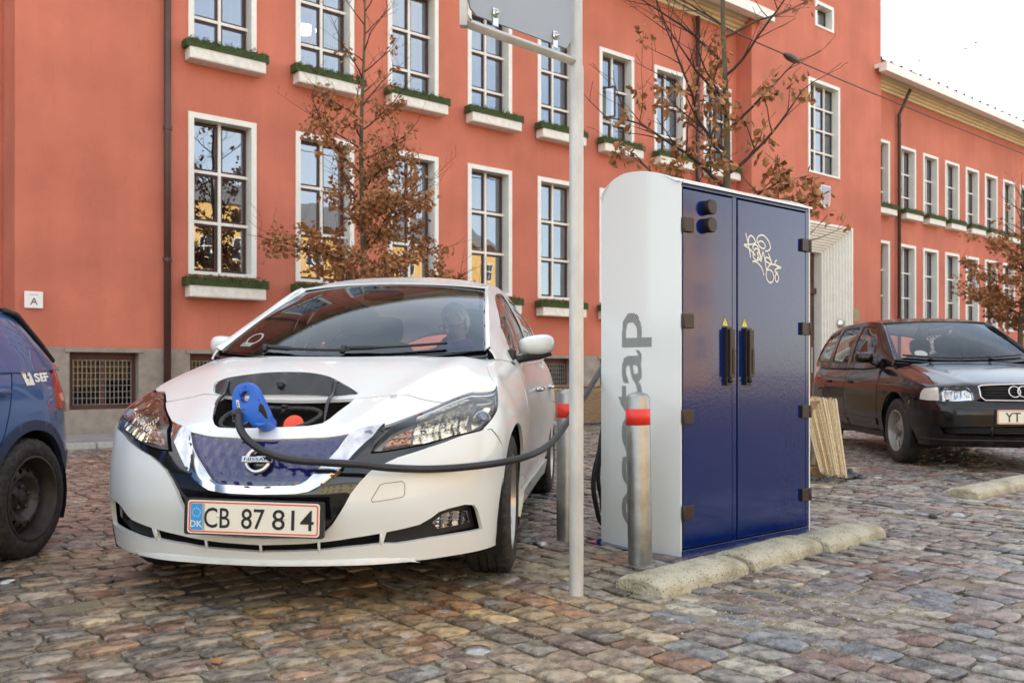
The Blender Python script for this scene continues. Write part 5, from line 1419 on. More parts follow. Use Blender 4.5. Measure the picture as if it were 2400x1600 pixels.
def build_green(car, G, paint, glassm, winlist, outline, trim, wsc, wst, roofz, roof_end, wtrim=.02, parent_mirror=None, pillar_m=None):
    for sg in (1, -1):
        fn = G.R if sg == 1 else G.L
        sd_ = panel('upper_side', paint, car, fn, outline, [w for w in winlist], 0, .012, (.08, .2), .05, ky=.4, flip=(sg == -1))
        for w in winlist:
            cx = sum(p[0] for p in w)/len(w); cy = sum(p[1] for p in w)/len(w)
            inn = [(cx+(x-cx)*(1-wtrim*2), cy+(y-cy)*(1-wtrim*3.5)) for x, y in w]
            g_ = panel('side_window', glassm, car, fn, inn, [], -.008, 0, (.08, .2), .05, ky=.4, flip=(sg == -1))
            panel('window_trim', trim, g_, fn, w, [inn], -.004, .01, None, .05, ky=.4, flip=(sg == -1))
# windscreen between the cowl curve and the roof front
def ws_patch(cowl, top, bul=.05):
    """a in -1..1 across, b in 0..1 up"""
    def f(a, b, d=0):
        p, q_ = Vector(cowl(a)), Vector(top(a)); r_ = p.lerp(q_, b)
        n = (q_-p).cross(Vector((0, 1, 0))); n = Vector((abs(n.x), 0, abs(n.z))).normalized()
        r_ += n*(bul*math.sin(math.pi*b)*(1-a*a*.5)*.5+d)
        return tuple(r_)
    return f
lf_cowl = lambda a: (-.19-.16*abs(a)**2.4, .685*a, .985+.035*a*a)
lf_top = lambda a: (-1.16-.13*abs(a)**2.2, .553*a, 1.437-.022*a*a)
ws = ws_patch(lf_cowl, lf_top, .07)
wsg = panel('windscreen', M_glass, LF, ws, [(-1, 0), (1, 0), (1, 1), (-1, 1)], [], 0, 0, (.06, .06), .04)
fr_out = [(-1.02, -.06), (1.02, -.06), (1.012, 1.01), (-1.012, 1.01)]; fr_in = [(-.93, .07), (-.4, .045), (.4, .045), (.93, .07), (.955, .3), (.955, .93), (.9, .965), (-.9, .965), (-.955, .93), (-.955, .3)]
panel('screen_border', M_gloss, wsg, ws, fr_out, [fr_in], -.003, .012, (.06, .06), .03)
# cowl with wipers
cw = panel('cowl', M_dark, LF, lambda a, b, d=0: ((-.155-.17*abs(a)**2.3)-b*.08, .70*a, .972+.045*a*a-b*.02+d), [(-1, 0), (1, 0), (1, 1), (-1, 1)], [], 0, .0, (.06, .5), .05)
for pts in ([(-.62, .04), (-.30, .03), (.05, .028)], [(.0, .045), (.35, .05), (.74, .065)]):
    bm = bmesh.new(); tube(bm, [ws(a, b, .022) for a, b in smooth_line(pts, 5)], [.012 if i < 4 else .007 for i in range(len(smooth_line(pts, 5)))], 8)
    tube(bm, [ws(pts[0][0]*.98, pts[0][1]-.03, .015), ws(pts[0][0], pts[0][1], .03)], .014, 8)
    from_bm('wiper', bm, M_dark, wsg, smooth=True)
GL = Green([(-.36, .745, .985), (-.6, .795, .975), (-1.5, .815, .985), (-2.3, .82, 1.01), (-2.9, .81, 1.055), (-3.3, .73, 1.07), (-3.55, .60, 1.08)],
           [(-.36, .715, 1.03), (-.8, .655, 1.215), (-1.28, .585, 1.425), (-1.6, .60, 1.452), (-2.2, .595, 1.45), (-2.8, .56, 1.40), (-3.3, .52, 1.29), (-3.55, .50, 1.10)])
w1 = [(.70, .10), (1.59, .07), (1.64, .90), (1.36, .89), (1.15, .84), (.82, .70), (.72, .40)]
w2 = [(1.70, .07), (2.40, .09), (2.62, .5), (2.50, .86), (1.75, .90)]
outl = [(.36, -.1), (.6, -.06), (1.5, -.05), (2.5, -.05), (3.5, -.05), (3.52, 1), (2.8, 1), (2.2, 1), (1.6, 1), (1.28, 1), (.8, 1), (.36, 1)]
M_winglass = M_glassdark
build_green(LF, GL, M_carwhite, M_sideglass, [w1, w2], outl, M_gloss, None, None, None, None)
def roof_fn(G, top, zc):
    def f(a, b, d=0):                   # a across -1..1, b along 0 (front) .. 1
        x0 = top(a)[0]; x = x0+(-3.52-x0)*b
        xr = min(x, -1.28)
        y = G.ry(xr)*a; zr = G.rz(xr) if x < -1.28 else G.rz(-1.28)+(x+1.28)*.0
        z = zr+(zc(x)-zr)*(1-abs(a)**2.6)
        k = max(0, 1-b*14)
        return (x, y+d*0, z*(1-k)+(top(a)[2]+.012)*k+d)
    return f
zc = pchip([-3.6, -3.3, -2.9, -2.4, -1.9, -1.5, -1.15], [1.20, 1.37, 1.45, 1.515, 1.535, 1.515, 1.45])
rfn = roof_fn(GL, lf_top, zc)
panel('roof', M_carwhite, LF, rfn, [(-1, .0), (-1, 1), (1, 1), (1, .0)], [], 0, .012, (.10, .035), .06, ky=1.0, flip=True)
for sg in (1, -1):                       # white pillars beside the screen
    vs_, fs_ = [], []
    for i in range(13):
        b = i/12; p = Vector(ws(sg*1.008, b, .002)); x = -.36-(1.28-.36)*b; q_ = Vector(GL.at(x, 1.0, 0)); q_.y *= sg
        m_ = (p+q_)/2+Vector((.010, sg*.012, .014)); vs_ += [p, m_, q_]
    for i in range(12):
        for j in range(2):
            f = (i*3+j, i*3+j+1, i*3+j+4, i*3+j+3); fs_.append(f if sg == 1 else f[::-1])
    me = bpy.data.meshes.new('pillar'); me.from_pydata([tuple(v) for v in vs_], [], fs_); me.shade_smooth(); mesh_obj('pillar', me, LF, M_carwhite)
bm = bmesh.new()
v = [bm.verts.new(p) for p in ((-3.52, .50, 1.2), (-3.52, -.50, 1.2), (-3.60, -.58, 1.07), (-3.60, .58, 1.07))]; bm.faces.new(v)
from_bm('rear_window', bm, M_glass, LF)
# mirrors
for sg in (1, -1):
    mr = thing('door_mirror', None, None); mr.parent = LF
    bm = bmesh.new(); bmesh.ops.create_uvsphere(bm, u_segments=32, v_segments=18, radius=1)
    for v_ in bm.verts:
        x, y, z = v_.co
        q3 = lambda t, e: math.copysign(abs(t)**e, t)
        y2 = q3(y, .72); z2 = q3(z, .72)
        z2 *= .86+.14*y2 if z2 > 0 else 1.0-.12*y2
        v_.co = Vector((-.915+.085*q3(x, .8)-.02*y2, sg*(.903+.100*y2), 1.066+.062*z2+.004*y2))
    mh = from_bm('mirror_cap', bm, M_carwhite, mr, smooth=True)
    if sg == -1: mh.data.flip_normals()
    bm = bmesh.new(); tube(bm, [(-.76, sg*.79, .975), (-.83, sg*.84, .987), (-.905, sg*.92, .998), (-.925, sg*.985, 1.012)], [.022, .022, .018, .010], 10); box(bm, -.80, -.62, *sorted((sg*.775, sg*.80)), .955, 1.03)
    from_bm('mirror_foot', bm, M_dark, mr)
    bm = bmesh.new(); lathe(bm, [(0, 0), (.05, 0)], 24, Matrix.Translation((-1.003, sg*.90, 1.066)) @ Matrix.Rotation(R(-90), 4, 'Y') @ Matrix.Diagonal((1, 1.7, 1, 1))); from_bm('mirror_glass', bm, M_chrome, mr)
# aerial
# inspection stickers on the screen
for (a, b, r_, m_) in ((-.83, .17, .035, M_papery),):
    P0 = [ws(a+r_*1.3*math.cos(t)/.68, b+r_*2*math.sin(t), -.004) for t in [2*math.pi*k/24 for k in range(24)]]
    P1 = [ws(a+r_*1.0*math.cos(t)/.68, b+r_*1.6*math.sin(t), -.004) for t in [2*math.pi*k/24 for k in range(24)]]
    me = bpy.data.meshes.new('round_sticker'); me.from_pydata(P0+P1, [], [(k, (k+1) % 24, 24+(k+1) % 24, 24+k) for k in range(24)]); mesh_obj('round_sticker', me, LF, m_)
me = bpy.data.meshes.new('green_sticker'); me.from_pydata([ws(-.90, .08, -.004), ws(-.80, .08, -.004), ws(-.80, .125, -.004), ws(-.90, .125, -.004)], [], [(0, 1, 2, 3)]); mesh_obj('green_sticker', me, LF, mat('pale green sticker', (.35, .62, .50), .5))
# ---- charging bay: well, rubber seal, orange cap, flap on hinges
M_duct = mat('charcoal duct plastic', (.022, .022, .024), .35, coat=.2)
well = panel('charge_well', M_duct, LF, F_, [(a*.97-.002, b) for a, b in port], [], -.10, -.07, (.03, .04), .03, offfn=lambda a, b: .012*mnoise.noise(Vector((a*14, b*10, 2))))
wl_ = panel('well_wall', M_duct, well, F_, port, [], -.012, .10, None, .03)
bmh = bmesh.new(); bmh.from_mesh(wl_.data); bmesh.ops.delete(bmh, geom=[f for f in bmh.faces if len(f.verts) == 3], context='FACES_ONLY'); bmh.to_mesh(wl_.data); bmh.free()
sl_ = smooth_line([(-.10, 1.54), (.06, 1.54), (.13, 1.50), (.14, 1.44), (.10, 1.36), (.03, 1.31), (-.12, 1.30), (-.25, 1.30), (-.30, 1.36), (-.30, 1.46), (-.22, 1.54), (-.10, 1.54)], 5)
bm = bmesh.new(); tube(bm, [F_(a, b, -.030) for a, b in sl_], .010, 8, caps=False); from_bm('rubber_seal', bm, M_rubber, well, smooth=True)
bm = bmesh.new(); cp = Vector(F_(.035, 1.40, -.045)); nd = Vector((.90, 0, .42)).normalized(); Mq = Matrix.Translation(cp) @ nd.to_track_quat('Z', 'Y').to_matrix().to_4x4() @ Matrix.Diagonal((1, 1, 1, 1))
lathe(bm, [(.034, -.02), (.042, -.01), (.043, 0), (.040, .004), (0, .006)], 28, Mq); oc = from_bm('orange_cap', bm, mat('orange cap plastic', (.90, .085, .03), .4), well, smooth=True, sharp=50)
bm = bmesh.new(); cp2 = Vector(F_(-.05, 1.47, -.035)); tube(bm, [cp2, cp2+Vector((.0, .012, .035))], .009, 6); lathe(bm, [(0, .008), (.014, .008), (.014, -.004), (0, -.004)], 6, Matrix.Translation(cp2+Vector((0, .012, .038)))); from_bm('latch_bolt', bm, M_dark, well)
# flap: hinged at the bonnet edge, standing up
fb, ft = [], []
flp = [(-.345, 0), (-.36, .55), (-.335, .72), (-.25, .86), (-.10, .97), (.03, 1.0), (.13, .98), (.20, .88), (.24, .76), (.33, .36), (.385, 0)]
def flf(y, w, d=0): return (.425-.05*w-.035*(y/.3)**2+d*.85, y*.92-.085, .815+.100*w-.010*(y/.3)**2+.016*math.sin(min(1, w)*1.5)*0+d*.3)
fo = panel('charge_flap', M_carwhite, LF, lambda a, b, d=0: flf(a, b, -.012+d*.5), [(y, w) for y, w in flp], [], 0, 0, (.05, .2), .04, ky=.1, flip=True)
panel('flap_inside', M_duct, fo, lambda a, b, d=0: flf(a, b, d), [(y*.97, .03+w*.93) for y, w in flp], [], 0, .010, (.03, .12), .03, ky=.1, offfn=lambda a, b: .008*math.sin(a*40)*(b > .2)*(b < .8))
bm = bmesh.new(); tube(bm, [flf(y, w, -.006) for y, w in smooth_line(flp, 4)], .005, 6); from_bm('flap_rim', bm, M_carwhite, fo, smooth=True)
for y_ in (-.27, .25):
    bm = bmesh.new(); tube(bm, smooth_line([flf(y_, .62, .012), flf(y_, .05, .02), (.46, y_*.92-.085, .80), (.50, y_*.92-.085, .765), (.54, y_*.92-.085, .69)], 4), [.008]*17, 6); yy_ = flf(y_, .3)[1]
    from_bm('flap_hinge', bm, M_gloss, fo)
bm = bmesh.new(); a_ = flf(.0, .42, .010); tube(bm, [a_, (a_[0]+.012, a_[1], a_[2]-.018)], [.018, .008], 8); from_bm('latch_striker', bm, M_dark, fo)

# ---- inside
M_trim_in = mat('grey cabin cloth', (.07, .07, .075), .85)
def rbox(bm, c, s, e=.5, M=None):
    g = bmesh.ops.create_uvsphere(bm, u_segments=20, v_segments=12, radius=1)['verts']
    for v_ in g:
        q_ = Vector([math.copysign(abs(t)**e, t) for t in v_.co]); v_.co = Vector((c[0]+q_.x*s[0], c[1]+q_.y*s[1], c[2]+q_.z*s[2]))
        if M: v_.co = M @ v_.co
def cabin(car, dash_x, dash_z, seats, wheel_y, w=.66):
    bm = bmesh.new(); rbox(bm, (dash_x-.12, 0, dash_z-.14), (.26, w, .13), .4); from_bm('dashboard', bm, M_trim_in, car, smooth=True)
    for (x, y) in seats:
        t = thing('seat', None, None); t.parent = car
        bm = bmesh.new(); rbox(bm, (x+.20, y, .52), (.26, .24, .09), .5); from_bm('seat_cushion', bm, M_trim_in, t, smooth=True)
        bm = bmesh.new(); rbox(bm, (0, 0, .29), (.075, .235, .32), .5, Matrix.Translation((x-.05, y, .55)) @ Matrix.Rotation(R(-14), 4, 'Y')); from_bm('seat_back', bm, M_trim_in, t, smooth=True)
        bm = bmesh.new(); rbox(bm, (0, 0, .70), (.055, .125, .095), .5, Matrix.Translation((x-.05, y, .55)) @ Matrix.Rotation(R(-12), 4, 'Y')); from_bm('headrest', bm, M_trim_in, t, smooth=True)
    bm = bmesh.new(); Mw = Matrix.Translation((dash_x-.50, wheel_y, dash_z-.10)) @ Matrix.Rotation(R(-66), 4, 'Y')
    pts = [Mw @ Vector((.185*math.cos(t), .185*math.sin(t), 0)) for t in [2*math.pi*k/28 for k in range(29)]]; tube(bm, pts, .016, 8, caps=False)
    for a in (90, 270, 0): tube(bm, [Mw @ Vector((0, 0, -.02)), Mw @ Vector((.18*math.cos(R(a)), .18*math.sin(R(a)), 0))], .016, 6)
    rbox(bm, (0, 0, -.02), (.07, .07, .03), .6, Mw); from_bm('steering_wheel', bm, M_dark, car, smooth=True)
    bm = bmesh.new(); box(bm, seats[-1][0]-.35, dash_x+.1, -.72, .72, .27, .33); box(bm, seats[-1][0]-.40, seats[-1][0]-.32, -.68, .68, .3, .97); from_bm('cabin_floor', bm, M_black, car)
cabin(LF, -.42, .96, [(-1.62, .37), (-1.62, -.37), (-2.42, .38), (-2.42, -.38)], .37)
bm = bmesh.new(); rbox(bm, (-1.02, 0, 1.36), (.02, .12, .035), .5); from_bm('rear_view_mirror', bm, M_dark, LF, smooth=True)
# ---------------------------------------------------------------- the driver
PD = thing('person', 'person with grey hair, glasses and purple scarf at the wheel of the white car', 'person', LF.matrix_basis @ Vector((-1.52, .345, 0)), LF.rotation_euler.z)
M_skin = mat('skin', (.66, .43, .34), .55, var=.10, vscale=18)
M_hair = mat('grey hair', (.74, .73, .69), .7, var=.25, vscale=40, stretch=(1, 1, .2), bump=.5, bscale=60)
M_coat = mat('dark coat', (.018, .018, .024), .9)
M_scarf = mat('purple scarf', (.16, .03, .20), .9)
# head: x forward, y left, z up, turned down and to its right
Mh = Matrix.Translation((.03, 0, 1.215)) @ Matrix.Rotation(R(-24), 4, 'Z') @ Matrix.Rotation(R(20), 4, 'Y')
def head_shape(v):
    x, y, z = v
    X, Yy, Z = .098*x, .076*y, .122*z
    if z < 0:
        k = 1+z*.28; Yy *= k; X *= (1+z*.10 if x > 0 else 1+z*.42)
    # face planes
    if x > .5: X -= .010*(1-abs(y))*max(0, .35-abs(z-.15))
    g = lambda cy, cz, sy, sz: math.exp(-((y-cy)/sy)**2-((z-cz)/sz)**2)
    if x > 0:
        X += .030*g(0, -.14, .13, .13)+.018*g(0, .02, .10, .16)                  # nose
        X += .010*(g(.36, .20, .30, .09)+g(-.36, .20, .30, .09))                 # brows
        X -= .012*(g(.40, .04, .20, .11)+g(-.40, .04, .20, .11))                 # sockets
        X += .008*g(0, -.45, .30, .07)-.006*g(0, -.50, .26, .025)                 # mouth
        X += .014*g(0, -.80, .26, .14)                                            # chin
        X += .006*(g(.52, -.18, .2, .2)+g(-.52, -.18, .2, .2))                    # cheeks
    return Vector((X, Yy, Z))
bm = bmesh.new(); bmesh.ops.create_uvsphere(bm, u_segments=72, v_segments=48, radius=1)
for v_ in bm.verts: v_.co = Mh @ head_shape(v_.co)
# neck and shoulders grow out of the same surface: one continuous body
me = bpy.data.meshes.new('body'); bm.to_mesh(me); bm.free()
bm = bmesh.new(); bm.from_mesh(me)
tube(bm, [(-.05, 0, .62), (-.06, 0, .80), (-.055, 0, .98), (-.03, 0, 1.06), (-.005, 0, 1.12), (.01, 0, 1.16)], [.15, .17, .16, .065, .058, .055], 24)
for sg in (1, -1): tube(bm, smooth_line([(-.05, sg*.10, 1.0), (-.05, sg*.19, .965), (.0, sg*.23, .82), (.12, sg*.22, .74), (.30, sg*.17, .80), (.36, sg*.15, .83)], 4), [.07, .07, .068, .066, .064, .06, .058, .056, .052, .05, .048, .046, .044, .042, .04, .038, .034, .034, .032, .03, .03], 14)
bm.to_mesh(me); bm.free()
body_ = mesh_obj('body', me, PD, M_skin); rm = body_.modifiers.new('blend', 'REMESH'); rm.mode = 'VOXEL'; rm.voxel_size = .0045; rm.use_smooth_shade = True
# coat over torso and arms
bm = bmesh.new()
tube(bm, [(-.05, 0, .60), (-.06, 0, .80), (-.055, 0, .96), (-.045, 0, 1.03), (-.035, 0, 1.075)], [.18, .195, .185, .105, .085], 28)
for sg in (1, -1): tube(bm, smooth_line([(-.05, sg*.08, 1.0), (-.05, sg*.19, .97), (.0, sg*.235, .82), (.12, sg*.225, .74), (.27, sg*.18, .79)], 4), .078, 16)
ct = from_bm('coat', bm, M_coat, PD, smooth=True); rm = ct.modifiers.new('blend', 'REMESH'); rm.mode = 'VOXEL'; rm.voxel_size = .011; rm.use_smooth_shade = True; sm_ = ct.modifiers.new('soft', 'SMOOTH'); sm_.iterations = 4
bm = bmesh.new(); tube(bm, [(-.03+.075*math.cos(t), .082*math.sin(t), 1.085+.02*math.sin(t*2)-.02*math.cos(t)) for t in [2*math.pi*k/20 for k in range(21)]], .030, 12); tube(bm, [(.05, -.02, 1.07), (.09, -.03, .98), (.10, -.03, .88)], [.03, .035, .03], 10)
from_bm('scarf', bm, M_scarf, PD, smooth=True)
# hair: a cap over crown, sides and nape, swept to one side
bm = bmesh.new(); bmesh.ops.create_uvsphere(bm, u_segments=64, v_segments=40, radius=1)
for v_ in bm.verts:
    x, y, z = v_.co
    p = head_shape(v_.co)
    k = 1.10+.035*mnoise.noise(Vector((x*3, y*8+z*3, z*2)))+.06*max(0, z)*max(0, x+.3)
    v_.co = Vector((p.x*k-.004, p.y*k, p.z*k+.004))
kill = [v_ for v_ in bm.verts if False]
bm.verts.ensure_lookup_table()
bmesh.ops.delete(bm, geom=[v_ for v_ in bm.verts if (v_.co.x > .045 and v_.co.z < .068+.012*math.sin(v_.co.y*40)) or (v_.co.x > -.01 and v_.co.z < .035) or v_.co.z < -.075], context='VERTS')
for v_ in bm.verts: v_.co = Mh @ v_.co
from_bm('hair', bm, M_hair, PD, smooth=True)
for sg in (1, -1):
    bm = bmesh.new(); rbox(bm, (0, 0, 0), (.018, .009, .032), .8, Mh @ Matrix.Translation((-.004, sg*.079, -.005)) @ Matrix.Rotation(R(sg*18), 4, 'Z')); from_bm('ear', bm, M_skin, PD, smooth=True)
M_eyew = mat('eye white', (.7, .68, .64), .3)
for sg in (1, -1):
    bm = bmesh.new(); rbox(bm, (0, 0, 0), (.012, .013, .009), 1, Mh @ Matrix.Translation((.079, sg*.030, .006))); from_bm('eye', bm, M_eyew, PD, smooth=True)
    bm = bmesh.new(); rbox(bm, (0, 0, 0), (.004, .024, .004), .8, Mh @ Matrix.Translation((.096, sg*.032, .030)) @ Matrix.Rotation(R(sg*6), 4, 'X')); from_bm('eyebrow', bm, M_hair, PD, smooth=True)
gl_ = bmesh.new()
for sg in (1, -1):
    tube(gl_, [Mh @ Vector((.106-.010*abs(math.cos(t))*.5, sg*.032+.026*math.cos(t), .003+.018*math.copysign(abs(math.sin(t))**.7, math.sin(t)))) for t in [2*math.pi*k/22 for k in range(23)]], .0017, 6, caps=False)
    tube(gl_, [Mh @ Vector(p) for p in ((.100, sg*.058, .010), (.05, sg*.080, .012), (-.02, sg*.083, .008))], .0022, 6)
tube(gl_, [Mh @ Vector(p) for p in ((.108, -.008, .008), (.112, 0, .010), (.108, .008, .008))], .0018, 6)
from_bm('glasses', gl_, M_dark, PD, smooth=True)
# ---------------------------------------------------------------- black estate car
M_blackpaint = mat('black aubergine paint', (.006, .004, .005), .15, spec=.35, coat=.3, coat_rough=.02)
AD = thing('black_estate_car', 'dark glossy estate car with silver wheels parked at the right edge, plate beginning YT 35', 'car', (4.69, 8.85, .0), -(math.pi/2+.06))
AS = estate_shell()
_t2 = [AS.edge(AS.L*i/500) for i in range(501)]
def _fe2(s):
    t = min(max(s/AS.L*500, 0), 499.999); i = int(t); return _t2[i]+(_t2[i+1]-_t2[i])*(t-i)
AS.edge = _fe2
A_ = AS.off
AH = lambda x, z: sh_of(AS, x, z)
a_lamp = [(.475, .81), (.49, .955), (.535, 1.045), (.80, 1.112), (.785, .828)]
a_ind = [(.795, .828), (.812, 1.115), (.965, 1.040), (1.005, .94), (1.02, .818)]
a_gr = [(0, 1.150), (.39, 1.098), (.425, 1.06), (.415, .87), (.375, .805), (0, .80)]
ACX = -.06
a_arch = arc(ACX, .345, .372, 45, -15, 8)
a_bump = [(0, .775), (.375, .775), (.46, .795), (.78, .815), (1.03, .803), (1.16, .78)] + [AH(*p) for p in a_arch] + [(AH(.28, .24)[0], 0), (0, 0)]
low_a = [(0, .371), (.774, .352), (.741, .235), (.60, .205), (0, .19)]
fbp = panel('front_bumper', M_blackpaint, AD, A_, both(a_bump), [both(low_a)], .004, .02, (.06, .07), .03, ky=.5)
a_hood = [(0, 1.185), (.41, 1.130), (.45, 1.085), (.462, 1.03), (.455, .86), (.465, .815), (.482, .955), (.527, 1.055), (.80, 1.125), (.84, 1.215), (.765, 1.549), (.762, 2.02), (.76, 2.25), (0, 2.25)]
a_hood = [(0, 1.185), (.41, 1.132), (.447, 1.085), (.455, 1.05), (.527, 1.058), (.80, 1.125), (.84, 1.215), (.765, 1.549), (.762, 2.02), (.76, 2.25), (0, 2.25)]
panel('bonnet', M_blackpaint, AD, A_, both(a_hood), [], 0, .014, (.05, .06), .03)
fp = [(0, .785), (.372, .785), (.455, .805), (.466, .815), (.480, .955), (.520, 1.045), (.455, 1.042), (.447, 1.075), (.41, 1.122), (0, 1.175)]
fpp = panel('front_panel', M_blackpaint, AD, A_, both(fp), [both(a_gr)], 0, .02, (.05, .06), .03)
gr = panel('grille', M_black, AD, A_, both(a_gr), [], -.035, .0, (.06, .08), .04)
for k in range(6):
    h_ = .84+.052*k; bm = bmesh.new(); tube(bm, [A_(s_, h_, -.014) for s_ in [-.39+.078*i for i in range(11)]], .0045, 6); from_bm('grille_slat', bm, M_dark, gr, smooth=True)
pth = both(a_gr); pth = densify(pth+[], .04)
bm = bmesh.new(); tube(bm, [A_(a, b, .004) for a, b in pth+[pth[0]]], .0085, 8, caps=False); from_bm('grille_frame', bm, M_chrome, gr, smooth=True)
for k, s_ in enumerate((-.115, -.038, .038, .115)):
    c = Vector(A_(s_, .95, .006)); nn = Vector(AS.normal(s_, .95)); Mq = Matrix.Translation(c) @ frameM((0, 0, 0), (0, 1, 0), nn.cross(Vector((0, 1, 0))))
    bm = bmesh.new(); tube(bm, [Mq @ Vector((.050*math.cos(t), .050*math.sin(t), .004+.004*(k % 2))) for t in [2*math.pi*i/32 for i in range(33)]], .0065, 8, caps=False); from_bm('badge_ring', bm, M_chrome, gr, smooth=True)
lg = panel('lower_intake', M_black, AD, A_, both([(a*1.02, b) for a, b in low_a]), [], -.05, 0, (.07, .08), .05)
for h_ in (.235, .275, .315):
    bm = bmesh.new(); tube(bm, [A_(s_, h_, -.022) for s_ in [-.72+.12*i for i in range(13)]], .007, 6); from_bm('intake_slat', bm, M_dark, lg, smooth=True)
for s_ in (-.33, .33): bm = bmesh.new(); tube(bm, [A_(s_, .19, -.016), A_(s_, .37, -.016)], .012, 6); from_bm('intake_post', bm, M_dark, lg, smooth=True)
bm = bmesh.new(); tube(bm, [A_(s_, .125, .004) for s_ in [-1.08+.12*i for i in range(19)]], .010, 6); from_bm('bumper_lip', bm, M_dark, AD, smooth=True)
liner(AS, 'inner_liner', AD, -1.0, 1.0, [.04, .3, .6, .93], -.08)
for sg in (1, -1):
    T = (lambda p: p) if sg == 1 else mir
    wing = [(.845, 1.222), (.815, 1.13), (.975, 1.05), (1.015, .945), (1.035, .82), (1.165, .795)] + [AH(*p) for p in arc(ACX, .345, .372, 42, 200, 24)] + [AH(-.44, .30), AH(-.555, .30), AH(-.555, .6), (AH(-.555, .6)[0], 1.03), (AH(-.48, .6)[0], 1.2), (1.6, 1.5), (1.3, 2.25), (.772, 2.25), (.774, 2.02), (.777, 1.549)]
    panel('front_wing', M_blackpaint, AD, A_, T(wing), [], 0, .014, (.06, .08), .035, ky=.6)
    X_ = lambda x, h: (AH(x, .6)[0], h)
    da = panel('front_door', M_blackpaint, AD, A_, T([AH(-.567, .30), AH(-1.60, .30), AH(-1.66, .60), X_(-1.70, 1.2), X_(-.72, 1.2), X_(-.58, 1.05), AH(-.567, .6)]), [], 0, .014, (.08, .09), .05, ky=.6)
    db = panel('rear_door', M_blackpaint, AD, A_, T([AH(-1.612, .30), AH(-2.22, .30)] + [AH(*p) for p in arc(-2.62, .345, .385, 178, 130, 6)] + [AH(-2.45, .72), X_(-2.5, 1.2), X_(-1.71, 1.2), AH(-1.672, .6)]), [], 0, .014, (.08, .09), .05, ky=.6)
    panel('rear_quarter', M_blackpaint, AD, A_, T([AH(-2.462, .725)] + [AH(*p) for p in arc(-2.62, .345, .372, 115, 0, 14)] + [AH(-2.98, .25), (AS.L-.001, .02), (AS.L-.001, 1.2), X_(-2.51, 1.2)]), [], 0, .014, (.08, .09), .05, ky=.6)
    panel('sill', M_dark, AD, A_, T([AH(-.42, .232), AH(-2.25, .232), AH(-2.22, .293), AH(-.43, .293)]), [], .004, .03, (.1, .1), .06)
    panel('side_moulding', M_blackpaint, da, A_, T([AH(-.58, .355), AH(-1.60, .355), AH(-1.60, .425), AH(-.58, .425)]), [], .012, .014, (.1, .2), .08)
    panel('side_moulding', M_blackpaint, db, A_, T([AH(-1.62, .355), AH(-2.22, .355), AH(-2.235, .425), AH(-1.62, .425)]), [], .012, .014, (.1, .2), .08)
    for x_, par in ((-1.50, da), (-2.33, db)):
        p = A_(sg*AH(x_, .80)[0], AH(x_, .80)[1], .02); bm = bmesh.new(); tube(bm, [(p[0]+.09, p[1]-sg*.02, p[2]), (p[0]+.06, p[1], p[2]), (p[0]-.06, p[1], p[2]), (p[0]-.09, p[1]-sg*.02, p[2])], .014, 8); from_bm('door_handle', bm, M_blackpaint, par, smooth=True)
    hl = panel('headlamp', M_satin, AD, A_, T(a_lamp), [], -.05, .0, (.04, .05), .03)
    panel('reflector', M_chrome, hl, A_, T([(.50, .85), (.51, .95), (.545, 1.02), (.77, 1.07), (.765, .85)]), [], -.03, .015, (.015, .02), .02, offfn=lambda a, b: -.02*math.exp(-((abs(a)-.63)/.07)**2-((b-.95)/.09)**2)+.003*math.sin(a*160), smooth=False)
    panel('lamp_cover', M_lens, hl, A_, T(a_lamp), [], .002, .02, (.05, .06), .03)
    il = panel('indicator', mat('pale indicator glass', (.62, .58, .54), .15, coat=1, var=.06, vscale=30) if 'pale indicator glass' not in MATS else MATS['pale indicator glass'], AD, A_, T(a_ind), [], .002, .02, (.04, .05), .03)
for cx in (ACX, -2.62):
    for sg in (1, -1):
        bm = bmesh.new(); pr = arc(cx, .345, .385, 205, -25, 20); a = [bm.verts.new((x, sg*.83, z)) for x, z in pr]; b = [bm.verts.new((x, sg*.56, z)) for x, z in pr]
        for i in range(len(pr)-1): bm.faces.new((a[i], a[i+1], b[i+1], b[i]))
        bm.faces.new(b); from_bm('wheel_house', bm, M_black, AD)
M_rimaudi = mat('grey alloy', (.46, .44, .40), .35, metal=.7)
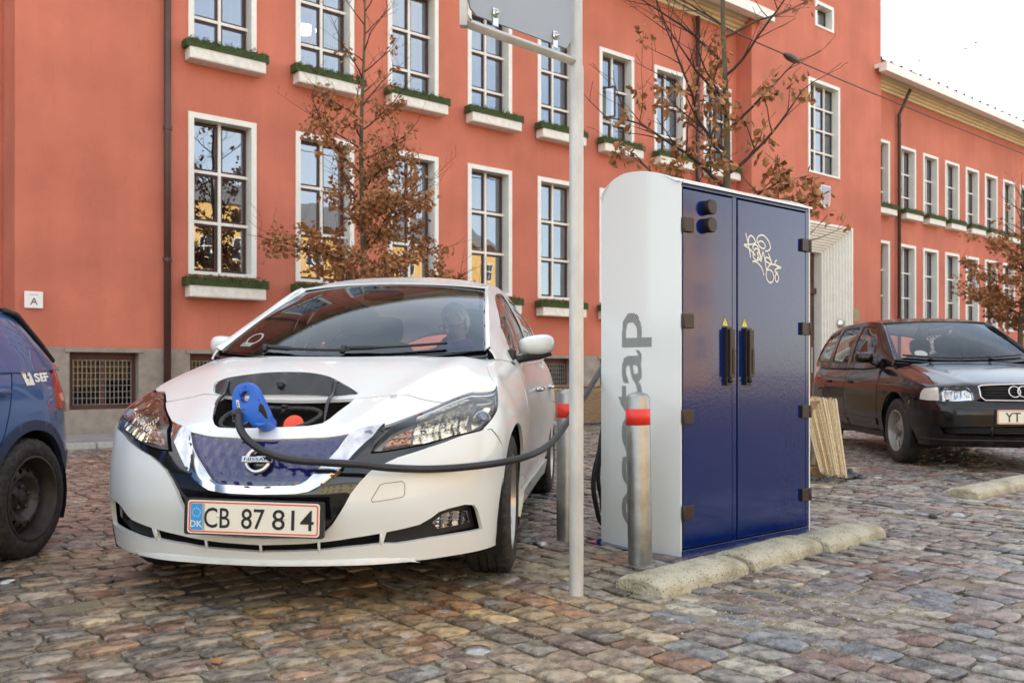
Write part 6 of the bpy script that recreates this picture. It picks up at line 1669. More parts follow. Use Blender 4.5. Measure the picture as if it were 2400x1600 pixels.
for (x, y, sg) in ((ACX, .745, 1), (ACX, -.745, -1), (-2.62, .745, 1), (-2.62, -.745, -1)):
    w_ = wheel(AD, x, y, .325, .325, .20, sg, 0, rimR=.205, blocks=48); h = .10
    bm = bmesh.new(); lathe(bm, [(.209, h*.86), (.209, h*.98), (.195, h*.98), (.188, h*.55), (.18, -h*.8), (.201, -h*.86)], 60); from_bm('rim', bm, M_rimaudi, w_, smooth=True, sharp=40)
    # disc with ten slots
    outl_ = [(.19*math.cos(t), .19*math.sin(t)) for t in [2*math.pi*i/60 for i in range(60)]]
    holes_ = []
    for k in range(10):
        a0 = 2*math.pi*k/10; hw = .125
        holes_.append([(r_*math.cos(a0+d), r_*math.sin(a0+d)) for r_, d in ((.105, -hw*1.15), (.165, -hw*1.05), (.174, -hw*.6), (.176, 0), (.174, hw*.6), (.165, hw*1.05), (.105, hw*1.15))])
    vv, F = triangulate(outl_, holes_, (.03, .03), .02); bm = bmesh.new()
    dz = lambda x_, y_: h*.52+.018*math.cos(min(1, math.hypot(x_, y_)/.19)*3.1)*.8
    a = [bm.verts.new((p[0], p[1], dz(*p))) for p in vv]; b = [bm.verts.new((p[0], p[1], dz(*p)-.03)) for p in vv]
    for f in F: bm.faces.new([a[i] for i in f]); bm.faces.new([b[i] for i in f[::-1]])
    for i, j in boundary(F): bm.faces.new((a[j], a[i], b[i], b[j]))
    from_bm('wheel_disc', bm, M_rimaudi, w_)
    bm = bmesh.new(); lathe(bm, [(.062, h*.55), (.060, h*.78), (.05, h*.84), (0, h*.86)], 28); from_bm('hub_cap', bm, mat('hub grey', (.16, .15, .14), .4, metal=.4) if 'hub grey' not in MATS else MATS['hub grey'], w_, smooth=True)
    bm = bmesh.new(); lathe(bm, [(0, -.01), (.18, -.01)], 32); from_bm('brake_disc', bm, M_black, w_)
Mpl = frameM((.905, .03, .51), (0, 1, 0), (0, 0, 1))
plate(AD, Mpl, .66, .125, [('YT', .135, -.195), ('35', .10, -.045)], eu=False, hgt=.082)
a_cowl = lambda a: (-.33-.13*abs(a)**2.4, .70*a, 1.015+.035*a*a)
a_top = lambda a: (-1.16-.09*abs(a)**2.2, .55*a, 1.475-.012*a*a)
aws = ws_patch(a_cowl, a_top, .05)
ag = panel('windscreen', M_glass, AD, aws, [(-1, 0), (1, 0), (1, 1), (-1, 1)], [], 0, 0, (.08, .08), .06)
panel('screen_border', M_gloss, ag, aws, [(-1.02, -.08), (1.02, -.08), (1.012, 1.01), (-1.012, 1.01)], [[(-.95, .05), (.95, .05), (.965, .93), (.93, .965), (-.93, .965), (-.965, .93)]], -.003, .012, (.08, .08), .04)
panel('cowl', M_dark, AD, lambda a, b, d=0: ((-.28-.14*abs(a)**2.3)-b*.08, .71*a, 1.0+.04*a*a+d), [(-1, 0), (1, 0), (1, 1), (-1, 1)], [], 0, .0, (.1, .5), .08)
for pts in ([(-.90, .06), (-.55, .05), (-.1, .045)], [(-.1, .05), (.3, .06), (.85, .07)]):
    bm = bmesh.new(); tube(bm, [aws(a, b, .022) for a, b in smooth_line(pts, 5)], .009, 6); tube(bm, [aws(pts[1][0], pts[1][1]-.04, .02), aws(pts[1][0]+.05, pts[1][1], .03)], .016, 6); from_bm('wiper', bm, M_dark, ag, smooth=True)
GA = Green([(-.42, .75, .985), (-.8, .785, .985), (-1.6, .80, .99), (-2.4, .795, 1.0), (-3.0, .77, 1.01), (-3.50, .68, 1.02)],
           [(-.42, .725, 1.05), (-.8, .655, 1.265), (-1.22, .585, 1.462), (-1.6, .60, 1.498), (-2.3, .595, 1.498), (-2.9, .57, 1.455), (-3.15, .58, 1.40), (-3.50, .66, 1.05)], .025)
v1 = [(.86, .06), (1.62, .05), (1.66, .90), (1.24, .88), (.98, .62)]; v2 = [(1.74, .05), (2.36, .06), (2.42, .90), (1.78, .90)]; v3 = [(2.50, .06), (3.28, .10), (3.16, .60), (2.98, .86), (2.54, .89)]
build_green(AD, GA, M_blackpaint, M_glassdark, [v1, v2, v3], [(.42, -.08), (1.6, -.06), (2.5, -.06), (3.46, -.06), (3.47, .98), (3.15, 1), (2.9, 1), (2.3, 1), (1.6, 1), (1.22, 1), (.8, 1), (.42, 1)], M_dark, None, None, None, None)
azc = pchip([-3.6, -3.2, -2.9, -2.4, -1.9, -1.5, -1.15], [1.30, 1.43, 1.50, 1.535, 1.545, 1.535, 1.49])
def roof_a(a, b, d=0):
    x0 = a_top(a)[0]; x = x0+(-3.22-x0)*b; xr = min(x, -1.22); zr = GA.rz(xr); z = zr+(azc(x)-zr)*(1-abs(a)**2.8); k = max(0, 1-b*14)
    return (x, GA.ry(xr)*a, z*(1-k)+(a_top(a)[2]+.01)*k+d)
panel('roof', M_blackpaint, AD, roof_a, [(-1, .0), (-1, 1), (1, 1), (1, .0)], [], 0, .012, (.10, .04), .06, flip=True)
for sg in (1, -1):
    vs_, fs_ = [], []
    for i in range(13):
        b = i/12; p = Vector(aws(sg*1.008, b, .002)); x = -.42-(1.22-.42)*b; q_ = Vector(GA.at(x, 1.0, 0)); q_.y *= sg
        m_ = (p+q_)/2+Vector((.008, sg*.010, .012)); vs_ += [p, m_, q_]
    for i in range(12):
        for j in range(2):
            f = (i*3+j, i*3+j+1, i*3+j+4, i*3+j+3); fs_.append(f if sg == 1 else f[::-1])
    me = bpy.data.meshes.new('pillar'); me.from_pydata([tuple(v) for v in vs_], [], fs_); me.shade_smooth(); mesh_obj('pillar', me, AD, M_blackpaint)
    mr = thing('door_mirror', None, None); mr.parent = AD
    bm = bmesh.new(); rbox(bm, (-.80, sg*.915, 1.07), (.085, .092, .058), .62); mh = from_bm('mirror_cap', bm, M_blackpaint, mr, smooth=True)
    bm = bmesh.new(); tube(bm, [(-.72, sg*.78, .99), (-.77, sg*.84, 1.03)], .035, 8); from_bm('mirror_foot', bm, M_dark, mr, smooth=True)
bm = bmesh.new(); v = [bm.verts.new(p) for p in ((-3.22, .56, 1.39), (-3.22, -.56, 1.39), (-3.52, -.64, 1.04), (-3.52, .64, 1.04))]; bm.faces.new(v); from_bm('rear_window', bm, M_glass, AD)
bm = bmesh.new(); box(bm, -3.3, .4, -.62, .62, .2, .26); from_bm('underbody', bm, M_black, AD)
cabin(AD, -.55, 1.0, [(-1.62, .37), (-1.62, -.37), (-2.40, .38), (-2.40, -.38)], .37)
bm = bmesh.new(); rbox(bm, (-1.10, 0, 1.36), (.02, .12, .035), .5); from_bm('rear_view_mirror', bm, M_dark, AD, smooth=True)
P0 = [aws(-.62+.09*math.cos(t), .17+.07*math.sin(t), -.006) for t in [2*math.pi*k/20 for k in range(20)]]
me = bpy.data.meshes.new('round_sticker'); me.from_pydata(P0, [], [tuple(range(20))]); mesh_obj('round_sticker', me, AD, M_papery)

# ---------------------------------------------------------------- blue hatchback, only its tail in view
M_bluepaint = mat('metallic blue paint', (.045, .125, .32), .22, metal=.35, coat=1, coat_rough=.02)
M_clad = mat('blue grey wheel arch cladding', (.020, .035, .075), .42)
BL = thing('blue_hatchback', 'metallic blue hatchback at the left edge with SEF logo and black steel wheel', 'car', (-3.18, 4.40, 0), math.pi/2-.05)
BS = small_shell(); B_ = BS.off
BH = lambda x, z: sh_of(BS, x, z)
BX = .03
for sg in (1, -1):
    T = (lambda p: p) if sg == 1 else mir
    q_ = [(1.385, 1.24), (1.385, .97), (1.448, .767), (1.512, .564), (1.556, .467)] + [BH(*p) for p in arc(BX, .29, .385, 150, 14, 20)] + [(.93, .37), (.62, .40), (0, .42), (0, 1.24)]
    qp_ = panel('rear_quarter', M_bluepaint, BL, B_, T(q_), [], 0, .012, (.05, .07), .03, ky=.6)
    cl = [BH(*p) for p in arc(BX, .29, .385, 172, 8, 24)] + [BH(*p) for p in arc(BX, .29, .335, 8, 172, 24)]
    panel('arch_cladding', M_clad, BL, B_, T(cl), [], .010, .03, (.03, .04), .02, ky=.6)
    rb = [(.93, .355), (.62, .385), (0, .405), (0, 0), (.66, 0)] + [BH(*p) for p in arc(BX, .29, .392, -12, 9, 4)]
    panel('rear_bumper', M_clad, BL, B_, T(rb), [], .006, .02, (.06, .08), .03, ky=.6)
    dd_ = panel('rear_door', M_bluepaint, BL, B_, T([(1.395, 1.24), (1.395, .97), (1.458, .767), (1.522, .564)] + [BH(*p) for p in arc(BX, .29, .395, 152, 182, 6)] + [BH(-.36, .22), BH(-1.15, .22), BH(-1.15, .6), (BH(-1.15, .6)[0], 1.24)]), [], 0, .012, (.07, .08), .04, ky=.6)
    panel('front_door', M_bluepaint, BL, B_, T([BH(-1.16, .22), BH(-1.95, .22), BH(-2.0, .6), (BH(-2.0, .6)[0], 1.24), (BH(-1.16, .6)[0], 1.24), BH(-1.16, .6)]), [], 0, .012, (.09, .09), .05, ky=.6)
    panel('front_wing', M_bluepaint, BL, B_, T([BH(-2.01, .28)] + [BH(*p) for p in arc(-2.40, .29, .35, 0, 180, 16)] + [BH(-2.95, .22), (BS.L-.001, .05), (BS.L-.001, 1.24), (BH(-2.01, .6)[0], 1.24), BH(-2.01, .6)]), [], 0, .012, (.09, .09), .05, ky=.6)
    p = B_(sg*BH(-.24, .815)[0], BH(-.24, .815)[1], .022); bm = bmesh.new(); tube(bm, [(p[0]+.09, p[1]-sg*.022, p[2]), (p[0]+.065, p[1], p[2]), (p[0]-.065, p[1], p[2]), (p[0]-.09, p[1]-sg*.022, p[2])], .016, 10); from_bm('door_handle', bm, M_bluepaint, dd_, smooth=True)
    tl = panel('tail_lamp', mat('tail lamp red', (.30, .010, .008), .08, coat=1) if 'tail lamp red' not in MATS else MATS['tail lamp red'], BL, B_, T([(1.005, .945), (.93, .99), (.55, 1.0), (.56, .80), (.86, .66), (1.02, .70)]), [], .012, .03, (.04, .04), .03)
    panel('lamp_strip', mat('lamp amber white', (.75, .40, .28), .2, coat=1) if 'lamp amber white' not in MATS else MATS['lamp amber white'], tl, B_, T([(1.0, .80), (.80, .80), (.78, .74), (.98, .745)]), [], .015, .004, None, .03)
    if sg == -1:
        lg_ = [(-1.322, .988), (-1.240, .985), (-1.224, .880), (-1.295, .877)]
        bolt = [(-1.275, .972), (-1.262, .972), (-1.268, .942), (-1.252, .942), (-1.272, .893), (-1.268, .925), (-1.284, .925)]
        panel('logo', M_papery, qp_, B_, lg_, [bolt], .002, 0, (.03, .03), .012)
        me = text_mesh('SEF', size=1, offset=.035)
        xs_ = [v.co.x for v in me.vertices]; ys_ = [v.co.y for v in me.vertices]
        for v in me.vertices:
            a = -1.214+(v.co.x-min(xs_))/(max(xs_)-min(xs_))*.160; b = .897+(v.co.y-min(ys_))/(max(ys_)-min(ys_))*.062
            v.co = Vector(B_(a, b, .002))
        me.materials.clear(); mesh_obj('logo_lettering', me, qp_, M_papery)
liner(BS, 'inner_liner', BL, -.80, .80, [0, .5, .95], -.05, 30)
GB = Green([(.55, .66, .93), (.3, .745, .935), (-.1, .78, .935), (-.8, .785, .935), (-2.0, .78, .94), (-2.2, .76, .94)][::1], [(.55, .60, .96), (.3, .60, 1.14), (.22, .60, 1.195), (.05, .60, 1.225), (-.3, .59, 1.265), (-1.2, .58, 1.30), (-1.7, .61, 1.20), (-2.2, .70, .97)], .03)
b1 = [(.16, .05), (1.02, .05), (1.05, .90), (.30, .90), (.20, .5)]; b2 = [(1.12, .05), (1.95, .06), (1.62, .86), (1.14, .90)]
build_green(BL, GB, M_bluepaint, M_glassdark, [b1, b2], [(-.54, -.05), (-.1, -.08), (.8, -.08), (2.18, -.08), (2.18, 1), (1.7, 1), (1.2, 1), (.3, 1), (-.1, 1), (-.3, 1), (-.54, 1)], M_dark, None, None, None, None)
# hatch: glass and dark side seal, roof
vs_ = []; rows = [(.55, .60, .96), (.42, .60, 1.06), (.3, .60, 1.14), (.22, .60, 1.195), (.12, .60, 1.212)]
me = bpy.data.meshes.new('hatch_glass'); me.from_pydata([(x+.012*(1-abs(k)), y*k, z+.02) for x, y, z in rows for k in (-1, -.5, 0, .5, 1)], [], [(i*5+j, i*5+j+1, i*5+j+6, i*5+j+5) for i in range(4) for j in range(4)]); me.shade_smooth(); mesh_obj('hatch_glass', me, BL, M_glassdark)
for sg in (1, -1):
    bm = bmesh.new(); tube(bm, [(x+.01, sg*(y+.012), z+.01) for x, y, z in rows], .016, 6); from_bm('hatch_seal', bm, M_dark, BL, smooth=True)
me = bpy.data.meshes.new('roof'); rw = [(.14, .60, 1.205), (-.3, .59, 1.265), (-.8, .585, 1.285), (-1.3, .58, 1.30), (-1.7, .61, 1.20), (-2.2, .70, .98)]
me.from_pydata([(x, y*k, z+.12*(1-k*k)) for x, y, z in rw for k in (-1, -.6, 0, .6, 1)], [], [(i*5+j, i*5+j+1, i*5+j+6, i*5+j+5) for i in range(3) for j in range(4)]); me.shade_smooth(); mesh_obj('roof', me, BL, M_bluepaint)
me2 = bpy.data.meshes.new('windscreen'); me2.from_pydata([(x, y*k, z+.12*(1-k*k)) for x, y, z in rw for k in (-1, -.6, 0, .6, 1)], [], [(i*5+j, i*5+j+1, i*5+j+6, i*5+j+5) for i in range(3, 5) for j in range(4)]); mesh_obj('windscreen', me2, BL, M_glassdark)
me3 = bpy.data.meshes.new('bonnet'); pts = [BS.at(s_, 1.2) for s_ in [BS.L-1.2+1.2*i/12-.001*(i == 12) for i in range(13)]]
me3.from_pydata([(p[0], p[1]*k, .95+.04*(1-k*k)) for p in pts for k in (-1, 0, 1)] , [], [(i*3+j, i*3+j+1, i*3+j+4, i*3+j+3) for i in range(12) for j in range(2)]); mesh_obj('bonnet', me3, BL, M_bluepaint)
bm = bmesh.new(); box(bm, -2.6, .5, -.6, .6, .2, .27); box(bm, -1.9, .40, -.70, .70, .3, .90); from_bm('underbody', bm, M_black, BL)
M_steel = mat('black steel wheel', (.05, .045, .042), .45, var=.3, vscale=20, metal=.2)
for (x, y, sg) in ((BX, .735, 1), (BX, -.735, -1), (-2.4, .73, 1), (-2.4, -.73, -1)):
    w_ = wheel(BL, x, y, .292, .294, .185, sg, 0, rimR=.200, blocks=60); h = .0925; kids = []
    bm = bmesh.new(); lathe(bm, [(.185, h*.80), (.187, h*.98), (.178, h*1.0), (.170, h*.55), (.160, h*.15), (.157, -h*.8)], 60); from_bm('rim', bm, M_steel, w_, smooth=True, sharp=45)
    outl_ = [(.160*math.cos(t), .160*math.sin(t)) for t in [2*math.pi*i/64 for i in range(64)]]
    holes_ = [[(.122*math.cos(2*math.pi*k/14)+.0115*math.cos(t), .122*math.sin(2*math.pi*k/14)+.0115*math.sin(t)) for t in [2*math.pi*i/12 for i in range(12)]] for k in range(14)]
    vv, F = triangulate(outl_, holes_, (.012, .012), .012); bm = bmesh.new()
    pf = pchip([0, .03, .06, .075, .10, .125, .145, .162], [.030, .030, .012, .014, .052, .046, .020, .012])
    dz = lambda x_, y_: pf(math.hypot(x_, y_))-.004
    a = [bm.verts.new((p[0], p[1], dz(*p))) for p in vv]; b = [bm.verts.new((p[0], p[1], dz(*p)-.006)) for p in vv]
    for f in F: bm.faces.new([a[i] for i in f]); bm.faces.new([b[i] for i in f[::-1]])
    for i, j in boundary(F): bm.faces.new((a[j], a[i], b[i], b[j]))
    from_bm('steel_disc', bm, M_steel, w_, smooth=True, sharp=30)
    for k in range(5):
        bm = bmesh.new(); lathe(bm, [(.0095, .0), (.0095, .026), (.006, .032), (0, .032)], 8, Matrix.Translation((.050*math.cos(2*math.pi*k/5+.3), .050*math.sin(2*math.pi*k/5+.3), .008)), flat=True); from_bm('wheel_bolt', bm, M_satin if False else M_steel, w_)
    bm = bmesh.new(); lathe(bm, [(.028, .02), (.026, .040), (0, .042)], 20); from_bm('hub', bm, M_rubber, w_, smooth=True)
    bm = bmesh.new(); lathe(bm, [(0, -.02), (.158, -.02)], 32); from_bm('drum', bm, M_black, w_)
    for c_ in w_.children:
        if not c_.name.startswith('tyre'): c_.scale = (1.115, 1.115, 1)
    bm = bmesh.new(); pr = arc(x, .29, .345, 205, -25, 18); a = [bm.verts.new((q0, sg*.80, z)) for q0, z in pr]; b = [bm.verts.new((q0, sg*.55, z)) for q0, z in pr]
    for i in range(len(pr)-1): bm.faces.new((a[i], a[i+1], b[i+1], b[i]))
    bm.faces.new(b); from_bm('wheel_house', bm, M_black, BL)
# ---------------------------------------------------------------- young oaks with brown winter leaves
M_bark = mat('mossy bark', (.075, .062, .042), .9, col2=(.14, .13, .065), vscale=14, stretch=(1, 1, .35), bump=.7, bscale=40)
M_twig = mat('twig bark', (.055, .032, .020), .85, var=.3, vscale=20)
M_leaf = mat('withered oak leaves', (.22, .085, .028), .7, col2=(.42, .20, .075), vscale=7, vdetail=3)
def oak(name_label, x, y, H, r0, limbs, leaf_zone, nleaf, lsize, seed, bare=0.0, lean=(0, 0), wob=.03, crown=None, twl=1.0):
    r = random.Random(seed)
    t = thing('oak_tree', name_label, 'tree', (x, y, 0), 0, 'young oak trees on the square')
    tp = [Vector((lean[0]*k/12+wob*math.sin(k*.9+seed), lean[1]*k/12+wob*math.cos(k*1.3+seed), H*k/12)) for k in range(13)]
    tp[0].x = tp[0].y = 0
    bm = bmesh.new(); tube(bm, smooth_line([tuple(p) for p in tp], 3), [max(.004, r0*(1-.93*(i/36)**1.1)) for i in range(len(smooth_line([tuple(p) for p in tp], 3)))], 10)
    tk = from_bm('trunk', bm, M_bark, t, smooth=True)
    def trunk_at(z):
        f = min(max(z/H*12, 0), 11.999); i = int(f); return tp[i].lerp(tp[i+1], f-i)
    ends = []
    def grow(bm, p, d, L, rad, depth, up):
        n = max(3, int(L/.10)); pts = [p.copy()]; q = p.copy(); dd = d.copy()
        for i in range(n):
            dd = (dd+Vector((r.gauss(0, .10), r.gauss(0, .10), r.gauss(up, .08)))).normalized(); q = q+dd*(L/n); pts.append(q.copy())
            if depth > 0 and i >= 1 and r.random() < (.80 if depth > 1 else .62):
                a = r.uniform(0, 6.283); side = Vector((math.cos(a), math.sin(a), r.uniform(-.2, .7))); d2 = (dd*.7+side*.75).normalized()
                grow(bm, q.copy(), d2, L*r.uniform(.26, .48), rad*.5*(1-i/n*.5), depth-1, up*.7)
        rr_ = [max(.0022, rad*(1-.75*i/n)) for i in range(n+1)]
        tube(bm, [tuple(v) for v in pts], rr_, 5 if rad > .008 else 3, caps=False)
        for v in pts[1:]: ends.append((v.copy(), dd.copy(), depth))
    for (z, az, el, L, rad) in limbs:
        bm = bmesh.new(); p = trunk_at(z); d = Vector((math.cos(az)*math.cos(el), math.sin(az)*math.cos(el), math.sin(el)))
        grow(bm, p, d, L, rad, 2, .02); from_bm('branch', bm, M_twig, t, smooth=True)
    # leaves hang in clusters from the twigs
    cand = [e for e in ends if leaf_zone(e[0])]
    r.shuffle(cand)
    V, F = [], []
    if cand:
        per = 9; ncl = max(1, nleaf//per)
        outline = [(0, 0), (.30, .16), (.38, .30), (.55, .24), (.66, .36), (.80, .20), (1, 0)]
        for c in range(ncl):
            p0, d0, _ = cand[c % len(cand)] if c < len(cand) else r.choice(cand)
            for k in range(r.randint(5, 13)):
                p = p0+Vector((r.gauss(0, .045), r.gauss(0, .045), r.gauss(-.015, .045)))*(lsize/.08)
                ax = Vector((r.gauss(0, 1), r.gauss(0, 1), r.gauss(-.9, .6))).normalized(); sd_ = ax.orthogonal().normalized(); sd_ = (Matrix.Rotation(r.uniform(0, 6.28), 3, ax) @ sd_); nrm = ax.cross(sd_)
                s = lsize*r.uniform(.6, 1.15); curl = r.uniform(.1, .5); b0 = len(V)
                for (u_, w_) in outline: V.append(tuple(p+ax*(u_*s)+nrm*(curl*s*(u_*u_-.4*u_))))
                for sgn in (1, -1):
                    idx = [b0]
                    for (u_, w_) in outline[1:-1]:
                        V.append(tuple(p+ax*(u_*s)+sd_*(sgn*w_*s)+nrm*(curl*s*(u_*u_-.4*u_)+abs(w_)*s*.5))); idx.append(len(V)-1)
                    idx.append(b0+6)
                    ml = [b0+i for i in range(7)]
                    for i in range(6):
                        q_ = [ml[i], ml[i+1], idx[i+1], idx[i]] ; q_ = [v for j, v in enumerate(q_) if v not in q_[:j]]
                        if len(q_) >= 3: F.append(tuple(q_ if sgn == 1 else q_[::-1]))
    me = bpy.data.meshes.new('leaves'); me.from_pydata(V, [], F)
    o = mesh_obj('leaves', me, t, M_leaf); o['kind'] = 'stuff'
    return t
rt = random.Random(77)
def ring(n, z0, z1, L0, L1, r0, r1, e0, e1, seed):
    q = random.Random(seed); out = []
    for i in range(n):
        f = i/(n-1); out.append((z0+(z1-z0)*f+q.uniform(-.05, .05), i*2.4+q.uniform(-.3, .3), R(e0+(e1-e0)*f)+q.uniform(-.1, .1), (L0+(L1-L0)*f)*q.uniform(.85, 1.15), r0+(r1-r0)*f))
    return out
# behind the white car: cone of leaves below, bare leader above
oak('slender oak with dense brown leaves on its lower half, behind the white car', -2.09, 12.5, 7.0, .060, ring(30, 1.75, 6.4, 1.55, .50, .020, .008, 12, 52, 3),
    lambda p: p.z < 3.2+rt.random()*2.4 and math.hypot(p.x, p.y) < 1.45-.30*(p.z-2.0)+rt.random()*.15, 7000, .078, 5, wob=.025)
# behind the cabinet: mostly bare with some clusters low down
A = lambda deg: R(deg)
limbs2 = [(2.25, A(185), R(22), 1.05, .020), (2.35, A(10), R(12), .80, .018), (2.3, A(300), R(15), .9, .016), (2.55, A(200), R(40), 1.35, .020), (2.7, A(-15), R(38), .95, .020), (2.85, A(100), R(40), 1.0, .015), (2.9, A(170), R(48), 1.45, .019),
          (3.1, A(5), R(42), .95, .016), (3.2, A(250), R(35), .8, .014), (3.35, A(190), R(30), 1.0, .015), (3.6, A(-25), R(35), 1.1, .015), (3.7, A(175), R(50), 1.2, .015), (3.95, A(20), R(28), 1.0, .014), (4.05, A(140), R(45), .8, .012), (4.3, A(200), R(45), .9, .012), (4.5, A(0), R(50), .9, .011), (2.15, A(-5), R(4), .80, .016), (2.2, A(225), R(10), .8, .014), (4.8, A(180), R(55), .8, .010), (5.0, A(60), R(55), .8, .010)]
oak('taller oak with bare twigs and few curled brown leaves, behind the blue cabinet', 1.93, 8.1, 6.2, .052, limbs2, lambda p: math.hypot(p.x, p.y) < 1.05 and p.x < .95 and ((p.z < 2.95 and rt.random() < .45) or (p.z < 3.6 and rt.random() < .30) or (p.z < 4.5 and rt.random() < .03)), 1000, .085, 9, wob=.02)
oak('small oak with brown leaves at the far right edge, in front of the right wing', 13.5, 23.6, 6.2, .085, ring(26, 1.9, 5.6, 1.45, .6, .030, .010, 10, 55, 8),
    lambda p: p.z < 3.4+rt.random()*2.0, 5200, .12, 14)

# ---------------------------------------------------------------- planters wrapped in reed matting
M_reed = mat('dry reed', (.50, .36, .17), .7, attr='stone', var=.15, vscale=60)
M_wood = mat('weathered board', (.26, .17, .09), .85, var=.3, vscale=10, stretch=(1, 1, 6))
M_plastic = mat('black plastic sheet', (.010, .010, .013), .25, coat=.3)
def reed_mat(name, parent, TL, TR, BL_, BR, n, seed, wires=5, thick=.003):
    r = random.Random(seed); V, F, C_ = [], [], []
    TL, TR, BL_, BR = map(Vector, (TL, TR, BL_, BR)); nrm = (TR-TL).cross(BL_-TL).normalized()
    cols = [(.60, .47, .27), (.70, .56, .34), (.48, .35, .18), (.62, .49, .30), (.28, .18, .09), (.78, .66, .45), (.70, .60, .42)]
    for layer in range(2):
        for i in range(n):
            f = (i+r.uniform(-.4, .4))/n; a = TL.lerp(TR, f)+Vector((0, 0, r.uniform(-.03, .015))); b = BL_.lerp(BR, min(1, max(0, f+r.uniform(-.03, .03))))+Vector((0, 0, r.uniform(0, .03)))
            a += nrm*(thick*(1.5*layer+r.uniform(-1, 1))); b += nrm*(thick*(1.5*layer+r.uniform(-1, 1))); w = r.uniform(.0022, .0045)
            side = (TR-TL).normalized()*w; dep = nrm*w; k = len(V)
            for p in (a, b): V += [tuple(p-side), tuple(p+dep), tuple(p+side), tuple(p-dep)]
            F += [(k, k+1, k+5, k+4), (k+1, k+2, k+6, k+5), (k+2, k+3, k+7, k+6), (k+3, k, k+4, k+7), (k, k+3, k+2, k+1)]
            c = r.choice(cols); C_ += [q for _ in range(8) for q in (*c, 1)]
    me = bpy.data.meshes.new(name); me.from_pydata(V, [], F); at_ = me.attributes.new('stone', 'FLOAT_COLOR', 'POINT'); at_.data.foreach_set('color', C_); me.materials.append(M_reed)
    o = mesh_obj(name, me, parent); o['kind'] = 'stuff'
    bm = bmesh.new()
    for k in range(wires):
        f = (k+.6)/wires; a, b = TL.lerp(BL_, f), TR.lerp(BR, f)
        for sgn in (-1, 1): tube(bm, [tuple(a.lerp(b, j/10)+nrm*(sgn*.009+.003*math.sin(j*2))+Vector((0, 0, .004*math.sin(j*1.7)))) for j in range(11)], .0016, 4)
    from_bm('binding_wire', bm, MATS.get('pale wire') or mat('pale wire', (.60, .58, .52), .5), o)
    return o
pa = thing('tree_planter', 'wooden planter wrapped in reed matting with torn black plastic, beside the blue cabinet', 'planter', (0, 0, 0))
reed_mat('reed_mat', pa, (2.50, 7.72, .70), (2.775, 7.62, .675), (2.60, 7.52, .05), (2.80, 7.44, .02), 60, 3)
reed_mat('reed_mat', pa, (1.80, 7.40, .70), (2.50, 7.76, .70), (1.84, 7.42, .04), (2.56, 7.80, .06), 120, 4)
reed_mat('reed_mat', pa, (2.775, 7.66, .68), (2.10, 8.60, .70), (2.74, 7.74, .04), (2.12, 8.62, .04), 150, 5)
for (a, b) in (((1.30, 8.30, 0), (1.95, 7.45, 0)), ((1.95, 7.45, 0), (2.72, 7.70, 0)), ((2.72, 7.72, 0), (2.05, 8.75, 0)), ((2.05, 8.75, 0), (1.30, 8.30, 0))):
    a, b = Vector(a), Vector(b); d = b-a; Mx = Matrix.Translation(a) @ Matrix.Rotation(math.atan2(d.y, d.x), 4, 'Z')
    for z0, z1 in ((.0, .10), (.60, .665)):
        bm = bmesh.new(); box(bm, 0, d.length, -.012, .012, z0, z1, Mx); from_bm('board', bm, M_wood, pa, bevel=.003)
def crumple(name, parent, c, sx, sy, sz, seed, rz=0):
    bm = bmesh.new(); n = 14; g = {}
    for i in range(n+1):
        for j in range(n+1):
            a, b = -1+2*i/n, -1+2*j/n
            z = sz*max(0, 1-a*a*.8)*(1-b*b*.6)*(.5+.5*abs(mnoise.noise(Vector((a*2.2+seed, b*2.2, seed)))*2))+.02*mnoise.noise(Vector((a*5, b*5+seed, 1)))
            g[i, j] = bm.verts.new((a*sx+.02*mnoise.noise(Vector((a*3, b*3, seed))), b*sy+.02*mnoise.noise(Vector((a*3, b*3, seed+7))), max(.001, z)))
    for i in range(n):
        for j in range(n): bm.faces.new((g[i, j], g[i+1, j], g[i+1, j+1], g[i, j+1]))
    o = from_bm(name, bm, M_plastic, parent); o.location = c; o.rotation_euler = (0, 0, rz); return o
crumple('plastic_sheet', pa, (2.86, 7.60, 0), .15, .08, .10, 2, .5); crumple('plastic_sheet', pa, (2.66, 7.42, 0), .13, .05, .05, 5, .1); crumple('plastic_sheet', pa, (2.47, 7.55, 0), .08, .06, .15, 9, 0)
bm = bmesh.new(); lathe(bm, [(0, .52), (.5, .50), (.52, .45)], 20, Matrix.Translation((2.0, 8.1, 0))); from_bm('soil', bm, mat('soil', (.05, .035, .022), .95), pa)
pb_ = thing('tree_planter', 'wooden planter wrapped in reed matting standing far back between the sign post and cabinet', 'planter', (0, 0, 0))
for k in range(3):
    a = Vector((.35, 15.55, 0))+Vector((.68*k, .12*k, 0)); b = a+Vector((.66, .12, 0))
    reed_mat('reed_mat', pb_, (a.x, a.y, .66), (b.x, b.y, .66), (a.x, a.y, .03), (b.x, b.y, .03), 70, 20+k, 4, .006)
for z0, z1 in ((.60, .68),):
    bm = bmesh.new(); tube(bm, [(.33, 15.54, .66), (2.40, 15.92, .66)], .03, 4); from_bm('rim_board', bm, M_wood, pb_)
    bm = bmesh.new(); box(bm, .34, 2.4, 15.62, 16.6, .0, .60); from_bm('planter_box', bm, M_wood, pb_)
crumple('plastic_sheet', pb_, (1.45, 15.45, 0), .35, .10, .05, 3, .1)
pc_ = thing('tree_planter', 'low wooden planter frame at the far right edge under the small oak', 'planter', (13.4, 23.5, 0))
for k in range(5):
    bm = bmesh.new(); box(bm, -1.2+.5*k, -1.10+.5*k, -1.0, -.95, 0, .95+.0*k); from_bm('post', bm, M_cornice, pc_)
for z in (.35, .85):
    bm = bmesh.new(); box(bm, -1.3, 1.3, -1.06, -1.0, z, z+.09); from_bm('rail', bm, M_cornice, pc_)
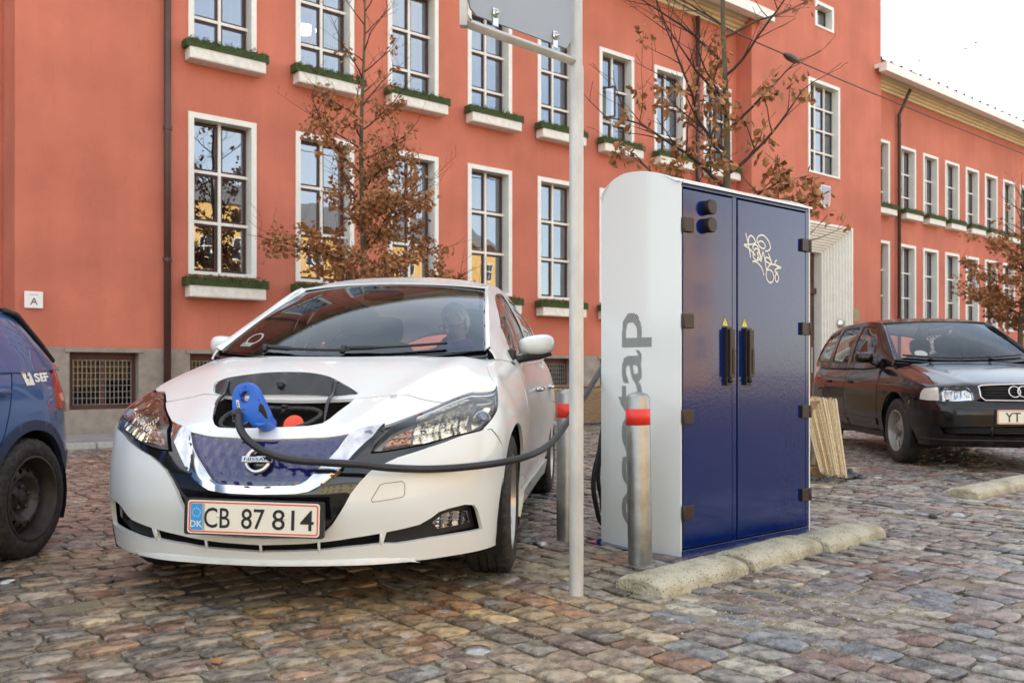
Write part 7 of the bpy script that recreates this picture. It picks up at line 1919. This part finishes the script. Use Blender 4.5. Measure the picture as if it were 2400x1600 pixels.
bm = bmesh.new(); box(bm, -1.2, 1.2, -.9, .9, .0, .45); from_bm('box', bm, M_wood, pc_)

# dry leaves and pebbles on the ground
for (x, y, lab, rz) in ((.27, 4.66, 'curled brown leaf lying at the foot of the rear bollard', .4), (1.02, 4.30, 'curled brown leaf on the edge of the blue base plate', 1.2), (-.9, 2.75, 'small brown oak leaf on the cobbles in the left foreground', 2.2)):
    bm = bmesh.new(); P = [(0, 0), (.3, .16), (.38, .30), (.55, .24), (.66, .36), (.80, .20), (1, 0), (.80, -.20), (.66, -.36), (.55, -.24), (.38, -.30), (.3, -.16)]
    c = bm.verts.new((.5*.07, 0, .004)); vs_ = [bm.verts.new((a*.07, b*.07, .004+.018*abs(b)+.01*abs(a-.5))) for a, b in P]
    for i in range(12): bm.faces.new((c, vs_[i], vs_[(i+1) % 12]))
    o = from_bm('fallen_leaf', bm, M_leaf); o.location = (x, y, .006 if y > 3 else .002); o.rotation_euler = (0, 0, rz); tag(o, lab, 'leaf', 'leaves fallen on the cobbles')
for (x, y, s, c, lab) in ((.905, 4.26, .026, (.30, .22, .20), 'pinkish pebble lying against the foot of the blue cabinet doors'), (2.62, 6.05-.5, .026, (.07, .065, .06), 'dark round stone on the cobbles beyond the last wheel stop'), (1.05, 3.95-.12, .016, (.42, .38, .30), 'pale pebble below the joint between the first two wheel stops')):
    bm = bmesh.new(); bmesh.ops.create_icosphere(bm, subdivisions=2, radius=s)
    for v in bm.verts: v.co *= 1+.25*mnoise.noise(v.co*40+Vector((x, y, 0))); v.co.z *= .7
    o = from_bm('pebble', bm, mat('pebble '+str(x), c, .8, var=.2, vscale=60), smooth=True); o.location = (x, y, s*.6); tag(o, lab, 'stone')
# birds far off in the sky
for k, (x, y, z) in enumerate(((27.5, 60, 21.9), (31.3, 60, 23.1), (30.6, 60, 22.7))):
    bm = bmesh.new(); s = .11
    v = [bm.verts.new(p) for p in ((0, 0, 0), (-s, .04, s*.5), (-s*2.1, .10, .1*s), (-s*.5, .16, 0), (s, .04, s*.5), (s*2.1, .10, .1*s), (s*.5, .16, 0), (0, -.16, 0), (0, .3, 0))]
    for f in ((0, 1, 3), (1, 2, 3), (0, 6, 4), (4, 6, 5), (7, 0, 3, 8), (7, 8, 6, 0)): bm.faces.new([v[i] for i in f])
    o = from_bm('bird', bm, M_dark); o.location = (x, y, z); tag(o, ('gull far off in the pale sky, lowest of the three', 'gull far off in the pale sky, highest of the three', 'gull far off in the pale sky, just left of the highest')[k], 'bird', 'gulls in the sky over the right wing')
